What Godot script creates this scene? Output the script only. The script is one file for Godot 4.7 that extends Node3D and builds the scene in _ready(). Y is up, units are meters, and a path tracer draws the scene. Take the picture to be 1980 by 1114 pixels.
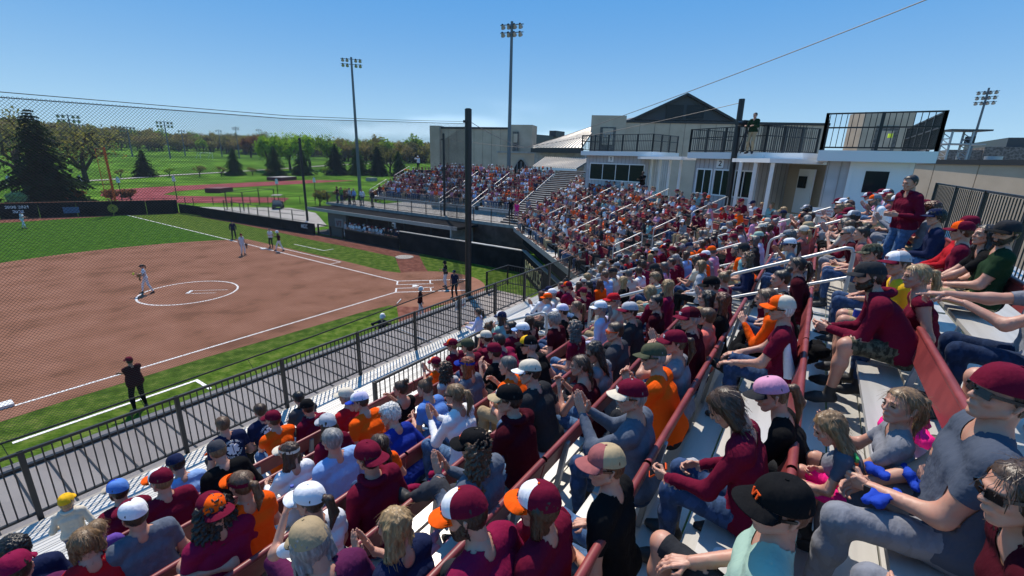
extends Node3D
# A softball ballpark seen from the third-base bleachers. x: along the third-base line (home plate at 0,0,0), -z: along the first-base line.

var rng := RandomNumberGenerator.new()
var M := {}
var fold: FastNoiseLite

# ---------------------------------------------------------------- mesh building
class Geo:
	var v := PackedVector3Array()
	var n := PackedVector3Array()
	var t := PackedInt32Array()
	func quad(a: Vector3, b: Vector3, c: Vector3, d: Vector3, out := Vector3.ZERO) -> void:
		var nn := (c - a).cross(b - a)
		if nn.length_squared() < 1e-14:
			nn = (d - a).cross(c - a)
		nn = nn.normalized()
		var i := v.size()
		if out != Vector3.ZERO and nn.dot(out) < 0.0:
			v.append_array([a, d, c, b])
			nn = -nn
		else:
			v.append_array([a, b, c, d])
		n.append_array([nn, nn, nn, nn])
		t.append_array([i, i + 1, i + 2, i, i + 2, i + 3])
	func tri(a: Vector3, b: Vector3, c: Vector3, out := Vector3.ZERO) -> void:
		var nn := (c - a).cross(b - a).normalized()
		var i := v.size()
		if out != Vector3.ZERO and nn.dot(out) < 0.0:
			v.append_array([a, c, b])
			nn = -nn
		else:
			v.append_array([a, b, c])
		n.append_array([nn, nn, nn])
		t.append_array([i, i + 1, i + 2])
	func brick(c: Vector3, ex: Vector3, ey: Vector3, ez: Vector3) -> void:
		for s in [-1.0, 1.0]:
			quad(c + ez * s - ex - ey, c + ez * s - ex + ey, c + ez * s + ex + ey, c + ez * s + ex - ey, ez * s)
			quad(c + ex * s - ez - ey, c + ex * s - ez + ey, c + ex * s + ez + ey, c + ex * s + ez - ey, ex * s)
			quad(c + ey * s - ex - ez, c + ey * s - ex + ez, c + ey * s + ex + ez, c + ey * s + ex - ez, ey * s)
	func box(a: Vector3, b: Vector3) -> void:
		var h := (b - a) * 0.5
		brick((a + b) * 0.5, Vector3(h.x, 0, 0), Vector3(0, h.y, 0), Vector3(0, 0, h.z))
	func bar(a: Vector3, b: Vector3, w: float, h: float, up := Vector3.UP) -> void:
		var d := b - a
		var s := d.cross(up)
		if s.length_squared() < 1e-9:
			s = d.cross(Vector3.RIGHT)
		s = s.normalized()
		brick((a + b) * 0.5, d * 0.5, s.cross(d).normalized() * h * 0.5, s * w * 0.5)
	func tube(p: PackedVector3Array, r0: float, r1 := -1.0, sides := 8, caps := true) -> void:
		if r1 < 0.0:
			r1 = r0
		var m := p.size()
		var base := v.size()
		var side := Vector3.ZERO
		for i in m:
			var d := (p[mini(i + 1, m - 1)] - p[maxi(i - 1, 0)]).normalized()
			if i == 0:
				side = d.cross(Vector3.UP if absf(d.y) < 0.9 else Vector3.RIGHT).normalized()
			else:
				side = (side - d * side.dot(d)).normalized()
			var up := side.cross(d)
			var r := lerpf(r0, r1, float(i) / maxf(1.0, m - 1))
			for j in sides:
				var a := TAU * j / sides
				var o := side * cos(a) + up * sin(a)
				v.append(p[i] + o * r)
				n.append(o)
		for i in m - 1:
			for j in sides:
				var a := base + i * sides + j
				var b := base + i * sides + (j + 1) % sides
				t.append_array([a, b, b + sides, a, b + sides, a + sides])
		if caps:
			for e in 2:
				var q: Vector3 = p[0] if e == 0 else p[m - 1]
				var dd := (p[0] - p[1]).normalized() if e == 0 else (p[m - 1] - p[m - 2]).normalized()
				var o := base if e == 0 else base + (m - 1) * sides
				var i := v.size()
				v.append(q)
				n.append(dd)
				for j in sides:
					v.append(v[o + j])
					n.append(dd)
				for j in sides:
					t.append_array([i, i + 1 + j, i + 1 + (j + 1) % sides])
	# a grid of points (rows x cols) with smooth normals
	func sheet(p: PackedVector3Array, cols: int) -> void:
		var rows := p.size() / cols
		var b := v.size()
		for i in rows:
			for j in cols:
				var du := p[i * cols + mini(j + 1, cols - 1)] - p[i * cols + maxi(j - 1, 0)]
				var dv := p[mini(i + 1, rows - 1) * cols + j] - p[maxi(i - 1, 0) * cols + j]
				v.append(p[i * cols + j])
				var c := du.cross(dv)
				n.append(c.normalized() if c.length_squared() > 1e-16 else Vector3.UP)
		for i in rows - 1:
			for j in cols - 1:
				var a := b + i * cols + j
				t.append_array([a, a + cols, a + cols + 1, a, a + cols + 1, a + 1])
	func poly(pts: PackedVector2Array, y: float) -> void:
		var ix := Geometry2D.triangulate_polygon(pts)
		if ix.is_empty():
			for i in range(1, pts.size() - 1):
				ix.append_array([0, i, i + 1])
		var b := v.size()
		for q in pts:
			v.append(Vector3(q.x, y, q.y))
			n.append(Vector3.UP)
		for i in range(0, ix.size(), 3):
			var A := pts[ix[i]]
			var B := pts[ix[i + 1]]
			var C := pts[ix[i + 2]]
			if (B - A).cross(C - A) > 0.0:
				t.append_array([b + ix[i], b + ix[i + 1], b + ix[i + 2]])
			else:
				t.append_array([b + ix[i], b + ix[i + 2], b + ix[i + 1]])
	func add(o: Array, x := Transform3D()) -> void:
		var b := v.size()
		v.append_array(x * (o[0] as PackedVector3Array))
		n.append_array(Transform3D(x.basis.orthonormalized(), Vector3.ZERO) * (o[1] as PackedVector3Array))
		var src: PackedInt32Array = o[2]
		var flip := x.basis.determinant() < 0.0
		for i in range(0, src.size(), 3):
			t.append(b + src[i])
			t.append(b + src[i + (2 if flip else 1)])
			t.append(b + src[i + (1 if flip else 2)])
	# winding made to agree with the normals
	func orient() -> void:
		for i in range(0, t.size(), 3):
			var a := t[i]
			var b := t[i + 1]
			var c := t[i + 2]
			if (v[c] - v[a]).cross(v[b] - v[a]).dot(n[a] + n[b] + n[c]) < 0.0:
				t[i + 1] = c
				t[i + 2] = b
	func mesh() -> ArrayMesh:
		var a := []
		a.resize(Mesh.ARRAY_MAX)
		a[Mesh.ARRAY_VERTEX] = v
		a[Mesh.ARRAY_NORMAL] = n
		a[Mesh.ARRAY_INDEX] = t
		var m := ArrayMesh.new()
		if t.size() > 0:
			m.add_surface_from_arrays(Mesh.PRIMITIVE_TRIANGLES, a)
		return m

func as_mesh(a: Array) -> ArrayMesh:
	var g := Geo.new()
	g.v = a[0]
	g.n = a[1]
	g.t = a[2]
	return g.mesh()

func put(called: String, what, mat: Material, parent: Node = self) -> MeshInstance3D:
	var o := MeshInstance3D.new()
	o.name = called
	o.mesh = what.mesh() if what is Geo else what
	o.material_override = mat
	parent.add_child(o, true)
	return o

func tag(o: Node, label: String, category: String, group := "") -> Node:
	o.set_meta("label", label)
	o.set_meta("category", category)
	if group != "":
		o.set_meta("group", group)
	return o

func thing(called: String, label: String, category: String, at := Vector3.ZERO, turn := 0.0, group := "") -> Node3D:
	var o := Node3D.new()
	o.name = called
	add_child(o, true)
	o.position = at
	o.rotation.y = turn
	tag(o, label, category, group)
	return o

func struct(called: String, what, mat: Material) -> MeshInstance3D:
	var o := put(called, what, mat)
	o.set_meta("kind", "structure")
	return o

func stuff(called: String, what, mat: Material, parent: Node) -> MeshInstance3D:
	var o := put(called, what, mat, parent)
	o.set_meta("kind", "stuff")
	return o

# ---------------------------------------------------------------- materials
func lin(r: float, g: float, b: float) -> Color:
	return Color(r, g, b).linear_to_srgb()

func noise(freq: float, oct := 4, sd := 1, kind := FastNoiseLite.TYPE_SIMPLEX_SMOOTH) -> FastNoiseLite:
	var f := FastNoiseLite.new()
	f.seed = sd
	f.noise_type = kind
	f.frequency = freq
	f.fractal_octaves = oct
	return f

func ntex(f: FastNoiseLite, size: int, stops := [], normal := 0.0) -> NoiseTexture2D:
	var x := NoiseTexture2D.new()
	x.width = size
	x.height = size
	x.seamless = true
	x.noise = f
	if normal > 0.0:
		x.as_normal_map = true
		x.bump_strength = normal
	elif stops.size() > 0:
		var g := Gradient.new()
		var off := PackedFloat32Array()
		var col := PackedColorArray()
		for s in stops:
			off.append(s[0])
			col.append(s[1])
		g.offsets = off
		g.colors = col
		x.color_ramp = g
	return x

func plain(c: Color, rough := 0.7, metal := 0.0) -> StandardMaterial3D:
	var m := StandardMaterial3D.new()
	m.albedo_color = c
	m.roughness = rough
	m.metallic = metal
	return m

# colour texture laid over the world, metres per repeat
func worldly(x: Texture2D, metres: float, rough := 0.9) -> StandardMaterial3D:
	var m := StandardMaterial3D.new()
	m.albedo_texture = x
	m.uv1_triplanar = true
	m.uv1_world_triplanar = true
	m.uv1_scale = Vector3.ONE / metres
	m.roughness = rough
	m.metallic_specular = 0.12
	return m

var cloth_normal: NoiseTexture2D
var cloth_cache := {}
const DYES := {
	"maroon": [0.13, 0.006, 0.024], "darkmaroon": [0.05, 0.004, 0.010], "brightmaroon": [0.2, 0.008, 0.045], "red": [0.4, 0.012, 0.02], "orange": [0.85, 0.10, 0.006],
	"coral": [0.7, 0.16, 0.13], "black": [0.008, 0.008, 0.009], "charcoal": [0.025, 0.026, 0.03], "darkgrey": [0.05, 0.052, 0.062], "grey": [0.2, 0.21, 0.24], "lightgrey": [0.4, 0.41, 0.44],
	"white": [0.75, 0.75, 0.78], "lavender": [0.55, 0.52, 0.7], "cream": [0.62, 0.55, 0.44], "tan": [0.42, 0.32, 0.19], "khaki": [0.36, 0.27, 0.16], "beige": [0.5, 0.42, 0.32],
	"navy": [0.012, 0.018, 0.055], "blue": [0.02, 0.06, 0.42], "royal": [0.012, 0.03, 0.24], "lightblue": [0.24, 0.38, 0.66], "skyblue": [0.1, 0.22, 0.55], "denim": [0.07, 0.13, 0.24], "jeans": [0.035, 0.065, 0.14], "darkjeans": [0.014, 0.026, 0.06],
	"teal": [0.2, 0.38, 0.38], "mint": [0.32, 0.46, 0.38], "green": [0.06, 0.3, 0.05], "darkgreen": [0.014, 0.035, 0.016], "yellow": [0.75, 0.42, 0.02], "pink": [0.6, 0.28, 0.42], "hotpink": [0.8, 0.02, 0.22],
	"plum": [0.09, 0.015, 0.06], "camo": [0.06, 0.06, 0.04], "olive": [0.07, 0.075, 0.045], "brown": [0.06, 0.03, 0.015], "dustyrose": [0.3, 0.1, 0.1], "slate": [0.07, 0.085, 0.12], "purple": [0.12, 0.06, 0.3],
	"slategrey": [0.1, 0.12, 0.16],
}
func cloth(c: String) -> StandardMaterial3D:
	if not cloth_cache.has(c):
		var d: Array = DYES[c]
		var m := plain(lin(d[0], d[1], d[2]), 0.9)
		m.normal_enabled = true
		m.normal_texture = cloth_normal
		m.normal_scale = 0.55
		m.uv1_triplanar = true
		m.uv1_scale = Vector3(1.0 / 0.34, 1.0 / 0.55, 1.0 / 0.34)
		m.metallic_specular = 0.2
		m.rim_enabled = true
		m.rim = 0.10
		m.rim_tint = 0.9
		if c in ["jeans", "denim", "darkjeans", "camo", "grey", "slategrey"]:
			var k := 0.55 if c == "camo" else (0.06 if "grey" in c else 0.16)
			var cc := Color(d[0], d[1], d[2])
			var x := ntex(noise(0.03 if c == "camo" else 0.02, 3, 31), 256, [[0.0, (cc * (1.0 - k)).linear_to_srgb()], [0.47, (cc * (1.0 - k)).linear_to_srgb()], [0.53, (cc * (1.0 + k * 1.6)).linear_to_srgb()], [1.0, (cc * (1.0 + k * 1.6)).linear_to_srgb()]])
			m.albedo_color = Color.WHITE
			m.albedo_texture = x
		cloth_cache[c] = m
	return cloth_cache[c]

const SKINS := [[0.50, 0.27, 0.19], [0.42, 0.21, 0.14], [0.35, 0.165, 0.105], [0.20, 0.09, 0.055], [0.08, 0.035, 0.022]]
var skin_cache := {}
func skin(i: int) -> StandardMaterial3D:
	if not skin_cache.has(i):
		var s: Array = SKINS[i]
		var cc := Color(s[0], s[1], s[2])
		var m := plain(Color.WHITE, 0.5)
		m.albedo_texture = ntex(noise(0.03, 4, 7), 128, [[0.2, (cc * Color(1.06, 0.9, 0.88)).linear_to_srgb()], [0.8, (cc * Color(1.0, 1.05, 1.06)).linear_to_srgb()]])
		m.uv1_triplanar = true
		m.uv1_scale = Vector3.ONE / 0.25
		m.subsurf_scatter_enabled = true
		m.subsurf_scatter_strength = 0.08
		skin_cache[i] = m
	return skin_cache[i]

const HAIRS := {"black": [0.008, 0.006, 0.005], "dark": [0.02, 0.012, 0.008], "brown": [0.05, 0.026, 0.013], "lightbrown": [0.11, 0.06, 0.03], "auburn": [0.10, 0.028, 0.010], "red": [0.2, 0.05, 0.012],
	"blond": [0.34, 0.22, 0.10], "darkblond": [0.2, 0.12, 0.055], "grey": [0.26, 0.25, 0.24], "darkgrey": [0.1, 0.095, 0.09], "white": [0.62, 0.61, 0.58]}
var hair_normal: NoiseTexture2D
func hairmat(c: String) -> StandardMaterial3D:
	var key := "hair" + c
	if not cloth_cache.has(key):
		var d: Array = HAIRS[c]
		var cc := Color(d[0], d[1], d[2])
		var m := plain(Color.WHITE, 0.42)
		m.albedo_texture = ntex(noise(0.035, 3, 12), 128, [[0.25, (cc * 0.6).linear_to_srgb()], [0.6, cc.linear_to_srgb()], [0.8, (cc * 1.55).linear_to_srgb()]])
		m.normal_enabled = true
		m.normal_texture = hair_normal
		m.normal_scale = 1.0
		m.uv1_triplanar = true
		m.uv1_scale = Vector3(9, 1.6, 9)
		cloth_cache[key] = m
	return cloth_cache[key]

func make_materials() -> void:
	cloth_normal = ntex(noise(0.018, 4, 3), 256, [], 9.0)
	hair_normal = ntex(noise(0.03, 3, 5), 256, [], 7.0)
	fold = noise(9.0, 2, 17)
	M.alu = plain(Color.WHITE, 0.42, 0.35)
	M.alu.albedo_texture = ntex(noise(0.006, 5, 21), 512, [[0.2, lin(0.50, 0.49, 0.465)], [0.5, lin(0.585, 0.575, 0.55)], [0.8, lin(0.64, 0.63, 0.605)]])
	M.alu.uv1_triplanar = true
	M.alu.uv1_world_triplanar = true
	M.alu.uv1_scale = Vector3(0.12, 1.2, 1.4)
	M.rail = plain(lin(0.46, 0.46, 0.46), 0.42, 0.5)
	M.redback = plain(Color.WHITE, 0.42)
	M.redback.albedo_texture = ntex(noise(0.012, 4, 8), 256, [[0.3, lin(0.17, 0.028, 0.03)], [0.7, lin(0.25, 0.045, 0.045)]])
	M.redback.uv1_triplanar = true
	M.redback.uv1_world_triplanar = true
	M.black = plain(lin(0.012, 0.012, 0.014), 0.4)
	M.pad = worldly(ntex(noise(0.01, 4, 4), 256, [[0.2, lin(0.010, 0.010, 0.011)], [0.8, lin(0.022, 0.022, 0.024)]]), 3.0, 0.75)
	M.rubber = plain(lin(0.02, 0.02, 0.02), 0.8)
	M.white = plain(lin(0.78, 0.78, 0.77), 0.55)
	M.siding = worldly(ntex(noise(0.008, 4, 9), 256, [[0.2, lin(0.43, 0.42, 0.42)], [0.8, lin(0.52, 0.51, 0.51)]]), 3.0, 0.6)
	M.chalk = worldly(ntex(noise(0.06, 4, 13), 256, [[0.25, lin(0.45, 0.38, 0.34)], [0.42, lin(0.82, 0.81, 0.8)], [1.0, lin(0.88, 0.88, 0.87)]]), 1.5, 0.95)
	M.concrete = worldly(ntex(noise(0.01, 6, 10), 512, [[0.2, lin(0.27, 0.25, 0.23)], [0.8, lin(0.40, 0.38, 0.35)]]), 4.0, 0.9)
	M.brownstone = worldly(ntex(noise(0.01, 6, 14), 256, [[0.2, lin(0.09, 0.05, 0.04)], [0.8, lin(0.15, 0.085, 0.07)]]), 3.0, 0.9)
	M.roofpanel = worldly(ntex(noise(0.006, 5, 15), 256, [[0.2, lin(0.30, 0.26, 0.235)], [0.8, lin(0.37, 0.325, 0.295)]]), 5.0, 0.8)
	M.precast = worldly(ntex(noise(0.008, 6, 16), 512, [[0.2, lin(0.44, 0.35, 0.265)], [0.8, lin(0.54, 0.435, 0.335)]]), 9.0, 0.9)
	M.precast2 = plain(lin(0.26, 0.22, 0.175), 0.9)
	M.stone = worldly(ntex(noise(0.03, 4, 18), 256, [[0.3, lin(0.09, 0.085, 0.08)], [0.7, lin(0.2, 0.185, 0.17)]]), 3.0, 0.9)
	M.metalroof = plain(lin(0.52, 0.48, 0.43), 0.42, 0.2)
	M.darkroof = plain(lin(0.02, 0.02, 0.022), 0.5)
	M.darkmetal = plain(lin(0.035, 0.04, 0.045), 0.5)
	M.pole = plain(lin(0.12, 0.14, 0.16), 0.45, 0.3)
	M.galv = plain(lin(0.35, 0.37, 0.4), 0.4, 0.4)
	M.glass = plain(lin(0.015, 0.02, 0.022), 0.08)
	M.glass.metallic_specular = 0.3
	M.lamp = plain(lin(0.5, 0.52, 0.55), 0.2)
	M.orangepole = plain(lin(0.75, 0.1, 0.01), 0.5)
	M.orange = plain(lin(0.8, 0.09, 0.006), 0.6)
	M.maroonpaint = plain(lin(0.12, 0.008, 0.02), 0.6)
	M.gold = plain(lin(0.6, 0.46, 0.22), 0.6)
	M.inkwhite = plain(lin(0.75, 0.75, 0.77), 0.8)
	M.inkred = plain(lin(0.45, 0.02, 0.02), 0.7)
	M.inkgrey = plain(lin(0.3, 0.29, 0.28), 0.8)
	M.shoe = plain(lin(0.02, 0.02, 0.022), 0.6)
	M.shoewhite = plain(lin(0.6, 0.6, 0.6), 0.6)
	M.shade = plain(lin(0.008, 0.008, 0.009), 0.12)
	M.eye = plain(lin(0.03, 0.02, 0.015), 0.25)
	M.leather = plain(lin(0.32, 0.16, 0.045), 0.55)
	M.softball = plain(lin(0.6, 0.75, 0.03), 0.6)
	M.plastic = plain(Color(0.85, 0.92, 0.95, 0.35), 0.08)
	M.plastic.transparency = BaseMaterial3D.TRANSPARENCY_ALPHA
	M.greencap = plain(lin(0.03, 0.32, 0.08), 0.4)
	M.bluecap = plain(lin(0.015, 0.05, 0.35), 0.35)
	# field
	M.grass = worldly(ntex(noise(0.012, 6, 40), 1024, [[0.2, lin(0.028, 0.075, 0.007)], [0.5, lin(0.042, 0.108, 0.010)], [0.8, lin(0.066, 0.14, 0.016)]]), 9.0, 0.95)
	M.grass.heightmap_enabled = true
	M.grass.heightmap_texture = ntex(noise(0.09, 3, 41), 512)
	M.grass.heightmap_scale = 5.0
	M.foulgrass = worldly(ntex(noise(0.012, 6, 42), 1024, [[0.2, lin(0.042, 0.08, 0.010)], [0.5, lin(0.068, 0.12, 0.015)], [0.8, lin(0.115, 0.155, 0.03)]]), 7.0, 0.95)
	M.foulgrass.heightmap_enabled = true
	M.foulgrass.heightmap_texture = M.grass.heightmap_texture
	M.foulgrass.heightmap_scale = 5.0
	M.meadow = worldly(ntex(noise(0.01, 6, 43), 1024, [[0.2, lin(0.075, 0.17, 0.014)], [0.5, lin(0.10, 0.225, 0.018)], [0.8, lin(0.15, 0.26, 0.035)]]), 45.0, 0.95)
	M.meadow.detail_enabled = true
	M.meadow.detail_blend_mode = BaseMaterial3D.BLEND_MODE_MUL
	M.meadow.detail_albedo = ntex(noise(0.006, 3, 44), 512, [[0.3, Color(0.75, 0.78, 0.7)], [0.7, Color(1, 1, 1)]])
	M.dirt = worldly(ntex(noise(0.0045, 6, 45), 1024, [[0.15, lin(0.17, 0.082, 0.052)], [0.35, lin(0.225, 0.108, 0.070)], [0.6, lin(0.245, 0.119, 0.079)], [0.85, lin(0.268, 0.133, 0.09)]]), 13.0, 0.95)
	M.dirt.heightmap_enabled = true
	M.dirt.heightmap_texture = ntex(noise(0.03, 6, 46), 512)
	M.dirt.heightmap_scale = 6.0
	M.dirt.detail_enabled = false
	M.warning = worldly(ntex(noise(0.02, 6, 47), 512, [[0.25, lin(0.13, 0.05, 0.036)], [0.75, lin(0.21, 0.088, 0.064)]]), 6.0, 0.95)
	M.track = worldly(ntex(noise(0.02, 5, 48), 256, [[0.25, lin(0.22, 0.05, 0.055)], [0.75, lin(0.30, 0.085, 0.09)]]), 20.0, 0.9)
	M.path = worldly(ntex(noise(0.02, 5, 49), 256, [[0.25, lin(0.36, 0.33, 0.30)], [0.75, lin(0.46, 0.43, 0.39)]]), 8.0, 0.9)
	M.bark = worldly(ntex(noise(0.03, 4, 50), 256, [[0.3, lin(0.045, 0.035, 0.028)], [0.7, lin(0.09, 0.07, 0.055)]]), 1.5, 0.95)

# ---------------------------------------------------------------- figures: tapered capsules joined by a smooth field and meshed with surface nets
# bone: [from, to, radius, radius, chain, distance along the chain at its start and end]
# chains: 0 torso, 1 neck, 2 right arm, 3 left arm, 4 right leg, 5 left leg, 6 foot
func net(bones: Array, cell: float, h: float) -> Array:
	var lo := Vector3.INF
	var hi := -Vector3.INF
	for b in bones:
		var r: float = maxf(b[2], b[3]) + h + cell
		lo = lo.min((b[0] as Vector3).min(b[1]) - Vector3(r, r, r))
		hi = hi.max((b[0] as Vector3).max(b[1]) + Vector3(r, r, r))
	var nx := int((hi.x - lo.x) / cell) + 2
	var ny := int((hi.y - lo.y) / cell) + 2
	var nz := int((hi.z - lo.z) / cell) + 2
	var nxy := nx * ny
	var total := nxy * nz
	var f := PackedFloat32Array()
	f.resize(total)
	var best := PackedFloat32Array()
	best.resize(total)
	best.fill(9.0)
	var who := PackedByteArray()
	who.resize(total)
	var ih := 1.0 / h
	for bi in bones.size():
		var b: Array = bones[bi]
		var a: Vector3 = b[0]
		var ab: Vector3 = b[1] - b[0]
		var ra: float = b[2]
		var dr: float = b[3] - b[2]
		var l2 := 1.0 / maxf(ab.length_squared(), 1e-9)
		var R := maxf(ra, ra + dr) + h
		var q0 := ((a.min(b[1]) - Vector3(R, R, R) - lo) / cell).floor()
		var q1 := ((a.max(b[1]) + Vector3(R, R, R) - lo) / cell).ceil()
		var x0 := maxi(0, int(q0.x))
		var x1 := mini(nx - 1, int(q1.x))
		for z in range(maxi(0, int(q0.z)), mini(nz - 1, int(q1.z)) + 1):
			for y in range(maxi(0, int(q0.y)), mini(ny - 1, int(q1.y)) + 1):
				var pa := Vector3(lo.x + x0 * cell, lo.y + y * cell, lo.z + z * cell) - a
				var at := z * nxy + y * nx + x0
				for x in range(x0, x1 + 1):
					var t := clampf(pa.dot(ab) * l2, 0.0, 1.0)
					var d := (pa - ab * t).length() - ra - dr * t
					if d < h:
						var g := (h - d) * ih
						f[at] += g * g * g
						if d < best[at]:
							best[at] = d
							who[at] = bi
					pa.x += cell
					at += 1
	var ins := PackedByteArray()
	ins.resize(total)
	for i in total:
		if f[i] > 1.0:
			ins[i] = 1
	var vid := PackedInt32Array()
	vid.resize(total)
	vid.fill(-1)
	var V := PackedVector3Array()
	var N := PackedVector3Array()
	var B := PackedByteArray()
	var W := PackedByteArray()
	var S := PackedFloat32Array()
	var T := PackedInt32Array()
	for z in nz - 1:
		for y in ny - 1:
			var at := z * nxy + y * nx
			for x in nx - 1:
				var i := at + x
				var i1 := i + 1
				var i2 := i + nx
				var i3 := i2 + 1
				var j := i + nxy
				var s := ins[i] + ins[i1] + ins[i2] + ins[i3] + ins[j] + ins[j + 1] + ins[j + nx] + ins[j + nx + 1]
				if s == 0 or s == 8:
					continue
				var c := [f[i], f[i1], f[i2], f[i3], f[j], f[j + 1], f[j + nx], f[j + nx + 1]]
				for q in 8:
					c[q] = minf(c[q], 2.6)
				var sum := Vector3.ZERO
				var cnt := 0
				for e in 12:
					var ea: int = EA[e]
					var eb: int = EB[e]
					var fa: float = c[ea]
					var fb: float = c[eb]
					if (fa > 1.0) != (fb > 1.0):
						var t := (1.0 - fa) / (fb - fa)
						sum += (CORN[ea] as Vector3).lerp(CORN[eb], t)
						cnt += 1
				var loc := sum / cnt
				var gx: float = c[1] + c[3] + c[5] + c[7] - c[0] - c[2] - c[4] - c[6]
				var gy: float = c[2] + c[3] + c[6] + c[7] - c[0] - c[1] - c[4] - c[5]
				var gz: float = c[4] + c[5] + c[6] + c[7] - c[0] - c[1] - c[2] - c[3]
				var p := lo + (Vector3(x, y, z) + loc) * cell
				vid[i] = V.size()
				V.append(p)
				N.append(-Vector3(gx, gy, gz).normalized())
				var w := who[i + (1 if loc.x > 0.5 else 0) + (nx if loc.y > 0.5 else 0) + (nxy if loc.z > 0.5 else 0)]
				var bo: Array = bones[w]
				B.append(bo[4])
				W.append(w)
				var dd: Vector3 = bo[1] - bo[0]
				S.append(lerpf(bo[5], bo[6], clampf((p - bo[0]).dot(dd) / maxf(dd.length_squared(), 1e-9), -0.3, 1.3)))
	for z in range(1, nz - 1):
		for y in range(1, ny - 1):
			var at := z * nxy + y * nx
			for x in range(1, nx - 1):
				var i := at + x
				var here := ins[i]
				if here != ins[i + 1]:
					face(T, vid[i], vid[i - nx], vid[i - nx - nxy], vid[i - nxy], here == 1)
				if here != ins[i + nx]:
					face(T, vid[i], vid[i - nxy], vid[i - 1 - nxy], vid[i - 1], here == 1)
				if here != ins[i + nxy]:
					face(T, vid[i], vid[i - 1], vid[i - 1 - nx], vid[i - nx], here == 1)
	return [V, N, T, B, S, W]

const EA := [0, 2, 4, 6, 0, 1, 4, 5, 0, 1, 2, 3]
const EB := [1, 3, 5, 7, 2, 3, 6, 7, 4, 5, 6, 7]
const CORN := [Vector3(0, 0, 0), Vector3(1, 0, 0), Vector3(0, 1, 0), Vector3(1, 1, 0), Vector3(0, 0, 1), Vector3(1, 0, 1), Vector3(0, 1, 1), Vector3(1, 1, 1)]

func face(T: PackedInt32Array, a: int, b: int, c: int, d: int, flip: bool) -> void:
	if a < 0 or b < 0 or c < 0 or d < 0:
		return
	if flip:
		T.append_array([a, c, b, a, d, c])
	else:
		T.append_array([a, b, c, a, c, d])

# the part of a surface where its scalar is positive, pushed outwards by the thickness of the cloth
func wear(src: Array, val: PackedFloat32Array, thick: float, crease: float) -> Array:
	var V: PackedVector3Array = src[0]
	var N: PackedVector3Array = src[1]
	var T: PackedInt32Array = src[2]
	var oV := PackedVector3Array()
	var oN := PackedVector3Array()
	var oT := PackedInt32Array()
	var map := PackedInt32Array()
	map.resize(V.size())
	map.fill(-1)
	var cut := {}
	for i in range(0, T.size(), 3):
		var k := [T[i], T[i + 1], T[i + 2]]
		var pos := int(val[k[0]] > 0.0) + int(val[k[1]] > 0.0) + int(val[k[2]] > 0.0)
		if pos == 0:
			continue
		var ring := PackedInt32Array()
		for e in 3:
			var a: int = k[e]
			var b: int = k[(e + 1) % 3]
			if val[a] > 0.0:
				if map[a] < 0:
					map[a] = oV.size()
					oV.append(V[a] + N[a] * (thick * lerpf(0.45, 1.0, smoothstep(0.0, 0.05, val[a])) + crease * fold.get_noise_3dv(V[a]) * smoothstep(0.0, 0.04, val[a])))
					oN.append(N[a])
				ring.append(map[a])
			if (val[a] > 0.0) != (val[b] > 0.0):
				var key := mini(a, b) * 1000003 + maxi(a, b)
				if not cut.has(key):
					var t := val[a] / (val[a] - val[b])
					cut[key] = oV.size()
					var nn := N[a].lerp(N[b], t).normalized()
					oV.append(V[a].lerp(V[b], t) + nn * thick * 0.4)
					oN.append(nn)
				ring.append(cut[key])
		for e in range(1, ring.size() - 1):
			oT.append_array([ring[0], ring[e], ring[e + 1]])
	return [oV, oN, oT]

# two-bone reach
func reach(s: Vector3, target: Vector3, l1: float, l2: float, pole: Vector3) -> Array:
	var d := target - s
	var L := clampf(d.length(), 0.08, (l1 + l2) * 0.995)
	d = d.normalized()
	var c := clampf((l1 * l1 + L * L - l2 * l2) / (2.0 * l1 * L), -1.0, 1.0)
	var pp := (pole - d * pole.dot(d)).normalized()
	return [s + d * (c * l1) + pp * (sqrt(1.0 - c * c) * l1), s + d * L]

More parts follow.
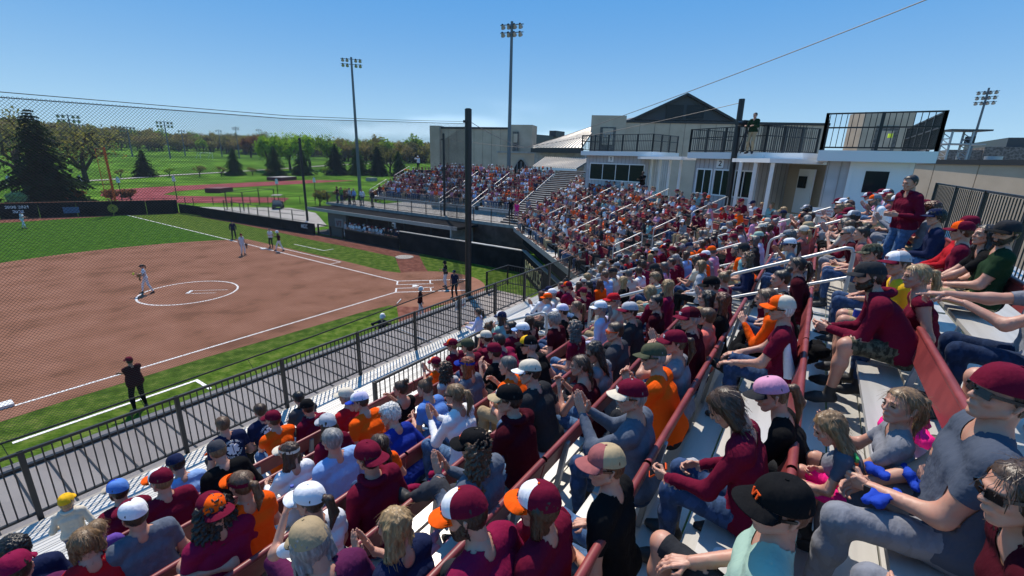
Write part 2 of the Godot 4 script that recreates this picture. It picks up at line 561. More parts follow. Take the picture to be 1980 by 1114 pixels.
# where the hands go: right hand, left hand (hip centre is the origin, the person faces -z), kind of hand, which way its palm faces
const ARMS := {
	"lap": [Vector3(0.12, 0.10, -0.24), Vector3(-0.13, 0.10, -0.26), "r", "down"],
	"clasp": [Vector3(0.035, 0.10, -0.29), Vector3(-0.045, 0.12, -0.30), "r", "in"],
	"knees": [Vector3(0.06, 0.08, -0.50), Vector3(-0.05, 0.09, -0.52), "r", "in"],
	"onknee": [Vector3(0.14, 0.09, -0.42), Vector3(-0.14, 0.09, -0.42), "r", "down"],
	"clap": [Vector3(0.05, 0.36, -0.36), Vector3(-0.05, 0.37, -0.36), "f", "in"],
	"claphigh": [Vector3(0.05, 0.47, -0.38), Vector3(-0.05, 0.48, -0.38), "f", "in"],
	"chin": [Vector3(0.06, 0.43, -0.26), Vector3(-0.10, 0.10, -0.30), "r", "in"],
	"chinleft": [Vector3(0.10, 0.10, -0.30), Vector3(-0.05, 0.46, -0.27), "r", "in"],
	"face": [Vector3(0.05, 0.46, -0.27), Vector3(-0.05, 0.45, -0.27), "r", "in"],
	"cross": [Vector3(-0.13, 0.26, -0.22), Vector3(0.13, 0.23, -0.24), "r", "in"],
	"phone": [Vector3(0.05, 0.26, -0.38), Vector3(-0.06, 0.26, -0.38), "g", "in"],
	"holdleft": [Vector3(0.12, 0.10, -0.32), Vector3(-0.10, 0.20, -0.42), "g", "in"],
	"drink": [Vector3(0.12, 0.10, -0.30), Vector3(-0.05, 0.50, -0.26), "g", "in"],
	"brow": [Vector3(0.10, 0.60, -0.22), Vector3(-0.12, 0.10, -0.30), "r", "in"],
	"browleft": [Vector3(0.12, 0.10, -0.30), Vector3(-0.10, 0.60, -0.22), "r", "in"],
	"bench": [Vector3(0.30, -0.04, -0.10), Vector3(-0.30, -0.04, -0.12), "r", "down"],
	"spread": [Vector3(0.10, 0.10, -0.30), Vector3(-0.46, 0.27, 0.10), "r", "down"],
	"point": [Vector3(0.08, 0.42, -0.56), Vector3(0.02, 0.38, -0.42), "p", "down"],
	"hang": [Vector3(0.25, -0.07, -0.04), Vector3(-0.25, -0.07, -0.04), "r", "side"],
	"pocket": [Vector3(0.12, 0.18, -0.17), Vector3(-0.12, 0.18, -0.17), "r", "in"],
	"hips": [Vector3(0.19, 0.06, -0.04), Vector3(-0.19, 0.06, -0.04), "r", "in"],
	"mitt": [Vector3(0.10, 0.22, -0.28), Vector3(-0.16, 0.14, -0.26), "g", "in"],
	"ready": [Vector3(0.18, 0.14, -0.30), Vector3(-0.18, 0.14, -0.30), "r", "in"],
	"onrail": [Vector3(0.16, 0.22, -0.34), Vector3(-0.16, 0.22, -0.34), "r", "down"],
	"run": [Vector3(0.2, 0.28, -0.30), Vector3(-0.24, 0.16, 0.14), "r", "in"],
}
# knees and ankles of a sitter: right knee, left knee, right ankle, left ankle
const LEGS := {
	"sit": [Vector3(0.12, 0.03, -0.43), Vector3(-0.12, 0.03, -0.43), Vector3(0.12, -0.44, -0.42), Vector3(-0.12, -0.44, -0.40)],
	"wide": [Vector3(0.22, 0.03, -0.39), Vector3(-0.22, 0.03, -0.39), Vector3(0.19, -0.44, -0.38), Vector3(-0.19, -0.44, -0.42)],
	"out": [Vector3(0.11, 0.04, -0.43), Vector3(-0.11, 0.04, -0.43), Vector3(0.11, -0.40, -0.62), Vector3(-0.11, -0.40, -0.58)],
	"cross": [Vector3(0.06, 0.14, -0.43), Vector3(-0.12, 0.03, -0.43), Vector3(-0.20, -0.16, -0.56), Vector3(-0.12, -0.44, -0.42)],
	"up": [Vector3(0.12, 0.03, -0.43), Vector3(-0.10, 0.26, -0.38), Vector3(0.12, -0.44, -0.40), Vector3(-0.08, -0.02, -0.70)],
	"crouch": [Vector3(0.10, 0.10, -0.42), Vector3(-0.10, 0.10, -0.42), Vector3(0.10, -0.33, -0.32), Vector3(-0.10, -0.33, -0.32)],
}

var HEAD := []
var HEADLO := []
var HANDS := {}
var HANDSLO := {}
var HAIRDO := {}
var HAIRLO := {}
var CAPS := {}

func pose(q: Dictionary) -> Dictionary:
	var stand: bool = q.get("stand", false)
	var fem: bool = q.get("fem", false)
	var fat: float = q.get("fat", 1.0)
	var hip := Vector3(0, 0.93 if stand else 0.53, 0)
	var lean := deg_to_rad(q.get("lean", 4.0))
	var spine := Basis(Vector3.UP, deg_to_rad(q.get("twist", 0.0))) * Basis(Vector3.RIGHT, -lean) * Basis(Vector3.BACK, deg_to_rad(q.get("side", 0.0)))
	var upper := spine * Basis(Vector3.RIGHT, -lean * 0.25)
	var at := func(x: float, y: float, z: float) -> Vector3: return hip + spine * Vector3(x, minf(y, 0.22), z * 0.0) + upper * Vector3(0, maxf(y - 0.22, 0.0), z)
	var w := 0.150 if fem else 0.175
	var S0 := 0.88 if fem else 1.0
	var bones := []
	var hw := 0.088
	bones.append([hip + spine * Vector3(-hw, 0, 0.01), hip + spine * Vector3(hw, 0, 0.01), 0.098 * fat, 0.098 * fat, 0, 0, 0])
	bones.append([at.call(-0.062 * fat, 0.11, -0.005), at.call(0.062 * fat, 0.11, -0.005), 0.094 * fat, 0.094 * fat, 0, 0, 0])
	bones.append([at.call(-0.068, 0.22, 0.0), at.call(0.068, 0.22, 0.0), 0.092 * S0 * (0.5 + 0.5 * fat), 0.092 * S0 * (0.5 + 0.5 * fat), 0, 0, 0])
	bones.append([at.call(-0.08, 0.325, 0.004), at.call(0.08, 0.325, 0.004), 0.098 * S0, 0.098 * S0, 0, 0, 0])
	var shr: Vector3 = at.call(w, 0.435, 0.012)
	var shl: Vector3 = at.call(-w, 0.435, 0.012)
	bones.append([shl + upper * Vector3(0.03, 0, 0), shr - upper * Vector3(0.03, 0, 0), 0.062 * S0, 0.062 * S0, 0, 0, 0])
	if fat > 1.12:
		bones.append([at.call(-0.03, 0.12, -0.05), at.call(0.03, 0.12, -0.05), 0.10 * fat, 0.10 * fat, 0, 0, 0])
	if fem:
		for s in [-1.0, 1.0]:
			bones.append([at.call(s * 0.06, 0.305, -0.045), at.call(s * 0.06, 0.305, -0.045), 0.052, 0.052, 0, 0, 0])
	var nb: Vector3 = at.call(0, 0.47, 0.012)
	var hb := upper * Basis(Vector3.UP, deg_to_rad(q.get("hy", 0.0))) * Basis(Vector3.RIGHT, lean * 0.9 + deg_to_rad(q.get("hp", 0.0))) * Basis(Vector3.BACK, deg_to_rad(q.get("ht", 0.0)))
	var hc := nb + upper * Vector3(0, 0.07, -0.005) + hb * Vector3(0, 0.11, -0.015)
	bones.append([nb, hc + hb * Vector3(0, -0.05, 0.02), 0.052 * S0, 0.05 * S0, 1, 0.0, 0.12])
	for s in [-1.0, 1.0]:
		bones.append([nb + upper * Vector3(0, 0.015, 0.008), at.call(s * w * 0.72, 0.455, 0.012), 0.045, 0.045, 0, 0, 0])
	# arms
	var arm: Array = ARMS[q.get("arms", "lap")]
	var hands := []
	for side in 2:
		var s := 1.0 if side == 0 else -1.0
		var sh := shr if side == 0 else shl
		var tgt: Vector3 = hip + (arm[side] as Vector3)
		if arm[side].y > 0.15 and not stand:
			tgt = hip + spine * (arm[side] as Vector3)
		elif stand:
			tgt = hip + Basis(Vector3.UP, deg_to_rad(q.get("twist", 0.0))) * (arm[side] as Vector3) + (upper * Vector3(0, 0.4, 0) - Vector3(0, 0.4, 0)) * 0.8
		var pole := Vector3(s * 0.7, -1.0, 0.55)
		if arm[2] == "p":
			pole = Vector3(s * 0.4, -1.0, 0.1)
		var e: Array = reach(sh, tgt, 0.285, 0.255, upper * pole)
		bones.append([sh, e[0], 0.047 * S0 * (0.4 + 0.6 * fat), 0.039 * S0, 2 + side, 0.0, 0.285])
		bones.append([e[0], e[1], 0.040 * S0, 0.026 * S0, 2 + side, 0.285, 0.54])
		var dir: Vector3 = (e[1] - e[0]).normalized()
		var kind: String = arm[2]
		if kind == "p" and side == 1:
			kind = "r"
		var palm := Vector3.DOWN
		if arm[3] == "in":
			palm = upper * Vector3(-s, 0, 0)
		elif arm[3] == "side":
			palm = upper * Vector3(-s, 0, 0.2)
		if kind == "f":
			dir = (dir * 0.5 + Vector3(0, 0.9, -0.35)).normalized()
		elif arm[3] == "down":
			dir = (dir + Vector3(0, -0.1, -0.45)).normalized()
		palm = (palm - dir * palm.dot(dir)).normalized()
		# hand space: fingers along -z, palm towards -y, thumb towards -x for the right hand
		var bz := -dir
		var by := -palm
		var hbasis := Basis(by.cross(bz), by, bz)
		hands.append([kind, Transform3D(hbasis, e[1]), s])
	# legs
	var knees := []
	if stand:
		var st: float = q.get("stride", 0.0)
		var wd: float = q.get("stance", 0.11)
		for side in 2:
			var s := 1.0 if side == 0 else -1.0
			var hj := hip + Vector3(s * 0.088, -0.02, 0)
			var foot := Vector3(s * wd, 0.075, -s * st)
			var e: Array = reach(hj, foot, 0.43, 0.425, Vector3(s * 0.1, 0, -1))
			leg_bones(bones, side, hj, e[0], foot, fat, S0, Vector3(s * 0.3, -0.18, -1))
	else:
		var lg: Array = LEGS[q.get("legs", "sit")]
		for side in 2:
			leg_bones(bones, side, hip + Vector3(0.088 * (1 if side == 0 else -1), 0, 0), hip + (lg[side] as Vector3), hip + (lg[2 + side] as Vector3), fat, S0, Vector3(0.15 * (1 if side == 0 else -1), -0.12 if absf(lg[2 + side].y + 0.44) < 0.1 else 0.5, -1))
	return {"bones": bones, "head": Transform3D(hb, hc), "hands": hands, "hip": hip, "spine": spine, "nb": nb}

func leg_bones(bones: Array, side: int, hj: Vector3, kn: Vector3, an: Vector3, fat: float, S0: float, toe: Vector3) -> void:
	var a: float = (kn - hj).length()
	var b: float = (an - kn).length()
	bones.append([hj, kn, 0.080 * (0.5 + 0.5 * fat), 0.054 * S0, 4 + side, 0.0, a])
	bones.append([kn, kn.lerp(an, 0.35), 0.052 * S0, 0.051 * S0, 4 + side, a, a + b * 0.35])
	bones.append([kn.lerp(an, 0.35), an, 0.051 * S0, 0.033 * S0, 4 + side, a + b * 0.35, a + b])
	var t := toe.normalized()
	bones.append([an + Vector3(0, -0.035, 0) - t * 0.03, an + Vector3(0, -0.035, 0) + t * 0.09, 0.034, 0.036, 6, 0.9, 1.0])
	bones.append([an + Vector3(0, -0.035, 0) + t * 0.08, an + Vector3(0, -0.042, 0) + t * 0.16, 0.036, 0.028, 6, 1.0, 1.1])

# skin, shirt, trousers and shoes of one pose
func figure(q: Dictionary, cell: float, lo: bool) -> Dictionary:
	var P := pose(q)
	var body: Array = net(P.bones, cell, 0.05)
	var V: PackedVector3Array = body[0]
	var B: PackedByteArray = body[3]
	var S: PackedFloat32Array = body[4]
	var n := V.size()
	var hip: Vector3 = P.hip
	var up: Vector3 = (P.spine as Basis) * Vector3.UP
	var nb: Vector3 = P.nb
	var sleeve: float = q.get("sleeve", 0.17)
	var cuff: float = q.get("cuff", 0.83)
	var hem: float = q.get("hem", -0.05)
	var scoop: float = q.get("scoop", 0.075)
	var sh := PackedFloat32Array()
	var tr := PackedFloat32Array()
	var so := PackedFloat32Array()
	sh.resize(n)
	tr.resize(n)
	so.resize(n)
	for i in n:
		var c := B[i]
		var s := S[i]
		var p := V[i]
		var hgt := (p - hip).dot(up)
		if c == 0:
			sh[i] = minf(hgt - hem, (p - nb).length() - scoop)
			tr[i] = 0.10 - hgt
			so[i] = -1.0
		elif c == 1:
			sh[i] = -0.01 - s
			tr[i] = -1.0
			so[i] = -1.0
		elif c <= 3:
			sh[i] = sleeve - s
			tr[i] = -1.0
			so[i] = -1.0
		elif c <= 5:
			sh[i] = minf(hgt - hem, 0.11 - s)
			tr[i] = cuff - s
			so[i] = s - 0.80
		else:
			sh[i] = -1.0
			tr[i] = -1.0
			so[i] = 1.0
	var out := {"head": P.head, "hands": P.hands, "hip": hip, "spine": P.spine}
	out.shirt = wear(body, sh, 0.011, 0.007)
	out.trousers = wear(body, tr, 0.007, 0.006)
	out.shoe = []
	for side in 2:
		var one := so.duplicate()
		for i in n:
			if so[i] > -0.1 and (1 if (body[5] as PackedByteArray)[i] >= (P.bones as Array).size() - 4 else 0) != side:
				one[i] = -1.0
		out.shoe.append(wear(body, one, 0.006, 0.0))
	var g := Geo.new()
	g.v = V
	g.n = body[1]
	g.t = body[2]
	var hs: float = q.get("hs", 1.0)
	g.add(HEADLO if lo else HEAD, (P.head as Transform3D).scaled_local(Vector3(hs, hs, hs) * (0.95 if q.get("fem", false) else 1.0)))
	for h in P.hands:
		var set: Dictionary = HANDSLO if lo else HANDS
		var x: Transform3D = h[1]
		if h[2] < 0.0:
			x.basis = x.basis * Basis(Vector3(-1, 0, 0), Vector3(0, 1, 0), Vector3(0, 0, 1))
		if q.get("fem", false):
			x.basis = x.basis.scaled_local(Vector3(0.9, 0.9, 0.92))
		g.add(set[h[0]], x)
	out.body = [g.v, g.n, g.t]
	return out

func seg(a: Vector3, b: Vector3, r: float, r2 := -1.0) -> Array:
	return [a, b, r, r if r2 < 0 else r2, 0, 0, 0]

func make_head(cell: float) -> Array:
	var b := [seg(Vector3(0, 0.038, 0.022), Vector3(0, 0.034, -0.012), 0.074, 0.068), seg(Vector3(0, 0.0, 0.02), Vector3(0, -0.01, -0.02), 0.06)]
	b.append(seg(Vector3(0, 0.0, -0.03), Vector3(0, -0.055, -0.042), 0.050, 0.040))
	b.append(seg(Vector3(0, -0.088, -0.068), Vector3(0, -0.088, -0.066), 0.013))
	b.append(seg(Vector3(0, 0.008, -0.089), Vector3(0, -0.020, -0.101), 0.006, 0.009))
	b.append(seg(Vector3(0, -0.051, -0.086), Vector3(0, -0.051, -0.086), 0.007))
	for s in [-1.0, 1.0]:
		b.append(seg(Vector3(s * 0.050, -0.045, -0.002), Vector3(s * 0.016, -0.088, -0.058), 0.018, 0.014))
		b.append(seg(Vector3(s * 0.036, 0.022, -0.072), Vector3(s * 0.010, 0.024, -0.083), 0.008))
		b.append(seg(Vector3(s * 0.038, -0.022, -0.062), Vector3(s * 0.036, -0.024, -0.064), 0.016))
		b.append(seg(Vector3(s * 0.078, 0.012, 0.016), Vector3(s * 0.074, -0.024, 0.006), 0.009, 0.007))
		b.append(seg(Vector3(s * 0.010, -0.023, -0.092), Vector3(s * 0.008, -0.023, -0.092), 0.005))
		b.append(seg(Vector3(s * 0.014, -0.052, -0.080), Vector3(0, -0.0505, -0.087), 0.005))
	b.append(seg(Vector3(0, -0.04, 0.025), Vector3(0, -0.12, 0.03), 0.052, 0.05))
	return net(b, cell, 0.02)

# a right hand: wrist at the origin, fingers along -z, palm down, thumb towards -x
func make_hand(kind: String, cell: float) -> Array:
	var b := []
	var curl: float = {"r": 0.55, "f": 0.06, "g": 1.05, "p": 1.25}[kind]
	var len := [0.088, 0.098, 0.092, 0.072]
	for i in 4:
		var x := -0.030 + 0.020 * i
		var kn := Vector3(x, 0.004 - 0.003 * absf(i - 1.5), -0.088 + 0.006 * absf(i - 1.2))
		b.append(seg(Vector3(x * 0.55, 0, -0.01), kn, 0.0125, 0.0105))
		var c := curl * (0.85 + 0.12 * i)
		if kind == "p" and i == 0:
			c = 0.08
		var a := c * 0.55
		var p := kn
		for j in 3:
			var l: float = len[i] * [0.46, 0.31, 0.25][j]
			var q := p + Vector3((x * 0.25 + 0.002) * l / 0.03 * 0.12, -sin(a), -cos(a)) * l
			b.append(seg(p, q, 0.0088 - j * 0.0007, 0.0082 - j * 0.0008))
			p = q
			a += c * (0.9 if j == 0 else 0.6)
	var th := Vector3(-0.020, -0.006, -0.030)
	b.append(seg(Vector3(-0.008, 0, -0.012), th, 0.014, 0.013))
	var t1 := th + Vector3(-0.028, -0.010 - 0.012 * curl, -0.026)
	b.append(seg(th, t1, 0.0125, 0.010))
	b.append(seg(t1, t1 + Vector3(-0.010 + 0.014 * curl, -0.008 * curl, -0.030), 0.0098, 0.0078))
	b.append(seg(Vector3(0, 0, 0.03), Vector3(0, 0, -0.01), 0.022, 0.019))
	return net(b, cell, 0.008 if cell < 0.008 else 0.012)

# hair is grown on the skull: a shell inside the hairline, or a hanging mass
func make_hair(kind: String, cell: float) -> Array:
	var b := []
	var skull := [seg(Vector3(0, 0.040, 0.024), Vector3(0, 0.040, -0.012), 0.082, 0.074), seg(Vector3(0, 0.0, 0.03), Vector3(0, 0.0, 0.02), 0.070)]
	var f := noise(55.0, 3, 60)
	var amp := 0.006
	match kind:
		"short", "buzz":
			b = skull
			if kind == "buzz":
				amp = 0.002
		"long":
			b = skull.duplicate()
			for s in [-1.0, -0.4, 0.4, 1.0]:
				b.append(seg(Vector3(s * 0.062, 0.03, 0.045 - absf(s) * 0.03), Vector3(s * 0.085, -0.13, 0.06 - absf(s) * 0.035), 0.034, 0.036))
				b.append(seg(Vector3(s * 0.085, -0.13, 0.06 - absf(s) * 0.035), Vector3(s * 0.075, -0.27, 0.075 - absf(s) * 0.03), 0.036, 0.014))
			f = noise(26.0, 3, 61)
			amp = 0.012
		"bob":
			b = skull.duplicate()
			for s in [-1.0, -0.4, 0.4, 1.0]:
				b.append(seg(Vector3(s * 0.062, 0.03, 0.045 - absf(s) * 0.04), Vector3(s * 0.078, -0.09, 0.05 - absf(s) * 0.045), 0.036, 0.03))
			amp = 0.010
		"curly":
			b = skull.duplicate()
			for s in [-1.0, -0.4, 0.4, 1.0]:
				b.append(seg(Vector3(s * 0.075, 0.03, 0.04 - absf(s) * 0.03), Vector3(s * 0.11, -0.15, 0.06 - absf(s) * 0.04), 0.045, 0.05))
				b.append(seg(Vector3(s * 0.10, -0.15, 0.06 - absf(s) * 0.04), Vector3(s * 0.10, -0.25, 0.06), 0.045, 0.03))
			f = noise(32.0, 2, 62)
			amp = 0.034
		"mop":
			b = [seg(Vector3(0, 0.045, 0.028), Vector3(0, 0.045, -0.02), 0.092, 0.084), seg(Vector3(0, 0.0, 0.045), Vector3(0, 0.0, 0.03), 0.078)]
			f = noise(38.0, 2, 63)
			amp = 0.015
		"ponytail", "bun", "braid":
			b = skull.duplicate()
			if kind == "ponytail":
				b.append(seg(Vector3(0, 0.045, 0.10), Vector3(0, 0.035, 0.145), 0.018, 0.026))
				b.append(seg(Vector3(0, 0.035, 0.145), Vector3(0.01, -0.07, 0.165), 0.028, 0.032))
				b.append(seg(Vector3(0.01, -0.07, 0.165), Vector3(0.015, -0.22, 0.13), 0.032, 0.008))
			elif kind == "braid":
				for j in 6:
					b.append(seg(Vector3(0.01 * sin(j * 2.0), -0.02 - j * 0.045, 0.105 + 0.01 * (j % 2)), Vector3(-0.01 * sin(j * 2.0), -0.05 - j * 0.045, 0.11), 0.026 - j * 0.002))
			else:
				b.append(seg(Vector3(0, 0.115, 0.075), Vector3(0, 0.125, 0.085), 0.036))
			amp = 0.005
	var m: Array = net(b, cell, 0.022)
	var V: PackedVector3Array = m[0]
	var N: PackedVector3Array = m[1]
	var val := PackedFloat32Array()
	val.resize(V.size())
	for i in V.size():
		var p := V[i]
		var lim: float
		if p.z > 0.02:
			lim = lerpf(-0.035, -0.5, smoothstep(0.02, 0.05, p.z)) if kind in ["long", "bob", "curly"] else lerpf(-0.02, -0.078, smoothstep(0.02, 0.06, p.z))
			if kind in ["ponytail", "braid", "mop"] and p.z > 0.09:
				lim = -0.5
		else:
			lim = lerpf(-0.02, 0.075, smoothstep(0.02, -0.065, p.z))
			if kind in ["long", "bob", "curly"] and absf(p.x) > 0.058:
				lim = lerpf(-0.5, 0.06, smoothstep(-0.035, -0.06, p.z))
			if kind == "mop":
				lim -= 0.025
		val[i] = p.y - lim + 0.006 * fold.get_noise_3dv(p * 6.0)
		var squash := 0.35 if kind in ["long", "bob", "ponytail", "short"] else 1.0
		var d := f.get_noise_3d(p.x, p.y * squash, p.z)
		V[i] = p + N[i] * amp * d
	if kind in ["curly", "mop", "long"]:
		var st := SurfaceTool.new()
		var g := Geo.new()
		g.v = V
		g.n = N
		g.t = m[2]
		st.create_from(g.mesh(), 0)
		st.generate_normals()
		var ar := st.commit_to_arrays()
		return wear([ar[Mesh.ARRAY_VERTEX], ar[Mesh.ARRAY_NORMAL], ar[Mesh.ARRAY_INDEX]] if ar[Mesh.ARRAY_INDEX] != null else [V, N, m[2]], val, 0.0, 0.0)
	return wear([V, N, m[2]], val, 0.0, 0.0)

# loose strands on the surface of the hair
func wisps(m: Array, kind: String) -> Array:
	var r := RandomNumberGenerator.new()
	r.seed = 71
	var g := Geo.new()
	g.add(m)
	var V: PackedVector3Array = m[0]
	var N: PackedVector3Array = m[1]
	var long := kind in ["long", "ponytail", "bob", "braid"]
	for i in (420 if kind != "buzz" else 0):
		var k := r.randi() % V.size()
		var p := V[k] - N[k] * 0.002
		var n := N[k]
		var down := Vector3(r.randfn(0, 0.25), -1.0, 0.25 + r.randfn(0, 0.2)) if long else Vector3(r.randfn(0, 1), r.randfn(-0.3, 0.8), r.randfn(0.2, 1))
		var t := (down - n * down.dot(n)).normalized()
		var L := r.randf_range(0.04, 0.10) if long else r.randf_range(0.015, 0.04)
		var side := t.cross(n).normalized() * 0.0011
		var a := p
		var lift := r.randf_range(0.0, 0.14)
		for j in 3:
			var b := a + (t + n * lift * (1.0 - j * 0.7) + Vector3(0, -0.12 * j, 0)).normalized() * L / 3.0
			g.quad(a - side, b - side, b + side, a + side, n)
			a = b
	return [g.v, g.n, g.t]

# cap pieces in head space: crown back, crown front, brim, button; shape "cap", "visor", "bucket", "helmet"
func make_cap(shape: String) -> Dictionary:
	var rx := 0.0885
	var rz := 0.110
	var top := 0.134
	if shape == "helmet":
		rx = 0.112
		rz = 0.128
		top = 0.158
	var base := func(az: float) -> float:
		var c := -cos(az)
		if shape == "helmet":
			return lerpf(-0.05, 0.05, smoothstep(0.35, 0.75, c)) if absf(sin(az)) < 2.0 else 0.0
		return 0.038 + 0.016 * c
	var pt := func(az: float, e: float) -> Vector3:
		var b: float = base.call(PI - az)
		var k := pow(maxf(0.0, cos(e * PI * 0.5)), 0.62)
		return Vector3(sin(az) * rx * k, lerpf(b, top, sin(e * PI * 0.5)), -cos(az) * rz * k + 0.006)
	var parts := {}
	for half in 2:
		var a0 := -1.15 if half == 0 else 1.15
		var a1 := 1.15 if half == 0 else TAU - 1.15
		var cols := 13 if half == 0 else 21
		var rows := 8
		if shape == "visor":
			rows = 3
		var ps := PackedVector3Array()
		for r in rows:
			for c in cols:
				var az := lerpf(a0, a1, float(c) / (cols - 1))
				var e := float(r) / 7.0 if shape != "visor" else r * 0.09
				var p: Vector3 = pt.call(az, e)
				# six panels: a slight crease at every seam
				var sm := absf(fposmod(az / (PI / 3.0) + 0.5, 1.0) - 0.5) * 2.0
				p -= Vector3(p.x, 0, p.z).normalized() * 0.0025 * (1.0 - smoothstep(0.0, 0.25, sm)) * cos(e * PI * 0.5)
				ps.append(p)
		if shape == "cap" and half == 1:
			# the opening above the strap at the back
			pass
		var g := Geo.new()
		g.sheet(ps, cols)
		for i in g.n.size():
			if g.n[i].dot(g.v[i] - Vector3(0, 0.03, 0)) < 0.0:
				g.n[i] = -g.n[i]
		g.orient()
		parts["front_panel" if half == 0 else "crown"] = g.mesh()
	var g := Geo.new()
	var span := 1.12 if shape != "bucket" else PI
	var out := 0.072 if shape != "bucket" else 0.05
	if shape == "helmet":
		out = 0.045
	for layer in 2:
		var ps := PackedVector3Array()
		for r in 5:
			var k := r / 4.0
			for c in 17:
				var az := lerpf(-span, span, c / 16.0)
				var p: Vector3 = pt.call(az, 0.0)
				var dir := Vector3(sin(az) * 0.55, 0, -cos(az)).normalized() if shape != "bucket" else Vector3(sin(az), 0, -cos(az))
				var edge := pow(maxf(0.0, 1.0 - pow(absf(az) / span, 3.0)), 0.6) if shape != "bucket" else 1.0
				p += dir * out * k * edge
				p.y += -0.010 * k * k - 0.022 * pow(absf(sin(az)), 2.0) * k * (1.0 if shape != "bucket" else 0.6) - layer * 0.004
				ps.append(p)
		g.sheet(ps, 17)
	for i in g.n.size():
		if (i < 85) != (g.n[i].y > 0.0):
			g.n[i] = -g.n[i]
	g.orient()
	parts["brim"] = g.mesh()
	if shape == "cap":
		var bt := Geo.new()
		bt.tube(PackedVector3Array([Vector3(0, top - 0.002, 0.006), Vector3(0, top + 0.004, 0.006)]), 0.008, 0.006, 8)
		parts["button"] = bt.mesh()
	return parts

func make_shades() -> ArrayMesh:
	var g := Geo.new()
	for s in [-1.0, 1.0]:
		g.brick(Vector3(s * 0.034, 0.005, -0.0875), Vector3(0.026, 0, 0.008 * s), Vector3(0, 0.0155, 0.002), Vector3(0, 0, 0.003))
		g.bar(Vector3(s * 0.062, 0.012, -0.086), Vector3(s * 0.083, 0.014, 0.015), 0.005, 0.012)
	g.box(Vector3(-0.012, 0.008, -0.104), Vector3(0.012, 0.015, -0.097))
	return g.mesh()

func make_eyes(s: float) -> ArrayMesh:
	var g := Geo.new()
	for one in 1:
		for k in 2:
			var c := Vector3(s * 0.031, 0.004 if k == 0 else 0.027, -0.0825 if k == 0 else -0.0865)
			g.brick(c, Vector3(0.009 if k == 0 else 0.015, -0.001 * s if k == 0 else -0.002 * s, 0.003 * s), Vector3(0, 0.003 if k == 0 else 0.0018, 0), Vector3(0, 0, 0.0035))
	return g.mesh()

func prepare_figures() -> void:
	HEAD = make_head(0.0062)
	HEADLO = make_head(0.014)
	for k in ["r", "f", "g", "p"]:
		HANDS[k] = make_hand(k, 0.0058)
		HANDSLO[k] = make_hand(k, 0.011)
	for k in ["short", "buzz", "long", "bob", "curly", "mop", "ponytail", "bun", "braid"]:
		var hm: Array = make_hair(k, 0.009)
		HAIRLO[k] = as_mesh(hm)
		HAIRDO[k] = as_mesh(wisps(hm, k))
	for k in ["cap", "visor", "bucket", "helmet"]:
		CAPS[k] = make_cap(k)
	CAPS.shades = make_shades()
	# a beard grows on the jaw
	var HV: PackedVector3Array = HEAD[0]
	var bv := PackedFloat32Array()
	bv.resize(HV.size())
	for i in HV.size():
		var p := HV[i]
		var jaw := lerpf(-0.036, 0.0, smoothstep(-0.06, 0.0, p.z))
		bv[i] = minf(minf(jaw - p.y, 0.012 - p.z), p.y + 0.115) + 0.004 * fold.get_noise_3dv(p * 7.0)
		if p.z < -0.083 and p.y > -0.066 and absf(p.x) < 0.017:
			bv[i] = -0.01
	CAPS.beard = as_mesh(wear(HEAD, bv, 0.007, 0.005))
	CAPS.eyes = [make_eyes(-1.0), make_eyes(1.0)]

# dresses a person: q holds the figure's pose and the looks
func dress(root: Node3D, F: Dictionary, q: Dictionary, near: bool) -> void:
	put("body", F.bodymesh if F.has("bodymesh") else as_mesh(F.body), skin(q.get("skin", 0)), root)
	put("shirt", F.shirtmesh if F.has("shirtmesh") else as_mesh(F.shirt), cloth(q.get("shirt", "maroon")), root)
	put("trousers", F.trousersmesh if F.has("trousersmesh") else as_mesh(F.trousers), cloth(q.get("pants", "jeans")), root)
	if near or q.get("stand", false):
		for o in F.shoe:
			put("shoe", o if o is ArrayMesh else as_mesh(o), M.shoewhite if q.get("shoe", "") == "white" else M.shoe, root)
	var hx: Transform3D = F.head
	var hs: float = q.get("hs", 1.0) * (0.95 if q.get("fem", false) else 1.0)
	hx = hx.scaled_local(Vector3(hs, hs, hs))
	var hk: String = q.get("hair", "short")
	if hk != "none":
		put("hair", HAIRLO[hk] if q.has("cap") or not near else HAIRDO[hk], hairmat(q.get("haircolor", "brown")), root).transform = hx
	if near and not q.has("shades"):
		for o in CAPS.eyes:
			put("eye", o, M.eye, root).transform = hx
	if q.get("beard", false):
		put("beard", CAPS.beard, hairmat(q.get("haircolor", "brown")), root).transform = hx
	if q.has("shades"):
		put("sunglasses", CAPS.shades, M.shade if q.shades == "black" else M.orange, root).transform = hx
	if q.has("cap"):
		var c: Array = q.cap          # [shape, crown, front, brim, turned?]
		var cap := Node3D.new()
		cap.name = {"cap": "cap", "visor": "visor", "bucket": "sun_hat", "helmet": "helmet"}[c[0]]
		root.add_child(cap, true)
		var tilt := Basis(Vector3.RIGHT, deg_to_rad(-4.0))
		cap.transform = hx * Transform3D(Basis(Vector3.UP, PI if c.size() > 4 else 0.0) * tilt, Vector3.ZERO)
		var set: Dictionary = CAPS[c[0]]
		put("crown", set.crown, cloth(c[1]), cap)
		put("front_panel", set.front_panel, cloth(c[2]), cap)
		put("brim", set.brim, cloth(c[3]), cap)
		if set.has("button") and near:
			put("button", set.button, cloth(c[3]), cap)
		if near and c[0] == "cap" and c.size() < 5 and c[2] in ["maroon", "white", "darkmaroon", "black", "navy", "cream", "brightmaroon", "orange"]:
			var e := put("emblem", emblem_mesh(), M.orange if c[2] in ["maroon", "darkmaroon", "black"] and int(hx.origin.x * 1000.0) % 2 == 0 else (M.maroonpaint if c[2] in ["white", "cream", "orange"] else M.inkwhite), cap)
			e.transform = Transform3D(Basis(Vector3.UP, PI) * Basis(Vector3.RIGHT, -0.30), Vector3(0, 0.074, -0.1015))

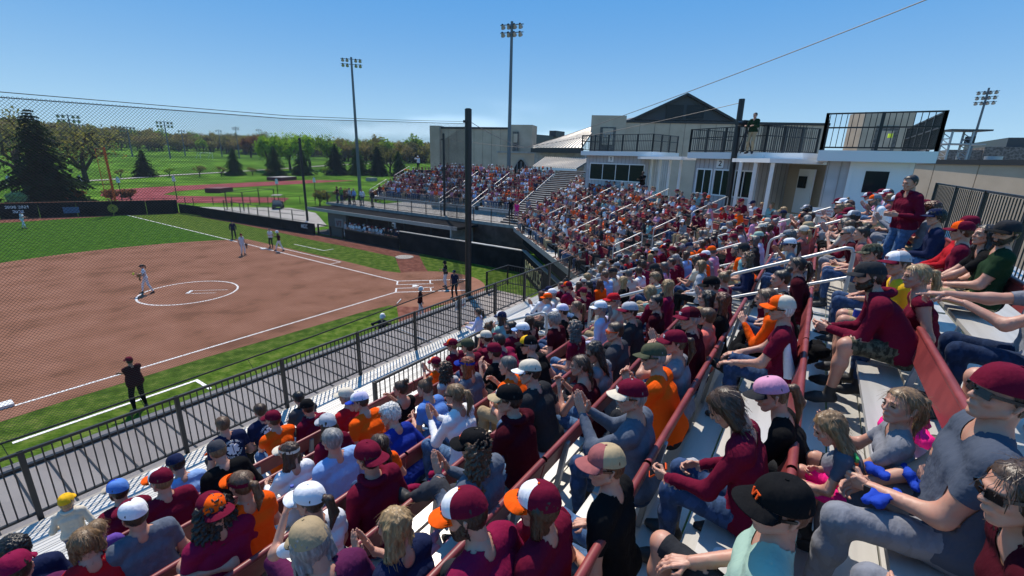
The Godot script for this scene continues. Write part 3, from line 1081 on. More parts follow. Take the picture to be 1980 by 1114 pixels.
var emblem: TextMesh
func emblem_mesh() -> TextMesh:
	if emblem == null:
		emblem = TextMesh.new()
		var f := SystemFont.new()
		f.font_names = PackedStringArray(["Droid Sans"])
		f.font_weight = 700
		emblem.font = f
		emblem.text = "VT"
		emblem.font_size = 32
		emblem.pixel_size = 0.040 / 32.0
		emblem.depth = 0.006
		emblem.curve_step = 4.0
	return emblem

# ---------------------------------------------------------------- camera, sky, sun
func _ready() -> void:
	rng.seed = 20220410
	var cam := Camera3D.new()
	cam.name = "camera"
	cam.position = Vector3(-19.755, 8.062, 20.139)
	cam.rotation = Vector3(-0.28284, -0.98701, 0.02772)
	cam.fov = rad_to_deg(2.0 * atan(557.0 / 870.7))
	cam.near = 0.05
	cam.far = 6000.0
	add_child(cam)
	cam.current = true
	var we := WorldEnvironment.new()
	we.name = "surroundings"
	var e := Environment.new()
	e.background_mode = Environment.BG_SKY
	var sky := Sky.new()
	var sm := ProceduralSkyMaterial.new()
	sm.sky_top_color = lin(0.06, 0.35, 0.88)
	sm.sky_horizon_color = lin(0.66, 0.98, 1.14)
	sm.sky_curve = 0.1
	sm.ground_bottom_color = lin(0.10, 0.10, 0.08)
	sm.ground_horizon_color = lin(0.42, 0.5, 0.52)
	sm.sky_energy_multiplier = 0.92
	sm.sun_angle_max = 12.0
	sm.sun_curve = 0.1
	sm.sky_cover = ImageTexture.create_from_image(cloud_cover())
	sm.sky_cover_modulate = Color(1, 1, 1, 1)
	sky.sky_material = sm
	e.sky = sky
	e.tonemap_mode = Environment.TONE_MAPPER_LINEAR
	e.tonemap_exposure = 1.04
	e.sdfgi_enabled = true
	e.ssao_enabled = true
	e.ssil_enabled = true
	e.fog_enabled = true
	e.fog_density = 0.0002
	e.fog_light_color = lin(0.55, 0.66, 0.8)
	we.environment = e
	add_child(we)
	var sun := DirectionalLight3D.new()
	sun.name = "sun"
	sun.light_energy = 1.6
	sun.light_color = Color(1.0, 0.955, 0.89)
	sun.light_angular_distance = 0.53
	sun.shadow_enabled = true
	add_child(sun)
	sun.look_at_from_position(Vector3.ZERO, Vector3(-0.40, -1.0, 0.48))
	make_materials()
	prepare_figures()
	build_ground()
	build_field()
	build_stands()
	build_dugouts()
	build_press_row()
	build_far_buildings()
	build_trees()
	build_poles_and_net()
	build_beyond()
	build_players()
	build_spectators()

func cloud_cover() -> Image:
	var w := 1024
	var hgt := 512
	var im := Image.create(w, hgt, false, Image.FORMAT_RGBA8)
	im.fill(Color(0.8, 0.86, 0.92, 0.0))
	var f := noise(1.0, 5, 77)
	for y in range(150, 256):
		var el := (0.5 - float(y) / hgt) * PI
		for x in w:
			var a := TAU * x / w
			var n := f.get_noise_3d(cos(a) * 1.3 + 4.0, el * 11.0, sin(a) * 1.3)
			var low := smoothstep(0.13, 0.03, el)
			var bank := smoothstep(0.35, 0.1, absf(fposmod(a - PI - 0.12 + PI, TAU) - PI)) * smoothstep(0.15, 0.06, el + 0.06 * n) * smoothstep(-0.3, 0.25, n)
			var k := maxf(smoothstep(0.12, 0.4, n) * low * 0.5, bank * 0.85)
			if k > 0.003:
				im.set_pixel(x, y, Color(0.80, 0.83, 0.86, k))
	return im

# ---------------------------------------------------------------- ground and playing field
func land(x: float, z: float) -> float:
	var d := Vector2(x + 20.0, z - 20.0).length()
	var a := atan2(x + 20.0, 20.0 - z)
	var front := smoothstep(-0.9, -0.3, a) * smoothstep(1.9, 1.2, a)
	var h := 3.9 * smoothstep(142.0, 236.0, d)
	h += smoothstep(300.0, 420.0, d) * (7.0 * smoothstep(0.75, 0.2, a))
	return h * front - 0.03

func build_ground() -> void:
	var g := Geo.new()
	var xs := PackedFloat32Array()
	for i in 81:
		var k := (i - 40) / 40.0
		xs.append(signf(k) * pow(absf(k), 1.7) * 900.0 + 40.0)
	var ps := PackedVector3Array()
	for i in 81:
		for j in 81:
			var x := xs[j]
			var z := xs[i] - 120.0
			ps.append(Vector3(x, land(x, z), z))
	g.sheet(ps, 81)
	for i in g.n.size():
		if g.n[i].y < 0.0:
			g.n[i] = -g.n[i]
	g.orient()
	struct("ground", g, M.meadow)
	# wooded ridge at the horizon
	g = Geo.new()
	ps = PackedVector3Array()
	var f := noise(1.2, 4, 5)
	for r in 5:
		for i in 61:
			var a := lerpf(-0.5, 2.0, i / 60.0)
			var d := 900.0 + r * 150.0
			var top := (26.0 + 16.0 * f.get_noise_1d(a * 3.0)) * sin(PI * minf(r / 3.0, 1.0) * 0.5) + 2.0
			ps.append(Vector3(-20.0 + sin(a) * d, top - 6.0, 20.0 - cos(a) * d))
	g.sheet(ps, 61)
	for i in g.n.size():
		if g.n[i].y < 0.0:
			g.n[i] = -g.n[i]
	g.orient()
	struct("hills", g, worldly(ntex(noise(0.02, 5, 80), 512, [[0.3, lin(0.035, 0.045, 0.025)], [0.7, lin(0.075, 0.08, 0.04)]]), 160.0, 1.0))

func flat(called: String, pts: Array, y: float, mat: Material, label := "") -> MeshInstance3D:
	var g := Geo.new()
	g.poly(PackedVector2Array(pts), y)
	return struct(called, g, mat)

func stripe(g: Geo, a: Vector2, b: Vector2, w: float, y: float) -> void:
	var d := (b - a).normalized()
	var s := Vector2(-d.y, d.x) * w * 0.5
	g.quad(Vector3(a.x + s.x, y, a.y + s.y), Vector3(b.x + s.x, y, b.y + s.y), Vector3(b.x - s.x, y, b.y - s.y), Vector3(a.x - s.x, y, a.y - s.y), Vector3.UP)

func arc(c: Vector2, r: float, a0: float, a1: float, n: int) -> Array:
	var o := []
	for i in n + 1:
		var a := lerpf(a0, a1, float(i) / n)
		o.append(c + Vector2(cos(a), sin(a)) * r)
	return o

func V2(x: float, y: float) -> Vector2:
	return Vector2(x, y)

func fore(fwd: float, lat: float) -> Vector2:
	var D := sqrt(0.5)
	return Vector2(-D * fwd + D * lat, -D * fwd - D * lat)

func build_field() -> void:
	var rim := [V2(5.0, -47.9), V2(-9.7, -54.6), V2(-25, -59), V2(-42, -56), V2(-56, -42), V2(-59, -25), V2(-54.6, -9.7), V2(-47.9, 7.4)]
	flat("warning_track", rim + [V2(-2, 7.4), V2(7.15, 3.2), V2(7.1, -18), V2(6.9, -22)], 0.002, M.warning)
	flat("outfield_grass", [V2(-0.05, -49.6), V2(-9.5, -50.4), V2(-25, -54), V2(-40, -51), V2(-51, -40), V2(-54.5, -25), V2(-50.5, -9.5), V2(-49.5, -0.04), V2(-0.05, -0.05)], 0.006, M.grass)
	flat("foul_grass", [V2(1.55, -3.35), V2(-0.05, -6), V2(-0.05, -49.6), V2(1.5, -48.6), V2(4.7, -47.4), V2(5.3, -35.2), V2(5.2, -26), V2(4.9, -18.5), V2(5.0, -14.8), V2(4.85, -7.6)], 0.006, M.foulgrass)
	flat("foul_grass", [V2(2.9, -2.0), V2(4.15, -3.7), V2(6.85, -7.0), V2(7.15, -6.8), V2(7.15, 3.2), V2(-0.7, 10.9), V2(-2.0, 7.45), V2(-5.3, 7.45), V2(-2.6, 3.4), V2(0.3, 2.0)], 0.006, M.foulgrass)
	flat("foul_grass", [V2(-3.3, 1.5), V2(-8.2, 7.45), V2(-49.5, 7.45), V2(-49.6, -0.05), V2(-6, -0.05)], 0.006, M.foulgrass)
	var C := V2(-9.27, -9.27)
	var R := 17.9
	var infield := arc(C, R, asin((1.15 - C.y) / R) + 0.0, -PI * 2.0 + acos((1.25 - C.x) / R) * 1.0, 1)
	var a0 := PI - asin((1.15 - C.y) / R)
	var a1 := TAU - acos((1.25 - C.x) / R)
	infield = arc(C, R, a0, a1, 48)
	infield += [V2(1.35, -10), V2(1.2, -4.8), V2(1.6, -3.3), V2(-0.2, 0.2), V2(-3.5, 1.55), V2(-5.5, 1.25), V2(-9.6, 1.05), V2(-12.7, 0.85), V2(-17, 0.85)]
	flat("infield_dirt", infield, 0.010, M.dirt)
	flat("home_plate_dirt", arc(V2(0.0, 0.25), 4.0, 0, TAU * 47 / 48, 47), 0.014, M.dirt)
	flat("dugout_path", [V2(1.6, -3.3), V2(4.9, -7.6), V2(6.9, -7.0), V2(4.2, -3.7), V2(2.9, -2.0)], 0.0135, M.warning)
	flat("dugout_path", [V2(-3.3, 1.55), V2(-8.3, 7.4), V2(-5.2, 7.4), V2(-2.7, 3.4), V2(-2.0, 2.9)], 0.0135, M.warning)
	# chalk
	var y := 0.019
	var g := Geo.new()
	stripe(g, fore(1.435, -1.283), V2(-17.9, 0), 0.10, y)
	stripe(g, V2(-18.3, 0), V2(-49.4, 0), 0.10, y)
	struct("third_base_line", g, M.chalk)
	g = Geo.new()
	stripe(g, fore(1.435, 1.283), V2(0, -17.9), 0.10, y)
	stripe(g, V2(0, -18.3), V2(0, -49.4), 0.10, y)
	struct("first_base_line", g, M.chalk)
	g = Geo.new()
	stripe(g, V2(0.95, -9.3), V2(0.95, -18.0), 0.09, y)
	stripe(g, V2(0.95, -9.3), V2(0.05, -9.3), 0.09, y + 0.001)
	struct("runner_lane_line", g, M.chalk)
	g = Geo.new()
	for s in [-1.0, 1.0]:
		stripe(g, fore(1.435, s * 0.42), fore(-0.9, s * 0.42), 0.08, y + 0.002)
		stripe(g, fore(1.435, s * 1.283), fore(-3.1, s * 1.283), 0.09, y + 0.003)
		stripe(g, fore(1.40, s * 0.40), fore(1.40, s * 1.283), 0.10, y + 0.004)
		stripe(g, fore(-0.7, s * 0.55), fore(-0.7, s * 1.283), 0.08, y + 0.004)
	stripe(g, fore(-3.1, -1.283), fore(-3.1, 1.283), 0.09, y + 0.002)
	struct("batters_box_lines", g, M.chalk)
	g = Geo.new()
	var n := 64
	for i in n:
		var b0 := TAU * i / n
		var b1 := TAU * (i + 1) / n
		var q := func(a: float, r: float) -> Vector3: return Vector3(C.x + cos(a) * r, y, C.y + sin(a) * r)
		g.quad(q.call(b0, 2.37), q.call(b1, 2.37), q.call(b1, 2.47), q.call(b0, 2.47), Vector3.UP)
	stripe(g, fore(13.0, -0.3), fore(11.6, -0.3), 0.05, y)
	stripe(g, fore(13.0, 0.3), fore(11.2, 0.3), 0.05, y)
	struct("pitching_circle_line", g, M.chalk)
	g = Geo.new()
	stripe(g, V2(-18.4, 2.65), V2(-13.8, 2.65), 0.12, y)
	stripe(g, V2(-13.8, 2.59), V2(-13.8, 3.7), 0.12, y + 0.001)
	struct("coach_box_line", g, M.chalk)
	g = Geo.new()
	stripe(g, V2(2.65, -18.3), V2(2.65, -13.9), 0.08, y)
	stripe(g, V2(2.61, -13.9), V2(3.6, -13.9), 0.08, y + 0.001)
	struct("coach_box_line", g, M.chalk)
	# bases
	var labels := ["white third base bag at the left edge of the dirt", "white first base bag beside the first base coach", "white pitching rubber inside the chalk circle"]
	var boxes := [[Vector3(-18.3, 0.015, -0.38), Vector3(-17.9, 0.11, 0.02)], [Vector3(-0.38, 0.015, -18.3), Vector3(0.0, 0.09, -17.9)]]
	for i in 2:
		g = Geo.new()
		g.box(boxes[i][0], boxes[i][1])
		tag(put("base", g, M.white), labels[i], "base", "bases")
	g = Geo.new()
	var f := fore(13.11, 0)
	g.brick(Vector3(f.x, 0.025, f.y), Vector3(0.21, 0, -0.21), Vector3(0, 0.012, 0), Vector3(0.055, 0, 0.055))
	tag(put("pitching_rubber", g, M.white), labels[2], "pitching rubber")
	g = Geo.new()
	g.poly(PackedVector2Array([fore(0, 0), fore(0.216, 0.216), fore(0.432, 0.216), fore(0.432, -0.216), fore(0.216, -0.216)]), 0.03)
	tag(put("home_plate", g, M.white), "white five-sided home plate between the batter's boxes", "home plate")
	g = Geo.new()
	var disc := PackedVector3Array([Vector3(5.3, 0.015, -7.0), Vector3(5.3, 0.035, -7.0)])
	g.tube(disc, 0.75, 0.72, 28)
	tag(put("on_deck_mat", g, M.path), "round pale on-deck mat at the end of the dugout path", "mat")

# ---------------------------------------------------------------- stands
const ROWY := 4.335
const ROWZ := 14.95
const RISE := 0.307
const RUN := 0.762

# x: a frame whose x runs along the rows, z climbs the stand. spans: per row a list of [from, to]
func bleacher(called: String, label: String, x: Transform3D, spans: Array, fine: bool, first := 0) -> Node3D:
	var o := thing(called, label, "bleachers")
	o.transform = x
	for n in spans.size():
		var k := n + first
		var Y := ROWY + RISE * k
		var Z := ROWZ + RUN * k
		var F := Y - 0.84
		for sp in spans[n]:
			var a: float = sp[0]
			var b: float = sp[1]
			for j in (3 if fine else 1):
				var w := (RUN - 0.02) / (3 if fine else 1)
				var z0 := Z - RUN + 0.01 + j * w
				var g := Geo.new()
				g.box(Vector3(a - 0.55, F - 0.05, z0), Vector3(b + 0.55, F, z0 + w - (0.012 if fine else 0.0)))
				put("footboard", g, M.alu, o)
			var rg := Geo.new()
			rg.box(Vector3(a - 0.55, F - RISE - 0.02, Z - RUN + 0.012), Vector3(b + 0.55, F - 0.052, Z - RUN + 0.03))
			put("riser", rg, M.galv, o)
			var m := maxi(1, roundi((b - a) / 2.45)) if fine else 1
			for j in m:
				var x0 := lerpf(a, b, float(j) / m) + 0.012
				var x1 := lerpf(a, b, float(j + 1) / m) - 0.012
				var g := Geo.new()
				g.box(Vector3(x0, F + 0.39, Z - 0.36), Vector3(x1, F + 0.43, Z - 0.07))
				put("seat_plank", g, M.alu, o)
				g = Geo.new()
				var up := Vector3(0, 0.979, 0.204)
				var c := Vector3((x0 + x1) * 0.5, Y - 0.115, Z - 0.024)
				g.brick(c, Vector3((x1 - x0) * 0.5, 0, 0), up * 0.095, Vector3(0, -0.204, 0.979) * 0.016)
				g.tube(PackedVector3Array([c + up * 0.1 - Vector3((x1 - x0) * 0.5 - 0.002, 0, 0), c + up * 0.1 + Vector3((x1 - x0) * 0.5 - 0.002, 0, 0)]), 0.026, -1.0, 10)
				put("backrest", g, M.redback, o)
				if fine:
					for xx in [x0 + 0.35, x1 - 0.35]:
						g = Geo.new()
						g.bar(Vector3(xx, F + 0.0, Z - 0.10), Vector3(xx, Y - 0.05, Z + 0.012), 0.05, 0.04, Vector3.BACK)
						put("bracket", g, M.galv, o)
	return o

func handrail(label: String, x: Transform3D, at: float, k0: float, k1: float, both := false) -> void:
	var pts := func(lift: float) -> PackedVector3Array:
		var y0 := ROWY + RISE * k0 + lift
		var y1 := ROWY + RISE * k1 + lift
		var z0 := ROWZ + RUN * k0
		var z1 := ROWZ + RUN * k1
		return PackedVector3Array([Vector3(at, y0 - 0.86 - lift, z0), Vector3(at, y0 - 0.14, z0), Vector3(at, y0 - 0.05, z0 + 0.03), Vector3(at, y0 + 0.01, z0 + 0.11), Vector3(at, y1 - 0.02, z1 - 0.11), Vector3(at, y1 - 0.02, z1 - 0.04), Vector3(at, y1 - 0.08, z1 - 0.005), Vector3(at, y1 - 0.16, z1), Vector3(at, y1 - 0.86 - lift, z1)])
	var o := thing("handrail", label, "handrail", Vector3.ZERO, 0.0, "aisle handrails")
	o.transform = x
	var g := Geo.new()
	g.tube(pts.call(0.30), 0.027, -1.0, 10)
	put("top_rail", g, M.rail, o)
	g = Geo.new()
	var y0 := ROWY + RISE * k0 - 0.14
	var y1 := ROWY + RISE * k1 - 0.14
	g.tube(PackedVector3Array([Vector3(at, y0, ROWZ + RUN * k0), Vector3(at, y1, ROWZ + RUN * k1)]), 0.023, -1.0, 8)
	put("middle_rail", g, M.rail, o)

# upright pickets between two rails, posts every few metres
func picket_fence(called: String, label: String, pts: Array, h: float, post: float, single: bool, mid := 0.0, step := 0.102) -> Node3D:
	var o := thing(called, label, "fence")
	var all := Geo.new()
	var pick := Geo.new()
	pick.box(Vector3(-0.008, 0.0, -0.008), Vector3(0.008, h - 0.13, 0.008))
	var pm := pick.mesh()
	var pg := Geo.new()
	pg.box(Vector3(-0.032, -0.03, -0.032), Vector3(0.032, h + 0.02, 0.032))
	var postm := pg.mesh()
	for i in pts.size() - 1:
		var a: Vector3 = pts[i]
		var b: Vector3 = pts[i + 1]
		var d := b - a
		var L := Vector2(d.x, d.z).length()
		var turn := atan2(-d.z, d.x)
		var m := maxi(1, roundi(L / post))
		for j in m:
			var p0 := a.lerp(b, float(j) / m)
			var p1 := a.lerp(b, float(j + 1) / m)
			for lev in ([0.09, h] if mid == 0.0 else [0.09, mid, h]):
				var g := Geo.new()
				g.bar(p0 + Vector3(0, lev, 0), p1 + Vector3(0, lev, 0), 0.04, 0.035 if lev < h else 0.04)
				put("rail", g, M.black, o)
			var c := roundi(L / m / step)
			for k in range(1, c):
				var q := p0.lerp(p1, float(k) / c) + Vector3(0, 0.1, 0)
				if single:
					var n := put("picket", pm, M.black, o)
					n.position = q
					n.rotation.y = turn
				else:
					all.brick(q + Vector3(0, (h - 0.13) * 0.5, 0), Vector3(0.008, 0, 0), Vector3(0, (h - 0.13) * 0.5, 0), Vector3(0, 0, 0.008))
		for j in m + (1 if i == pts.size() - 2 else 0):
			var n := put("post", postm, M.black, o)
			n.position = a.lerp(b, float(j) / m)
			n.rotation.y = turn
	if not single:
		stuff("pickets", all, M.black, o)
	return o

var HOME := Transform3D(Basis(Vector3(0.70711, 0, -0.70711), Vector3.UP, Vector3(0.70711, 0, 0.70711)), Vector3(0.70711, 0, 0.70711) * -5.45)
var FIRST := Transform3D(Basis(Vector3(0, 0, -1), Vector3.UP, Vector3(1, 0, 0)), Vector3.ZERO)
var NEARSPANS := []
var HOMESPANS := []
var FIRSTSPANS := []

func build_stands() -> void:
	for k in 10:
		var r := [[-24.0, -12.6], [-11.4, -8.3], [-7.1, -4.1]]
		if k < 7:
			r.append([-2.9, -0.75])
		NEARSPANS.append(r)
	for k in range(-2, 7):
		var s := (9.5 + RUN * k)
		# ends of the row: x = 0.3 on the third base side, z = 1.8 on the first base side
		var w0 := 0.85 * 1.41421 - s
		var w1 := s - 1.9 * 1.41421
		HOMESPANS.append([[minf(w0, -9.7), -9.6], [-8.9, -4.6], [-3.6, 1.6], [2.6, w1]])
	for k in 9:
		var far := 20.9 if k < 7 else 17.4
		FIRSTSPANS.append([[2.1, 6.2], [6.9, 10.2], [11.0, far]])
	bleacher("bleachers", "long silver bleachers with maroon backrests on the near third base side", Transform3D(), NEARSPANS, true)
	bleacher("bleachers", "angled bleachers behind home plate below the numbered press boxes", HOME, HOMESPANS, false, -2)
	bleacher("bleachers", "straight bleachers above the far first base dugout", FIRST, FIRSTSPANS, false)
	# walkway in front of the near rows
	var deck := thing("walkway_deck", "ribbed silver walkway between the black front fence and the first row", "walkway")
	for j in 10:
		var g := Geo.new()
		var z0 := 11.78 + j * 0.241
		g.box(Vector3(-24, 2.87, z0), Vector3(-0.6, 2.93, z0 + 0.229))
		for i in 3:
			g.box(Vector3(-24, 2.93, z0 + 0.03 + i * 0.07), Vector3(-0.6, 2.936, z0 + 0.055 + i * 0.07))
		put("deck_plank", g, M.alu, deck)
	var g := Geo.new()
	g.box(Vector3(-24, -0.02, 11.62), Vector3(-0.6, 2.868, 11.77))
	put("front_wall", g, M.concrete, deck)
	var hd := thing("concourse_deck", "grey concrete deck in front of the seats behind home plate", "deck")
	g = Geo.new()
	g.poly(PackedVector2Array([V2(-0.58, 11.7), V2(9.6, 1.75), V2(13.2, 1.75), V2(0.3, 14.4), V2(-0.58, 14.4)]), 2.92)
	put("deck_slab", g, M.concrete, hd)
	g = Geo.new()
	g.bar(Vector3(-0.6, 2.26, 11.65), Vector3(9.6, 2.26, 1.7), 0.12, 1.31)
	put("front_wall", g, M.pad, hd)
	var fd := thing("concourse_deck", "pale deck with railing on the roof of the far dugout", "deck")
	g = Geo.new()
	g.box(Vector3(10.4, 2.55, -24.5), Vector3(14.2, 2.8, 1.7))
	put("deck_slab", g, M.concrete, fd)
	picket_fence("front_fence", "black picket fence along the front of the near bleachers", [Vector3(-24.6, 2.93, 11.7), Vector3(-4.3, 2.93, 11.7)], 1.07, 1.845, true)
	picket_fence("front_fence", "black picket fence at the far end of the near walkway", [Vector3(-4.26, 2.93, 11.7), Vector3(-0.7, 2.93, 11.7)], 1.07, 1.8, true)
	picket_fence("front_fence", "black picket railing in front of the seats behind home plate", [Vector3(-0.6, 2.93, 11.72), Vector3(9.6, 2.93, 1.78)], 0.8, 2.0, false, 0.0, 0.15)
	picket_fence("row_fence", "short black picket fence in front of the first row of fans", [Vector3(-14.88, 2.94, 13.93), Vector3(-10.6, 2.94, 13.93)], 1.05, 2.15, true, 0.0, 0.12)
	picket_fence("deck_railing", "black railing along the deck above the far dugout", [Vector3(10.5, 2.8, -24.4), Vector3(10.5, 2.8, 1.6)], 1.07, 1.9, false, 0.0, 0.13)
	picket_fence("end_railing", "black railing at the outfield end of the far bleachers", [Vector3(10.6, 2.8, -24.45), Vector3(14.1, 2.8, -24.45)], 1.07, 1.7, false)
	picket_fence("dugout_stair_fence", "low black fence round the steps down to the near dugout", [Vector3(-3.0, 1.75, 7.6), Vector3(-1.2, 1.75, 7.6), Vector3(-1.2, 1.75, 9.6)], 1.0, 1.8, true)
	# stairs between the far bleachers and the seats behind home
	var st := thing("stairway", "wide open stairway with brown steps beside the far bleachers", "stairs")
	for i in 27:
		g = Geo.new()
		var x0 := 10.9 + i * 0.381
		var y0 := 2.8 + (i + 1) * 0.1535
		g.box(Vector3(x0, y0 - 0.05, -1.45), Vector3(x0 + 0.41, y0, 1.3))
		put("tread", g, M.concrete, st)
		g = Geo.new()
		g.box(Vector3(x0 + 0.02, y0 - 0.155, -1.45), Vector3(x0 + 0.06, y0 - 0.052, 1.3))
		put("riser", g, M.brownstone, st)
	# plain steps that fill the wedge between the near rows and the seats behind home
	var fl := thing("aisle_steps", "plain silver steps in the aisle below the tall white booth", "stairs")
	for k in 9:
		g = Geo.new()
		var F := ROWY + RISE * k - 0.84
		g.box(Vector3(-0.19 if k < 7 else -3.5, F - 0.32, ROWZ + RUN * (k - 1) + 0.02), Vector3(1.4 + 0.32 * k, F - 0.008, ROWZ + RUN * k + 0.02))
		put("step", g, M.alu, fl)
	# handrails down the aisles
	var T := Transform3D()
	handrail("tall silver handrail in the first aisle beside the balding man", T, -11.75, 5.45, 7.55)
	handrail("silver handrail halfway down the first aisle", T, -11.85, 2.4, 4.4)
	handrail("silver handrail at the bottom of the first aisle", T, -12.2, -0.6, 1.4)
	handrail("silver handrail at the top of the second aisle", T, -7.7, 5.8, 7.6)
	handrail("silver handrail in the middle of the second aisle", T, -7.7, 3.1, 5.15)
	handrail("silver handrail at the bottom of the second aisle", T, -7.7, -0.2, 2.0)
	handrail("silver handrail at the top of the third aisle below the big white booth", T, -3.5, 5.4, 7.4)
	handrail("silver handrail low in the third aisle", T, -3.5, 1.6, 3.9)
	var hl := ["nearest home side aisle", "middle aisle behind home plate", "far aisle behind home plate"]
	var hw := [-9.25, -4.1, 2.1]
	for i in 3:
		handrail("thin handrail at the foot of the " + hl[i], HOME, hw[i], -0.9, 0.9)
		handrail("thin handrail halfway up the " + hl[i], HOME, hw[i], 1.6, 3.4)
		handrail("thin handrail near the top of the " + hl[i], HOME, hw[i], 4.0, 6.3)
	var names := ["low", "upper"]
	for i in 2:
		var k0 := -2.6 if i == 0 else 2.1
		handrail("%s pale handrail on the first base side of the open stairway" % names[i], FIRST, 1.5, k0, k0 + 4.3)
		handrail("%s pale handrail on the home plate side of the open stairway" % names[i], FIRST, -1.35, k0, k0 + 4.3)
		handrail("%s handrail of the middle aisle in the far bleachers" % names[i], FIRST, 10.6, k0 + 0.6, k0 + 4.0)
		handrail("%s handrail of the near aisle in the far bleachers" % names[i], FIRST, 6.55, k0 + 0.6, k0 + 4.0)
		handrail("%s sloping handrail at the outfield end of the far bleachers" % names[i], FIRST, 21.4, k0 + 1.2, k0 + 4.6)
	# black fence behind the top row on the near side
	picket_fence("back_fence", "tall black picket fence behind the top row at the right", [Vector3(-24, 6.3, 22.75), Vector3(-2.9, 6.3, 22.75)], 1.38, 2.4, true, 0.0, 0.16)
	var rb := thing("back_walk", "narrow silver walk under the black back fence", "walkway")
	g = Geo.new()
	g.box(Vector3(-24, 6.2, 21.84), Vector3(2, 6.255, 23.6))
	put("deck_plank", g, M.alu, rb)

func lettering(parent: Node, called: String, text: String, size: float, x: Transform3D, mat: Material, depth := 0.012, font := "Droid Sans") -> MeshInstance3D:
	var m := TextMesh.new()
	var f := SystemFont.new()
	f.font_names = PackedStringArray([font])
	f.font_weight = 700
	m.font = f
	m.text = text
	m.font_size = 64
	m.pixel_size = size / 64.0
	m.depth = depth
	m.curve_step = 2.0
	var o := put(called, m, mat, parent)
	o.transform = x
	return o

func facing(at: Vector3, normal: Vector3) -> Transform3D:
	var z := normal.normalized()
	var x := Vector3.UP.cross(z).normalized()
	return Transform3D(Basis(x, z.cross(x), z), at)

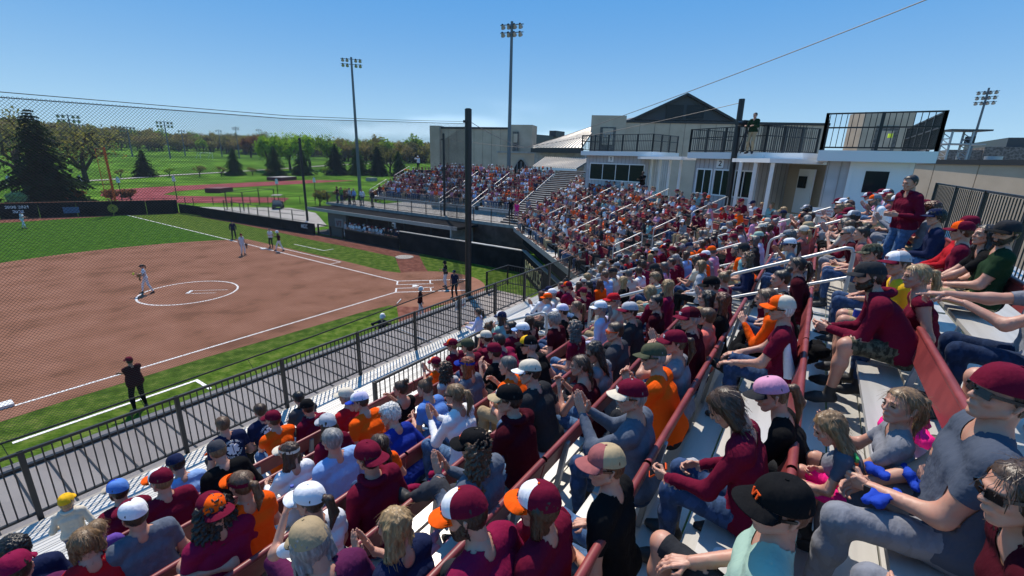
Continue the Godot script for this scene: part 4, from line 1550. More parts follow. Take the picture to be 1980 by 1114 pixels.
func build_dugouts() -> void:
	# near dugout: its pale flat roof lies in front of the walkway
	var o := thing("dugout", "near dugout with a flat beige roof below the front fence", "dugout")
	var g := Geo.new()
	g.box(Vector3(-24, 1.62, 7.75), Vector3(-2.4, 1.75, 11.61))
	put("roof", g, M.roofpanel, o)
	g = Geo.new()
	g.box(Vector3(-24, 1.55, 7.42), Vector3(-2.4, 1.765, 7.70))
	put("roof_edge", g, plain(lin(0.2, 0.18, 0.175), 0.7), o)
	g = Geo.new()
	g.bar(Vector3(-24, 1.79, 7.78), Vector3(-2.4, 1.79, 7.78), 0.09, 0.07)
	put("gutter", g, M.black, o)
	for i in 44:
		var x := -23.8 + i * 0.49
		g = Geo.new()
		g.bar(Vector3(x, 1.762, 7.83), Vector3(x, 1.762, 11.6), 0.028, 0.022)
		put("roof_seam", g, M.black, o)
	g = Geo.new()
	g.box(Vector3(-24, -0.02, 7.5), Vector3(-9.6, 1.0, 7.62))
	g.box(Vector3(-6.2, -0.02, 7.5), Vector3(-2.4, 1.0, 7.62))
	put("front_wall", g, M.pad, o)
	g = Geo.new()
	g.box(Vector3(-24, -0.02, 10.8), Vector3(-2.4, 1.6, 10.9))
	put("back_wall", g, M.pad, o)
	for x in [-23.0, -18.0, -13.0, -8.0, -2.6]:
		g = Geo.new()
		g.box(Vector3(x - 0.06, 0, 7.63), Vector3(x + 0.06, 1.62, 7.74))
		put("post", g, M.black, o)
	g = Geo.new()
	g.tube(PackedVector3Array([Vector3(-9.0, 1.81, 7.95), Vector3(-9.2, 1.81, 10.1)]), 0.022)
	tag(put("spare_pipe", g, M.rail), "loose silver pipe lying across the beige dugout roof", "pipe")
	g = Geo.new()
	g.box(Vector3(-0.24, -0.15, -0.006), Vector3(0.24, 0.15, 0.006))
	var sg := thing("warning_sign", "small white no standing sign hung on the front fence", "sign", Vector3(-9.75, 3.72, 11.66), 0.0)
	put("board", g, M.white, sg)
	lettering(sg, "lettering", "NO\nSTANDING", 0.085, facing(Vector3(0, 0, 0.006), Vector3(0, 0, 1)), M.inkred, 0.008)
	# padded walls round the backstop
	o = thing("backstop_wall", "long black padded wall beside the far dugout", "wall")
	g = Geo.new()
	g.box(Vector3(7.12, 0, -9.5), Vector3(7.3, 1.6, 3.2))
	put("pad", g, M.pad, o)
	g = Geo.new()
	g.box(Vector3(7.08, 1.602, -9.5), Vector3(7.36, 1.66, 3.2))
	put("cap", g, M.rail, o)
	o = thing("backstop_wall", "angled black wall with gold letters behind home plate", "wall")
	g = Geo.new()
	g.bar(Vector3(7.25, 0.8, 3.25), Vector3(-0.7, 0.8, 11.2), 0.18, 1.6)
	put("pad", g, M.pad, o)
	g = Geo.new()
	g.bar(Vector3(7.25, 1.632, 3.25), Vector3(-0.7, 1.632, 11.2), 0.26, 0.06)
	put("cap", g, M.rail, o)
	lettering(o, "lettering", "HOKIES", 1.25, facing(Vector3(4.7, 0.78, 5.55), Vector3(-1, 0, -1)), M.gold, 0.02)
	# far dugout
	o = thing("dugout", "far dugout full of players under a dark flat roof", "dugout")
	g = Geo.new()
	g.box(Vector3(7.7, 2.32, -23.6), Vector3(10.4, 2.5, -3.4))
	put("roof", g, M.pad, o)
	g = Geo.new()
	g.box(Vector3(7.62, 2.26, -23.7), Vector3(7.7, 2.56, -3.4))
	put("roof_edge", g, M.galv, o)
	g = Geo.new()
	g.box(Vector3(10.4, -0.02, -23.6), Vector3(10.55, 2.54, 1.7))
	put("back_wall", g, M.brownstone, o)
	g = Geo.new()
	g.box(Vector3(7.6, 0, -4.1), Vector3(10.4, 2.3, -3.95))
	put("end_wall", g, M.concrete, o)
	g = Geo.new()
	g.box(Vector3(7.8, -0.01, -23.5), Vector3(10.4, 0.02, -4.1))
	put("floor", g, M.rubber, o)
	g = Geo.new()
	g.box(Vector3(9.9, 0.40, -19.0), Vector3(10.3, 0.46, -5.0))
	put("bench", g, M.brownstone, o)
	for z in [-17.4, -14.6, -11.6, -9.6, -6.4]:
		g = Geo.new()
		g.box(Vector3(7.8, 0, z - 0.05), Vector3(7.9, 2.3, z + 0.05))
		put("post", g, M.black, o)
	o = thing("dugout_rail", "black padded rail along the front of the far dugout", "rail")
	g = Geo.new()
	g.box(Vector3(7.0, 0, -16.9), Vector3(7.12, 0.95, -9.6))
	put("padding", g, M.pad, o)
	g = Geo.new()
	g.bar(Vector3(7.06, 1.0, -16.9), Vector3(7.06, 1.0, -9.6), 0.16, 0.09)
	put("top_rail", g, M.black, o)
	o = thing("bat_rack_screen", "grey end wall of the far dugout with a maroon monogram", "wall")
	g = Geo.new()
	g.box(Vector3(7.85, 0, -20.6), Vector3(7.97, 2.2, -17.7))
	put("panel", g, plain(lin(0.11, 0.10, 0.09), 0.8), o)
	g = Geo.new()
	g.box(Vector3(7.835, 0.85, -19.5), Vector3(7.849, 1.75, -18.2))
	put("emblem_board", g, plain(lin(0.22, 0.21, 0.2), 0.8), o)
	lettering(o, "lettering", "VT", 0.75, facing(Vector3(7.83, 1.28, -18.85), Vector3(-1, 0, 0)), M.maroonpaint, 0.02)
	o = thing("dugout_gate", "black tube gate between the outfield wall and the far dugout", "gate")
	for z in [-21.2, -19.2, -17.3]:
		g = Geo.new()
		g.box(Vector3(7.0, 0, z - 0.06), Vector3(7.12, 1.1, z + 0.06))
		put("post", g, M.black, o)
	for yy in [0.15, 1.05]:
		g = Geo.new()
		g.bar(Vector3(7.06, yy, -21.2), Vector3(7.06, yy, -17.3), 0.09, 0.09)
		put("rail", g, M.black, o)
	o = thing("wall_box", "small white speaker box under the far dugout roof", "speaker", Vector3(7.55, 2.05, -10.6))
	g = Geo.new()
	g.box(Vector3(-0.1, -0.15, -0.15), Vector3(0.1, 0.15, 0.15))
	put("case", g, M.white, o)
	g = Geo.new()
	g.box(Vector3(-0.115, -0.11, -0.11), Vector3(-0.101, 0.11, 0.11))
	put("grille", g, M.black, o)

func booth(label: String, at: Vector3, turn: float, w: float, dp: float, h: float, wins: Array, number: String, rail: float, door := -1.0) -> Node3D:
	# local x along the front from its left end, -z outwards, floor at y = 0
	var o := thing("press_booth", label, "press box", at, turn, "white press boxes")
	var g := Geo.new()
	g.box(Vector3(0, -0.5, 0.0), Vector3(w, h, dp))
	put("wall", g, M.siding, o)
	var n := int(w / 0.3)
	for i in n + 1:
		g = Geo.new()
		var x := clampf(w * i / n, 0.03, w - 0.03)
		g.box(Vector3(x - 0.014, -0.5, -0.016), Vector3(x + 0.014, h, -0.001))
		put("batten", g, M.inkgrey, o)
	for i in int(dp / 0.3):
		for s in 2:
			g = Geo.new()
			var z := 0.15 + i * 0.3
			var xx := -0.016 if s == 0 else w + 0.001
			g.box(Vector3(xx, -0.5, z - 0.014), Vector3(xx + 0.015, h, z + 0.014))
			put("batten", g, M.inkgrey, o)
	g = Geo.new()
	g.box(Vector3(-0.35, h + 0.002, -0.35), Vector3(w + 0.3, h + 0.3, dp + 0.3))
	put("roof_deck", g, M.white, o)
	for q in wins:
		var f := Geo.new()
		f.box(Vector3(q[0] - 0.07, q[2] - 0.07, -0.045), Vector3(q[1] + 0.07, q[2], -0.018))
		f.box(Vector3(q[0] - 0.07, q[3], -0.045), Vector3(q[1] + 0.07, q[3] + 0.07, -0.018))
		f.box(Vector3(q[0] - 0.07, q[2], -0.044), Vector3(q[0], q[3], -0.018))
		f.box(Vector3(q[1], q[2], -0.044), Vector3(q[1] + 0.07, q[3], -0.018))
		var win := put("window", f, M.white, o)
		for k in int(q[4]):
			var a := lerpf(q[0], q[1], k / float(q[4]))
			var b := lerpf(q[0], q[1], (k + 1) / float(q[4]))
			g = Geo.new()
			g.box(Vector3(a + 0.025, q[2], -0.026), Vector3(b - 0.025, q[3], -0.017))
			put("pane", g, M.glass, win)
			if k > 0:
				g = Geo.new()
				g.box(Vector3(a - 0.025, q[2], -0.04), Vector3(a + 0.025, q[3], -0.019))
				put("mullion", g, M.white, win)
	if number != "":
		g = Geo.new()
		g.box(Vector3(w * 0.58 - 0.22, h - 0.42, -0.04), Vector3(w * 0.58 + 0.22, h - 0.03, -0.02))
		put("number_board", g, M.white, o)
		lettering(o, "number", number, 0.36, facing(Vector3(w * 0.58, h - 0.22, -0.043), Vector3(0, 0, -1)), M.black, 0.008)
	if door >= 0.0:
		g = Geo.new()
		g.box(Vector3(door - 0.62, -0.3, -0.05), Vector3(door + 0.62, 1.95, -0.02))
		var dr := put("door", g, M.white, o)
		g = Geo.new()
		g.box(Vector3(door - 0.22, 1.05, -0.058), Vector3(door + 0.32, 1.65, -0.051))
		put("pane", g, M.glass, dr)
		g = Geo.new()
		g.box(Vector3(door - 0.5, 0.75, -0.1), Vector3(door - 0.38, 0.8, -0.051))
		put("handle", g, M.rail, dr)
		for s in [-1, 1]:
			g = Geo.new()
			g.box(Vector3(door + s * 0.67 - 0.05, -0.3, -0.07), Vector3(door + s * 0.67 + 0.05, 2.05, -0.02))
			put("door_frame", g, M.white, o)
	# railing round the roof deck
	var y0 := h + 0.3
	var ring := [Vector3(-0.3, y0, dp), Vector3(-0.3, y0, -0.3), Vector3(w + 0.25, y0, -0.3), Vector3(w + 0.25, y0, dp)]
	var all := Geo.new()
	for i in 3:
		var a: Vector3 = ring[i]
		var b: Vector3 = ring[i + 1]
		for lev in [0.08, rail * 0.62, rail]:
			g = Geo.new()
			g.bar(a + Vector3(0, lev, 0), b + Vector3(0, lev, 0), 0.04, 0.04)
			put("roof_rail", g, M.black, o)
		var L := (b - a).length()
		var c := int(L / 0.13)
		for k in c:
			var q := a.lerp(b, (k + 0.5) / c)
			all.box(q + Vector3(-0.009, 0.08, -0.009), q + Vector3(0.009, rail, 0.009))
		var m := maxi(1, roundi(L / 1.25))
		for k in m + 1:
			var q := a.lerp(b, float(k) / m)
			g = Geo.new()
			g.box(q + Vector3(-0.04, -0.22, -0.04), q + Vector3(0.04, rail + 0.02, 0.04))
			put("rail_post", g, M.black, o)
	stuff("rail_pickets", all, M.black, o)
	return o

func build_press_row() -> void:
	booth("white press box with four panes and the number one above them", Vector3(11.75, 6.2, 10.2), atan2(-5.2, -1.2) + PI, 5.35, 3.0, 2.15, [[0.35, 4.9, 0.45, 1.55, 4]], "1", 1.12)
	booth("white press box with three double windows and the number two", Vector3(3.75, 6.2, 17.75), atan2(-5.0, -3.3) + PI, 3.9, 3.0, 2.05, [[0.3, 1.25, 0.35, 1.5, 2], [1.55, 2.5, 0.35, 1.5, 2], [2.75, 3.65, 0.35, 1.5, 2]], "2", 1.12)
	booth("tall white booth with a door and a high railing at the right", Vector3(-2.9, 6.3, 22.2), PI / 2.0, 2.0, 6.4, 1.9, [], "", 1.0, 0.74)
	var sg := thing("warning_sign", "white sign with red lettering beside the big booth", "sign", Vector3(-3.25, 6.72, 20.45), -PI / 2.0)
	var g := Geo.new()
	g.box(Vector3(-0.42, -0.13, -0.01), Vector3(0.42, 0.13, 0.01))
	put("board", g, M.white, sg)
	lettering(sg, "lettering", "CREDENTIALED\nPERSONNEL ONLY", 0.075, facing(Vector3(0, 0, 0.012), Vector3(0, 0, 1)), M.inkred, 0.006)
	# covered walks that join the booths
	var o := thing("covered_walk", "white roofed walk on posts between the two numbered press boxes", "covered walk")
	g = Geo.new()
	g.bar(Vector3(12.2, 8.25, 10.3), Vector3(6.6, 8.25, 14.6), 2.2, 0.16)
	put("roof", g, M.white, o)
	for k in 4:
		var q := Vector3(11.6, 0, 10.2).lerp(Vector3(6.4, 0, 14.0), (k + 0.4) / 4.0)
		g = Geo.new()
		g.box(q + Vector3(-0.06, 6.1, -0.06), q + Vector3(0.06, 8.17, 0.06))
		put("post", g, M.white, o)
	o = thing("covered_walk", "white roofed walk on posts beside the tall white booth", "covered walk")
	g = Geo.new()
	g.bar(Vector3(4.3, 8.2, 17.4), Vector3(1.2, 8.2, 19.2), 2.0, 0.16)
	put("roof", g, M.white, o)
	for k in 3:
		var q := Vector3(3.2, 0, 16.9).lerp(Vector3(0.2, 0, 19.0), (k + 0.2) / 3.0)
		g = Geo.new()
		g.box(q + Vector3(-0.07, 6.1, -0.07), q + Vector3(0.07, 8.12, 0.07))
		put("post", g, M.white, o)
	g = Geo.new()
	g.bar(Vector3(5.4, 7.0, 18.7), Vector3(4.0, 7.0, 20.4), 0.1, 2.2)
	put("back_wall", g, M.precast, o)
	g = Geo.new()
	g.bar(Vector3(4.5, 6.95, 19.25), Vector3(3.7, 6.95, 19.85), 0.06, 1.9)
	var dr := put("door", g, M.white, o)
	g = Geo.new()
	g.bar(Vector3(4.3, 7.35, 19.3), Vector3(3.95, 7.35, 19.55), 0.1, 0.5)
	put("pane", g, M.glass, dr)
	o = thing("platform_extension", "white roof deck with black railing beside press box two", "deck", Vector3(2.72, 8.25, 19.33), atan2(-5.0, -3.3) + PI)
	g = Geo.new()
	g.box(Vector3(-0.2, 0, -0.3), Vector3(1.9, 0.28, 2.6))
	put("deck_slab", g, M.white, o)
	var all := Geo.new()
	for k in 16:
		all.box(Vector3(-0.1 + k * 0.13 - 0.009, 0.3, -0.29), Vector3(-0.1 + k * 0.13 + 0.009, 1.4, -0.27))
	for k in 20:
		all.box(Vector3(1.83, 0.3, -0.2 + k * 0.13), Vector3(1.85, 1.4, -0.18 + k * 0.13))
	stuff("rail_pickets", all, M.black, o)
	g = Geo.new()
	g.box(Vector3(-0.2, 1.38, -0.3), Vector3(1.88, 1.42, -0.26))
	g.box(Vector3(1.82, 1.38, -0.26), Vector3(1.86, 1.42, 2.5))
	put("rail", g, M.black, o)
	o = thing("camera_mast", "thick black mast standing on the roof of press box two", "pole", Vector3(4.0, 8.5, 16.6))
	g = Geo.new()
	g.tube(PackedVector3Array([Vector3(0, -2.4, 0), Vector3(0.12, 2.35, -0.1)]), 0.13, 0.13, 12)
	put("shaft", g, M.black, o)
	g = Geo.new()
	g.box(Vector3(0.13, 2.0, -0.12), Vector3(0.23, 2.1, -0.02))
	put("bracket", g, M.galv, o)
	o = thing("video_camera", "black video camera on a tripod on press box two", "camera", Vector3(3.7, 8.5, 16.95), 0.9)
	for k in 3:
		g = Geo.new()
		var a := TAU * k / 3.0
		g.tube(PackedVector3Array([Vector3(cos(a) * 0.35, 0, sin(a) * 0.35), Vector3(0, 1.1, 0)]), 0.025)
		put("leg", g, M.black, o)
	g = Geo.new()
	g.box(Vector3(-0.12, 1.1, -0.3), Vector3(0.12, 1.4, 0.25))
	put("camera_body", g, M.black, o)
	g = Geo.new()
	g.tube(PackedVector3Array([Vector3(0, 1.25, -0.3), Vector3(0, 1.25, -0.6)]), 0.09, 0.11, 14)
	put("lens", g, M.black, o)

# ---------------------------------------------------------------- buildings behind the seats
# a wall with thickness between two ground points; panel joints are real grooves
func precast_wall(o: Node3D, called: String, a: Vector2, b: Vector2, y0: float, y1: float, thick: float, panels: int) -> void:
	var d := (b - a) / panels
	for i in panels:
		var p := a + d * i
		var q := p + d
		var gap := d.normalized() * 0.03
		var g := Geo.new()
		var c := (p + q) * 0.5
		var half := (q - p) * 0.5 - gap
		var nrm := V2(-half.y, half.x).normalized() * thick * 0.5
		g.brick(Vector3(c.x, (y0 + y1) * 0.5, c.y), Vector3(half.x, 0, half.y), Vector3(0, (y1 - y0) * 0.5, 0), Vector3(nrm.x, 0, nrm.y))
		put(called, g, M.precast, o)
	var back := Geo.new()
	var m := (a + b) * 0.5
	var hh := (b - a) * 0.5
	var nn := V2(-hh.y, hh.x).normalized() * (thick * 0.5 - 0.05)
	back.brick(Vector3(m.x, (y0 + y1) * 0.5 - 0.03, m.y), Vector3(hh.x, 0, hh.y) * 0.999, Vector3(0, (y1 - y0) * 0.5 - 0.02, 0), Vector3(nn.x, 0, nn.y))
	put("joint_backing", back, M.precast2, o)

func coping(o: Node3D, a: Vector2, b: Vector2, y: float, w: float) -> void:
	var g := Geo.new()
	g.bar(Vector3(a.x, y, a.y), Vector3(b.x, y, b.y), w, 0.28)
	put("coping", g, M.darkroof, o)

# a sloping roof sheet with standing seams
func seamed_roof(o: Node3D, called: String, a: Vector3, b: Vector3, c: Vector3, d: Vector3, n: int) -> void:
	var g := Geo.new()
	var up := (b - a).cross(d - a).normalized()
	if up.y < 0.0:
		up = -up
	g.quad(a, b, c, d, up)
	g.quad(a - up * 0.15, b - up * 0.15, c - up * 0.15, d - up * 0.15, -up)
	for i in n + 1:
		var p := a.lerp(b, float(i) / n)
		var q := d.lerp(c, float(i) / n)
		if (q - p).length() > 0.3:
			g.bar(p + up * 0.05, q + up * 0.05, 0.07, 0.1, up)
	put(called, g, M.metalroof, o)

func build_far_buildings() -> void:
	var o := thing("arena_building", "long beige precast building behind the press boxes", "building")
	var A := V2(35.3, -4.4)
	var B := V2(46.3, 19.6)
	precast_wall(o, "wall_panel", A, B, -0.5, 12.5, 0.8, 15)
	coping(o, A.lerp(B, 0.12), B, 12.62, 1.0)
	# corner tower with the emblem panel
	var dir := (B - A).normalized()
	var nrm := V2(-dir.y, dir.x)
	if nrm.x > 0.0:
		nrm = -nrm
	var T0 := A - dir * 0.6
	var g := Geo.new()
	var ex := Vector3(dir.x, 0, dir.y)
	var ez := Vector3(nrm.x, 0, nrm.y)
	var c := T0 + dir * 2.1
	g.brick(Vector3(c.x, 6.4, c.y) - ez * 0.9, ex * 2.1, Vector3(0, 6.85, 0), ez * 1.6)
	put("tower", g, M.precast, o)
	g = Geo.new()
	g.brick(Vector3(c.x, 10.0, c.y) + ez * 0.72, ex * 0.95, Vector3(0, 1.9, 0), ez * 0.06)
	put("stone_surround", g, M.stone, o)
	g = Geo.new()
	g.brick(Vector3(c.x, 10.8, c.y) + ez * 0.80, ex * 0.62, Vector3(0, 0.95, 0), ez * 0.06)
	put("emblem_panel", g, M.precast, o)
	lettering(o, "emblem", "VT", 0.95, facing(Vector3(c.x, 10.9, c.y) + ez * 0.87, ez), M.inkgrey, 0.04, "Droid Serif")
	# right-hand tower seen through the railing of the white booth
	g = Geo.new()
	var c2 := V2(47.6, 24.4)
	g.brick(Vector3(c2.x, 6.6, c2.y), ex * 2.5, Vector3(0, 7.2, 0), ez * 1.5)
	put("tower", g, M.precast, o)
	g = Geo.new()
	g.brick(Vector3(c2.x, 10.6, c2.y) + ez * 1.53, ex * 1.1, Vector3(0, 1.8, 0), ez * 0.05)
	put("stone_surround", g, M.stone, o)
	g = Geo.new()
	g.brick(Vector3(c2.x, 10.9, c2.y) + ez * 1.6, ex * 0.7, Vector3(0, 1.0, 0), ez * 0.05)
	put("emblem_panel", g, M.precast, o)
	# hipped metal roof with a dark gabled lantern
	var at := func(u: float, v: float, y: float) -> Vector3:
		var q := A + dir * u - nrm * v
		return Vector3(q.x, y, q.y)
	seamed_roof(o, "metal_roof", at.call(1.5, 2.5, 12.55), at.call(21.5, 2.5, 12.55), at.call(13.0, 14.0, 14.9), at.call(9.0, 14.0, 14.9), 30)
	var lan := Geo.new()
	for s in 2:
		var v := 2.9 if s == 0 else 12.0
		lan.tri(at.call(4.6, v, 13.1), at.call(16.9, v, 13.1), at.call(10.9, v, 16.0), ez * (1.0 if s == 0 else -1.0))
	put("lantern_gable", lan, M.darkmetal, o)
	for s in 2:
		lan = Geo.new()
		var e0: Vector3 = at.call(4.0, 2.5, 12.95) if s == 0 else at.call(17.5, 2.5, 12.95)
		var e1: Vector3 = at.call(4.0, 12.5, 12.95) if s == 0 else at.call(17.5, 12.5, 12.95)
		var r0: Vector3 = at.call(10.9, 2.5, 16.25)
		var r1: Vector3 = at.call(10.9, 12.5, 16.25)
		lan.quad(e0, e1, r1, r0, Vector3.UP)
		lan.quad(e0 - Vector3(0, 0.25, 0), e1 - Vector3(0, 0.25, 0), r1 - Vector3(0, 0.25, 0), r0 - Vector3(0, 0.25, 0), Vector3.DOWN)
		lan.bar(e0 - Vector3(0, 0.12, 0), r0 - Vector3(0, 0.12, 0), 0.3, 0.25)
		put("lantern_roof", lan, M.darkroof, o)
	for s in 2:
		lan = Geo.new()
		var u := 8.6 + s * 2.5
		lan.quad(at.call(u, 2.75, 13.3), at.call(u + 2.1, 2.75, 13.3), at.call(u + 2.1, 2.75, 14.9), at.call(u, 2.75, 14.9), ez)
		put("lantern_window", lan, M.glass, o)
	# left wing with an arched doorway
	o = thing("field_house", "long plain beige hall beside the bleachers with a square tower", "building")
	var L0 := V2(34.6, -31.3)
	var L1 := V2(38.4, -19.3)
	precast_wall(o, "wall_panel", L0, L1, -0.5, 12.0, 0.8, 9)
	coping(o, L0, L1, 12.1, 1.0)
	var d2 := (L1 - L0).normalized()
	var ex2 := Vector3(d2.x, 0, d2.y)
	var ez2 := Vector3(d2.y, 0, -d2.x)
	if ez2.x > 0.0:
		ez2 = -ez2
	g = Geo.new()
	g.brick(Vector3(35.0, 6.0, -30.6) + ez2 * 0.3, ex2 * 0.8, Vector3(0, 6.35, 0), ez2 * 0.9)
	put("pilaster", g, M.precast, o)
	g = Geo.new()
	g.brick(Vector3(39.5, 6.0, -17.7) + ez2 * 0.4, ex2 * 1.75, Vector3(0, 6.55, 0), ez2 * 1.5)
	put("tower", g, M.precast, o)
	g = Geo.new()
	g.brick(Vector3(39.1, 9.6, -18.2) + ez2 * 1.93, ex2 * 0.42, Vector3(0, 2.0, 0), ez2 * 0.06)
	put("stone_surround", g, M.stone, o)
	g = Geo.new()
	g.brick(Vector3(39.1, 10.7, -18.2) + ez2 * 2.01, ex2 * 0.3, Vector3(0, 0.6, 0), ez2 * 0.06)
	put("emblem_panel", g, M.precast, o)
	g = Geo.new()
	g.bar(Vector3(41.0, 5.6, -16.6), Vector3(58.5, 5.9, -18.0), 0.6, 11.6)
	put("side_wall", g, M.darkmetal, o)
	g = Geo.new()
	g.box(Vector3(47.0, 11.4, -17.6), Vector3(50.0, 12.3, -16.4))
	put("roof_unit", g, M.darkmetal, o)
	o = thing("entrance_porch", "low beige entrance with a pointed arch window", "building")
	var P0 := V2(33.6, -18.2)
	var P1 := V2(35.9, -11.6)
	var d3 := (P1 - P0).normalized()
	var ex3 := Vector3(d3.x, 0, d3.y)
	var ez3 := Vector3(d3.y, 0, -d3.x)
	if ez3.x > 0.0:
		ez3 = -ez3
	var pc := (P0 + P1) * 0.5
	g = Geo.new()
	g.brick(Vector3(pc.x, 4.0, pc.y) - ez3 * 1.0, ex3 * 3.4, Vector3(0, 4.6, 0), ez3 * 1.0)
	put("wall", g, M.precast, o)
	g = Geo.new()
	g.brick(Vector3(pc.x, 8.72, pc.y) - ez3 * 1.0, ex3 * 3.55, Vector3(0, 0.12, 0), ez3 * 1.15)
	put("coping", g, M.concrete, o)
	var ah := Geo.new()
	var fr := Geo.new()
	var prev := Vector3.ZERO
	for i in 13:
		var t := i / 12.0
		var x := lerpf(-1.15, 1.15, t)
		var y := 6.1 + 1.75 * pow(1.0 - pow(absf(x) / 1.15, 1.6), 0.75)
		var q := Vector3(pc.x, y, pc.y) + ex3 * x + ez3 * 0.06
		if i > 0:
			ah.quad(Vector3(prev.x, 3.4, prev.z), Vector3(q.x, 3.4, q.z), q, prev, ez3)
			fr.bar(prev + ez3 * 0.05, q + ez3 * 0.05, 0.12, 0.2, ez3)
		prev = q
	var aw := put("arch_window", ah, M.glass, o)
	put("arch_frame", fr, M.concrete, aw)
	for i in 3:
		g = Geo.new()
		var q := Vector3(pc.x, 5.4, pc.y) + ex3 * (i - 1) * 0.55 + ez3 * 0.1
		g.brick(q, ex3 * 0.03, Vector3(0, 2.1, 0), ez3 * 0.03)
		put("mullion", g, M.galv, aw)
	# pavilion with a pale hipped roof between the two halls
	o = thing("pavilion", "low pavilion with a pale seamed metal roof left of the first press box", "building")
	seamed_roof(o, "hip_roof", Vector3(33.2, 9.35, -12.4), Vector3(31.2, 9.35, -4.2), Vector3(35.6, 11.9, -4.6), Vector3(36.2, 11.9, -5.6), 16)
	g = Geo.new()
	g.bar(Vector3(33.4, 9.0, -12.4), Vector3(31.4, 9.0, -4.2), 0.5, 0.55)
	put("fascia", g, M.darkroof, o)
	g = Geo.new()
	g.bar(Vector3(34.4, 5.0, -12.4), Vector3(32.6, 5.0, -4.2), 0.5, 7.8)
	put("wall", g, M.concrete, o)
	seamed_roof(o, "porch_roof", Vector3(29.2, 7.0, -9.6), Vector3(27.6, 7.0, -3.0), Vector3(31.0, 8.15, -2.6), Vector3(32.0, 8.15, -9.4), 22)
	g = Geo.new()
	g.bar(Vector3(29.3, 6.85, -9.6), Vector3(27.7, 6.85, -3.0), 0.15, 0.3)
	put("gutter", g, M.white, o)
	for i in 5:
		g = Geo.new()
		var q := Vector3(29.4, 0, -9.4).lerp(Vector3(27.8, 0, -3.2), i / 4.0)
		g.box(q + Vector3(-0.1, -0.5, -0.1), q + Vector3(0.1, 6.8, 0.1))
		put("porch_post", g, M.white, o)
	# low wall and campus blocks at the right
	o = thing("side_hall", "low tan hall with a dark roof edge behind the right-hand fence", "building")
	precast_wall(o, "wall_panel", V2(22.0, 24.6), V2(6.0, 33.5), -0.5, 8.35, 0.6, 6)
	coping(o, V2(22.2, 24.6), V2(5.8, 33.5), 8.48, 0.9)
	g = Geo.new()
	g.tube(PackedVector3Array([Vector3(18.6, 8.3, 28.2), Vector3(18.6, 8.85, 28.2)]), 0.4, 0.4, 14)
	put("roof_vent", g, M.galv, o)
	o = thing("campus_block", "stone and dark metal campus building far off at the right", "building")
	var bx := [[Vector3(66.0, 0, 33.5), Vector3(76, 10.6, 40.0), M.stone], [Vector3(65.6, 0, 37.0), Vector3(75, 11.0, 41.0), M.stone], [Vector3(67.0, 0, 39.2), Vector3(90, 12.2, 52), M.darkmetal]]
	for q in bx:
		g = Geo.new()
		g.box(q[0], q[1])
		put("block", g, q[2], o)
	for i in 4:
		g = Geo.new()
		g.box(Vector3(66.6, 9.0, 40.2 + i * 2.0), Vector3(66.95, 10.3, 41.6 + i * 2.0))
		put("window", g, M.glass, o)
	g = Geo.new()
	g.box(Vector3(66.5, 8.7, 39.4), Vector3(66.98, 8.95, 50))
	put("band", g, M.brownstone, o)
	# steel filming tower
	o = thing("filming_tower", "grey scaffold tower with a flat canopy beyond the booth", "tower", Vector3(25.4, 0, 27.3), 0.35)
	for sx in [-0.85, 0.1]:
		for sz in [-0.6, 0.6]:
			g = Geo.new()
			g.bar(Vector3(sx, 5.0, sz), Vector3(sx, 10.6, sz), 0.1, 0.1)
			put("leg", g, M.galv, o)
	for y in [8.5, 8.9, 9.3, 9.7, 10.1]:
		for sz in [-0.6, 0.6]:
			g = Geo.new()
			g.bar(Vector3(-0.85, y, sz), Vector3(0.1, y, sz), 0.06, 0.06)
			g.bar(Vector3(-0.85, y, sz), Vector3(0.1, y + 0.4, sz), 0.04, 0.04)
			put("brace", g, M.galv, o)
	g = Geo.new()
	g.box(Vector3(-0.9, 9.72, -0.7), Vector3(0.5, 9.8, 1.5))
	put("platform", g, M.galv, o)
	g = Geo.new()
	g.box(Vector3(-1.0, 10.62, -0.8), Vector3(0.6, 10.72, 1.6))
	put("canopy", g, M.darkmetal, o)
	g = Geo.new()
	g.box(Vector3(-0.2, 9.8, 0.8), Vector3(0.2, 10.3, 1.2))
	put("chair", g, M.black, o)

# ---------------------------------------------------------------- trees
var leafmat := {}
func leaves(r: float, g: float, b: float) -> StandardMaterial3D:
	var key := "%f %f %f" % [r, g, b]
	if not leafmat.has(key):
		var m := worldly(ntex(noise(0.03, 4, 90), 256, [[0.2, lin(r * 0.65, g * 0.68, b * 0.7)], [0.5, lin(r, g, b)], [0.8, lin(r * 1.45, g * 1.35, b * 1.25)]]), 7.0, 0.8)
		m.backlight_enabled = true
		m.backlight = Color(0.95, 1.0, 0.7)
		leafmat[key] = m
	return leafmat[key]

func leaf(g: Geo, p: Vector3, s: float, r: RandomNumberGenerator) -> void:
	var a := Vector3(r.randf_range(-1, 1), r.randf_range(-1, 1), r.randf_range(-1, 1)).normalized()
	var b := a.cross(Vector3(r.randf_range(-1, 1), r.randf_range(-1, 1), r.randf_range(-1, 1)).normalized()).normalized()
	g.quad(p - a * s, p - b * s * 0.6, p + a * s, p + b * s * 0.6)

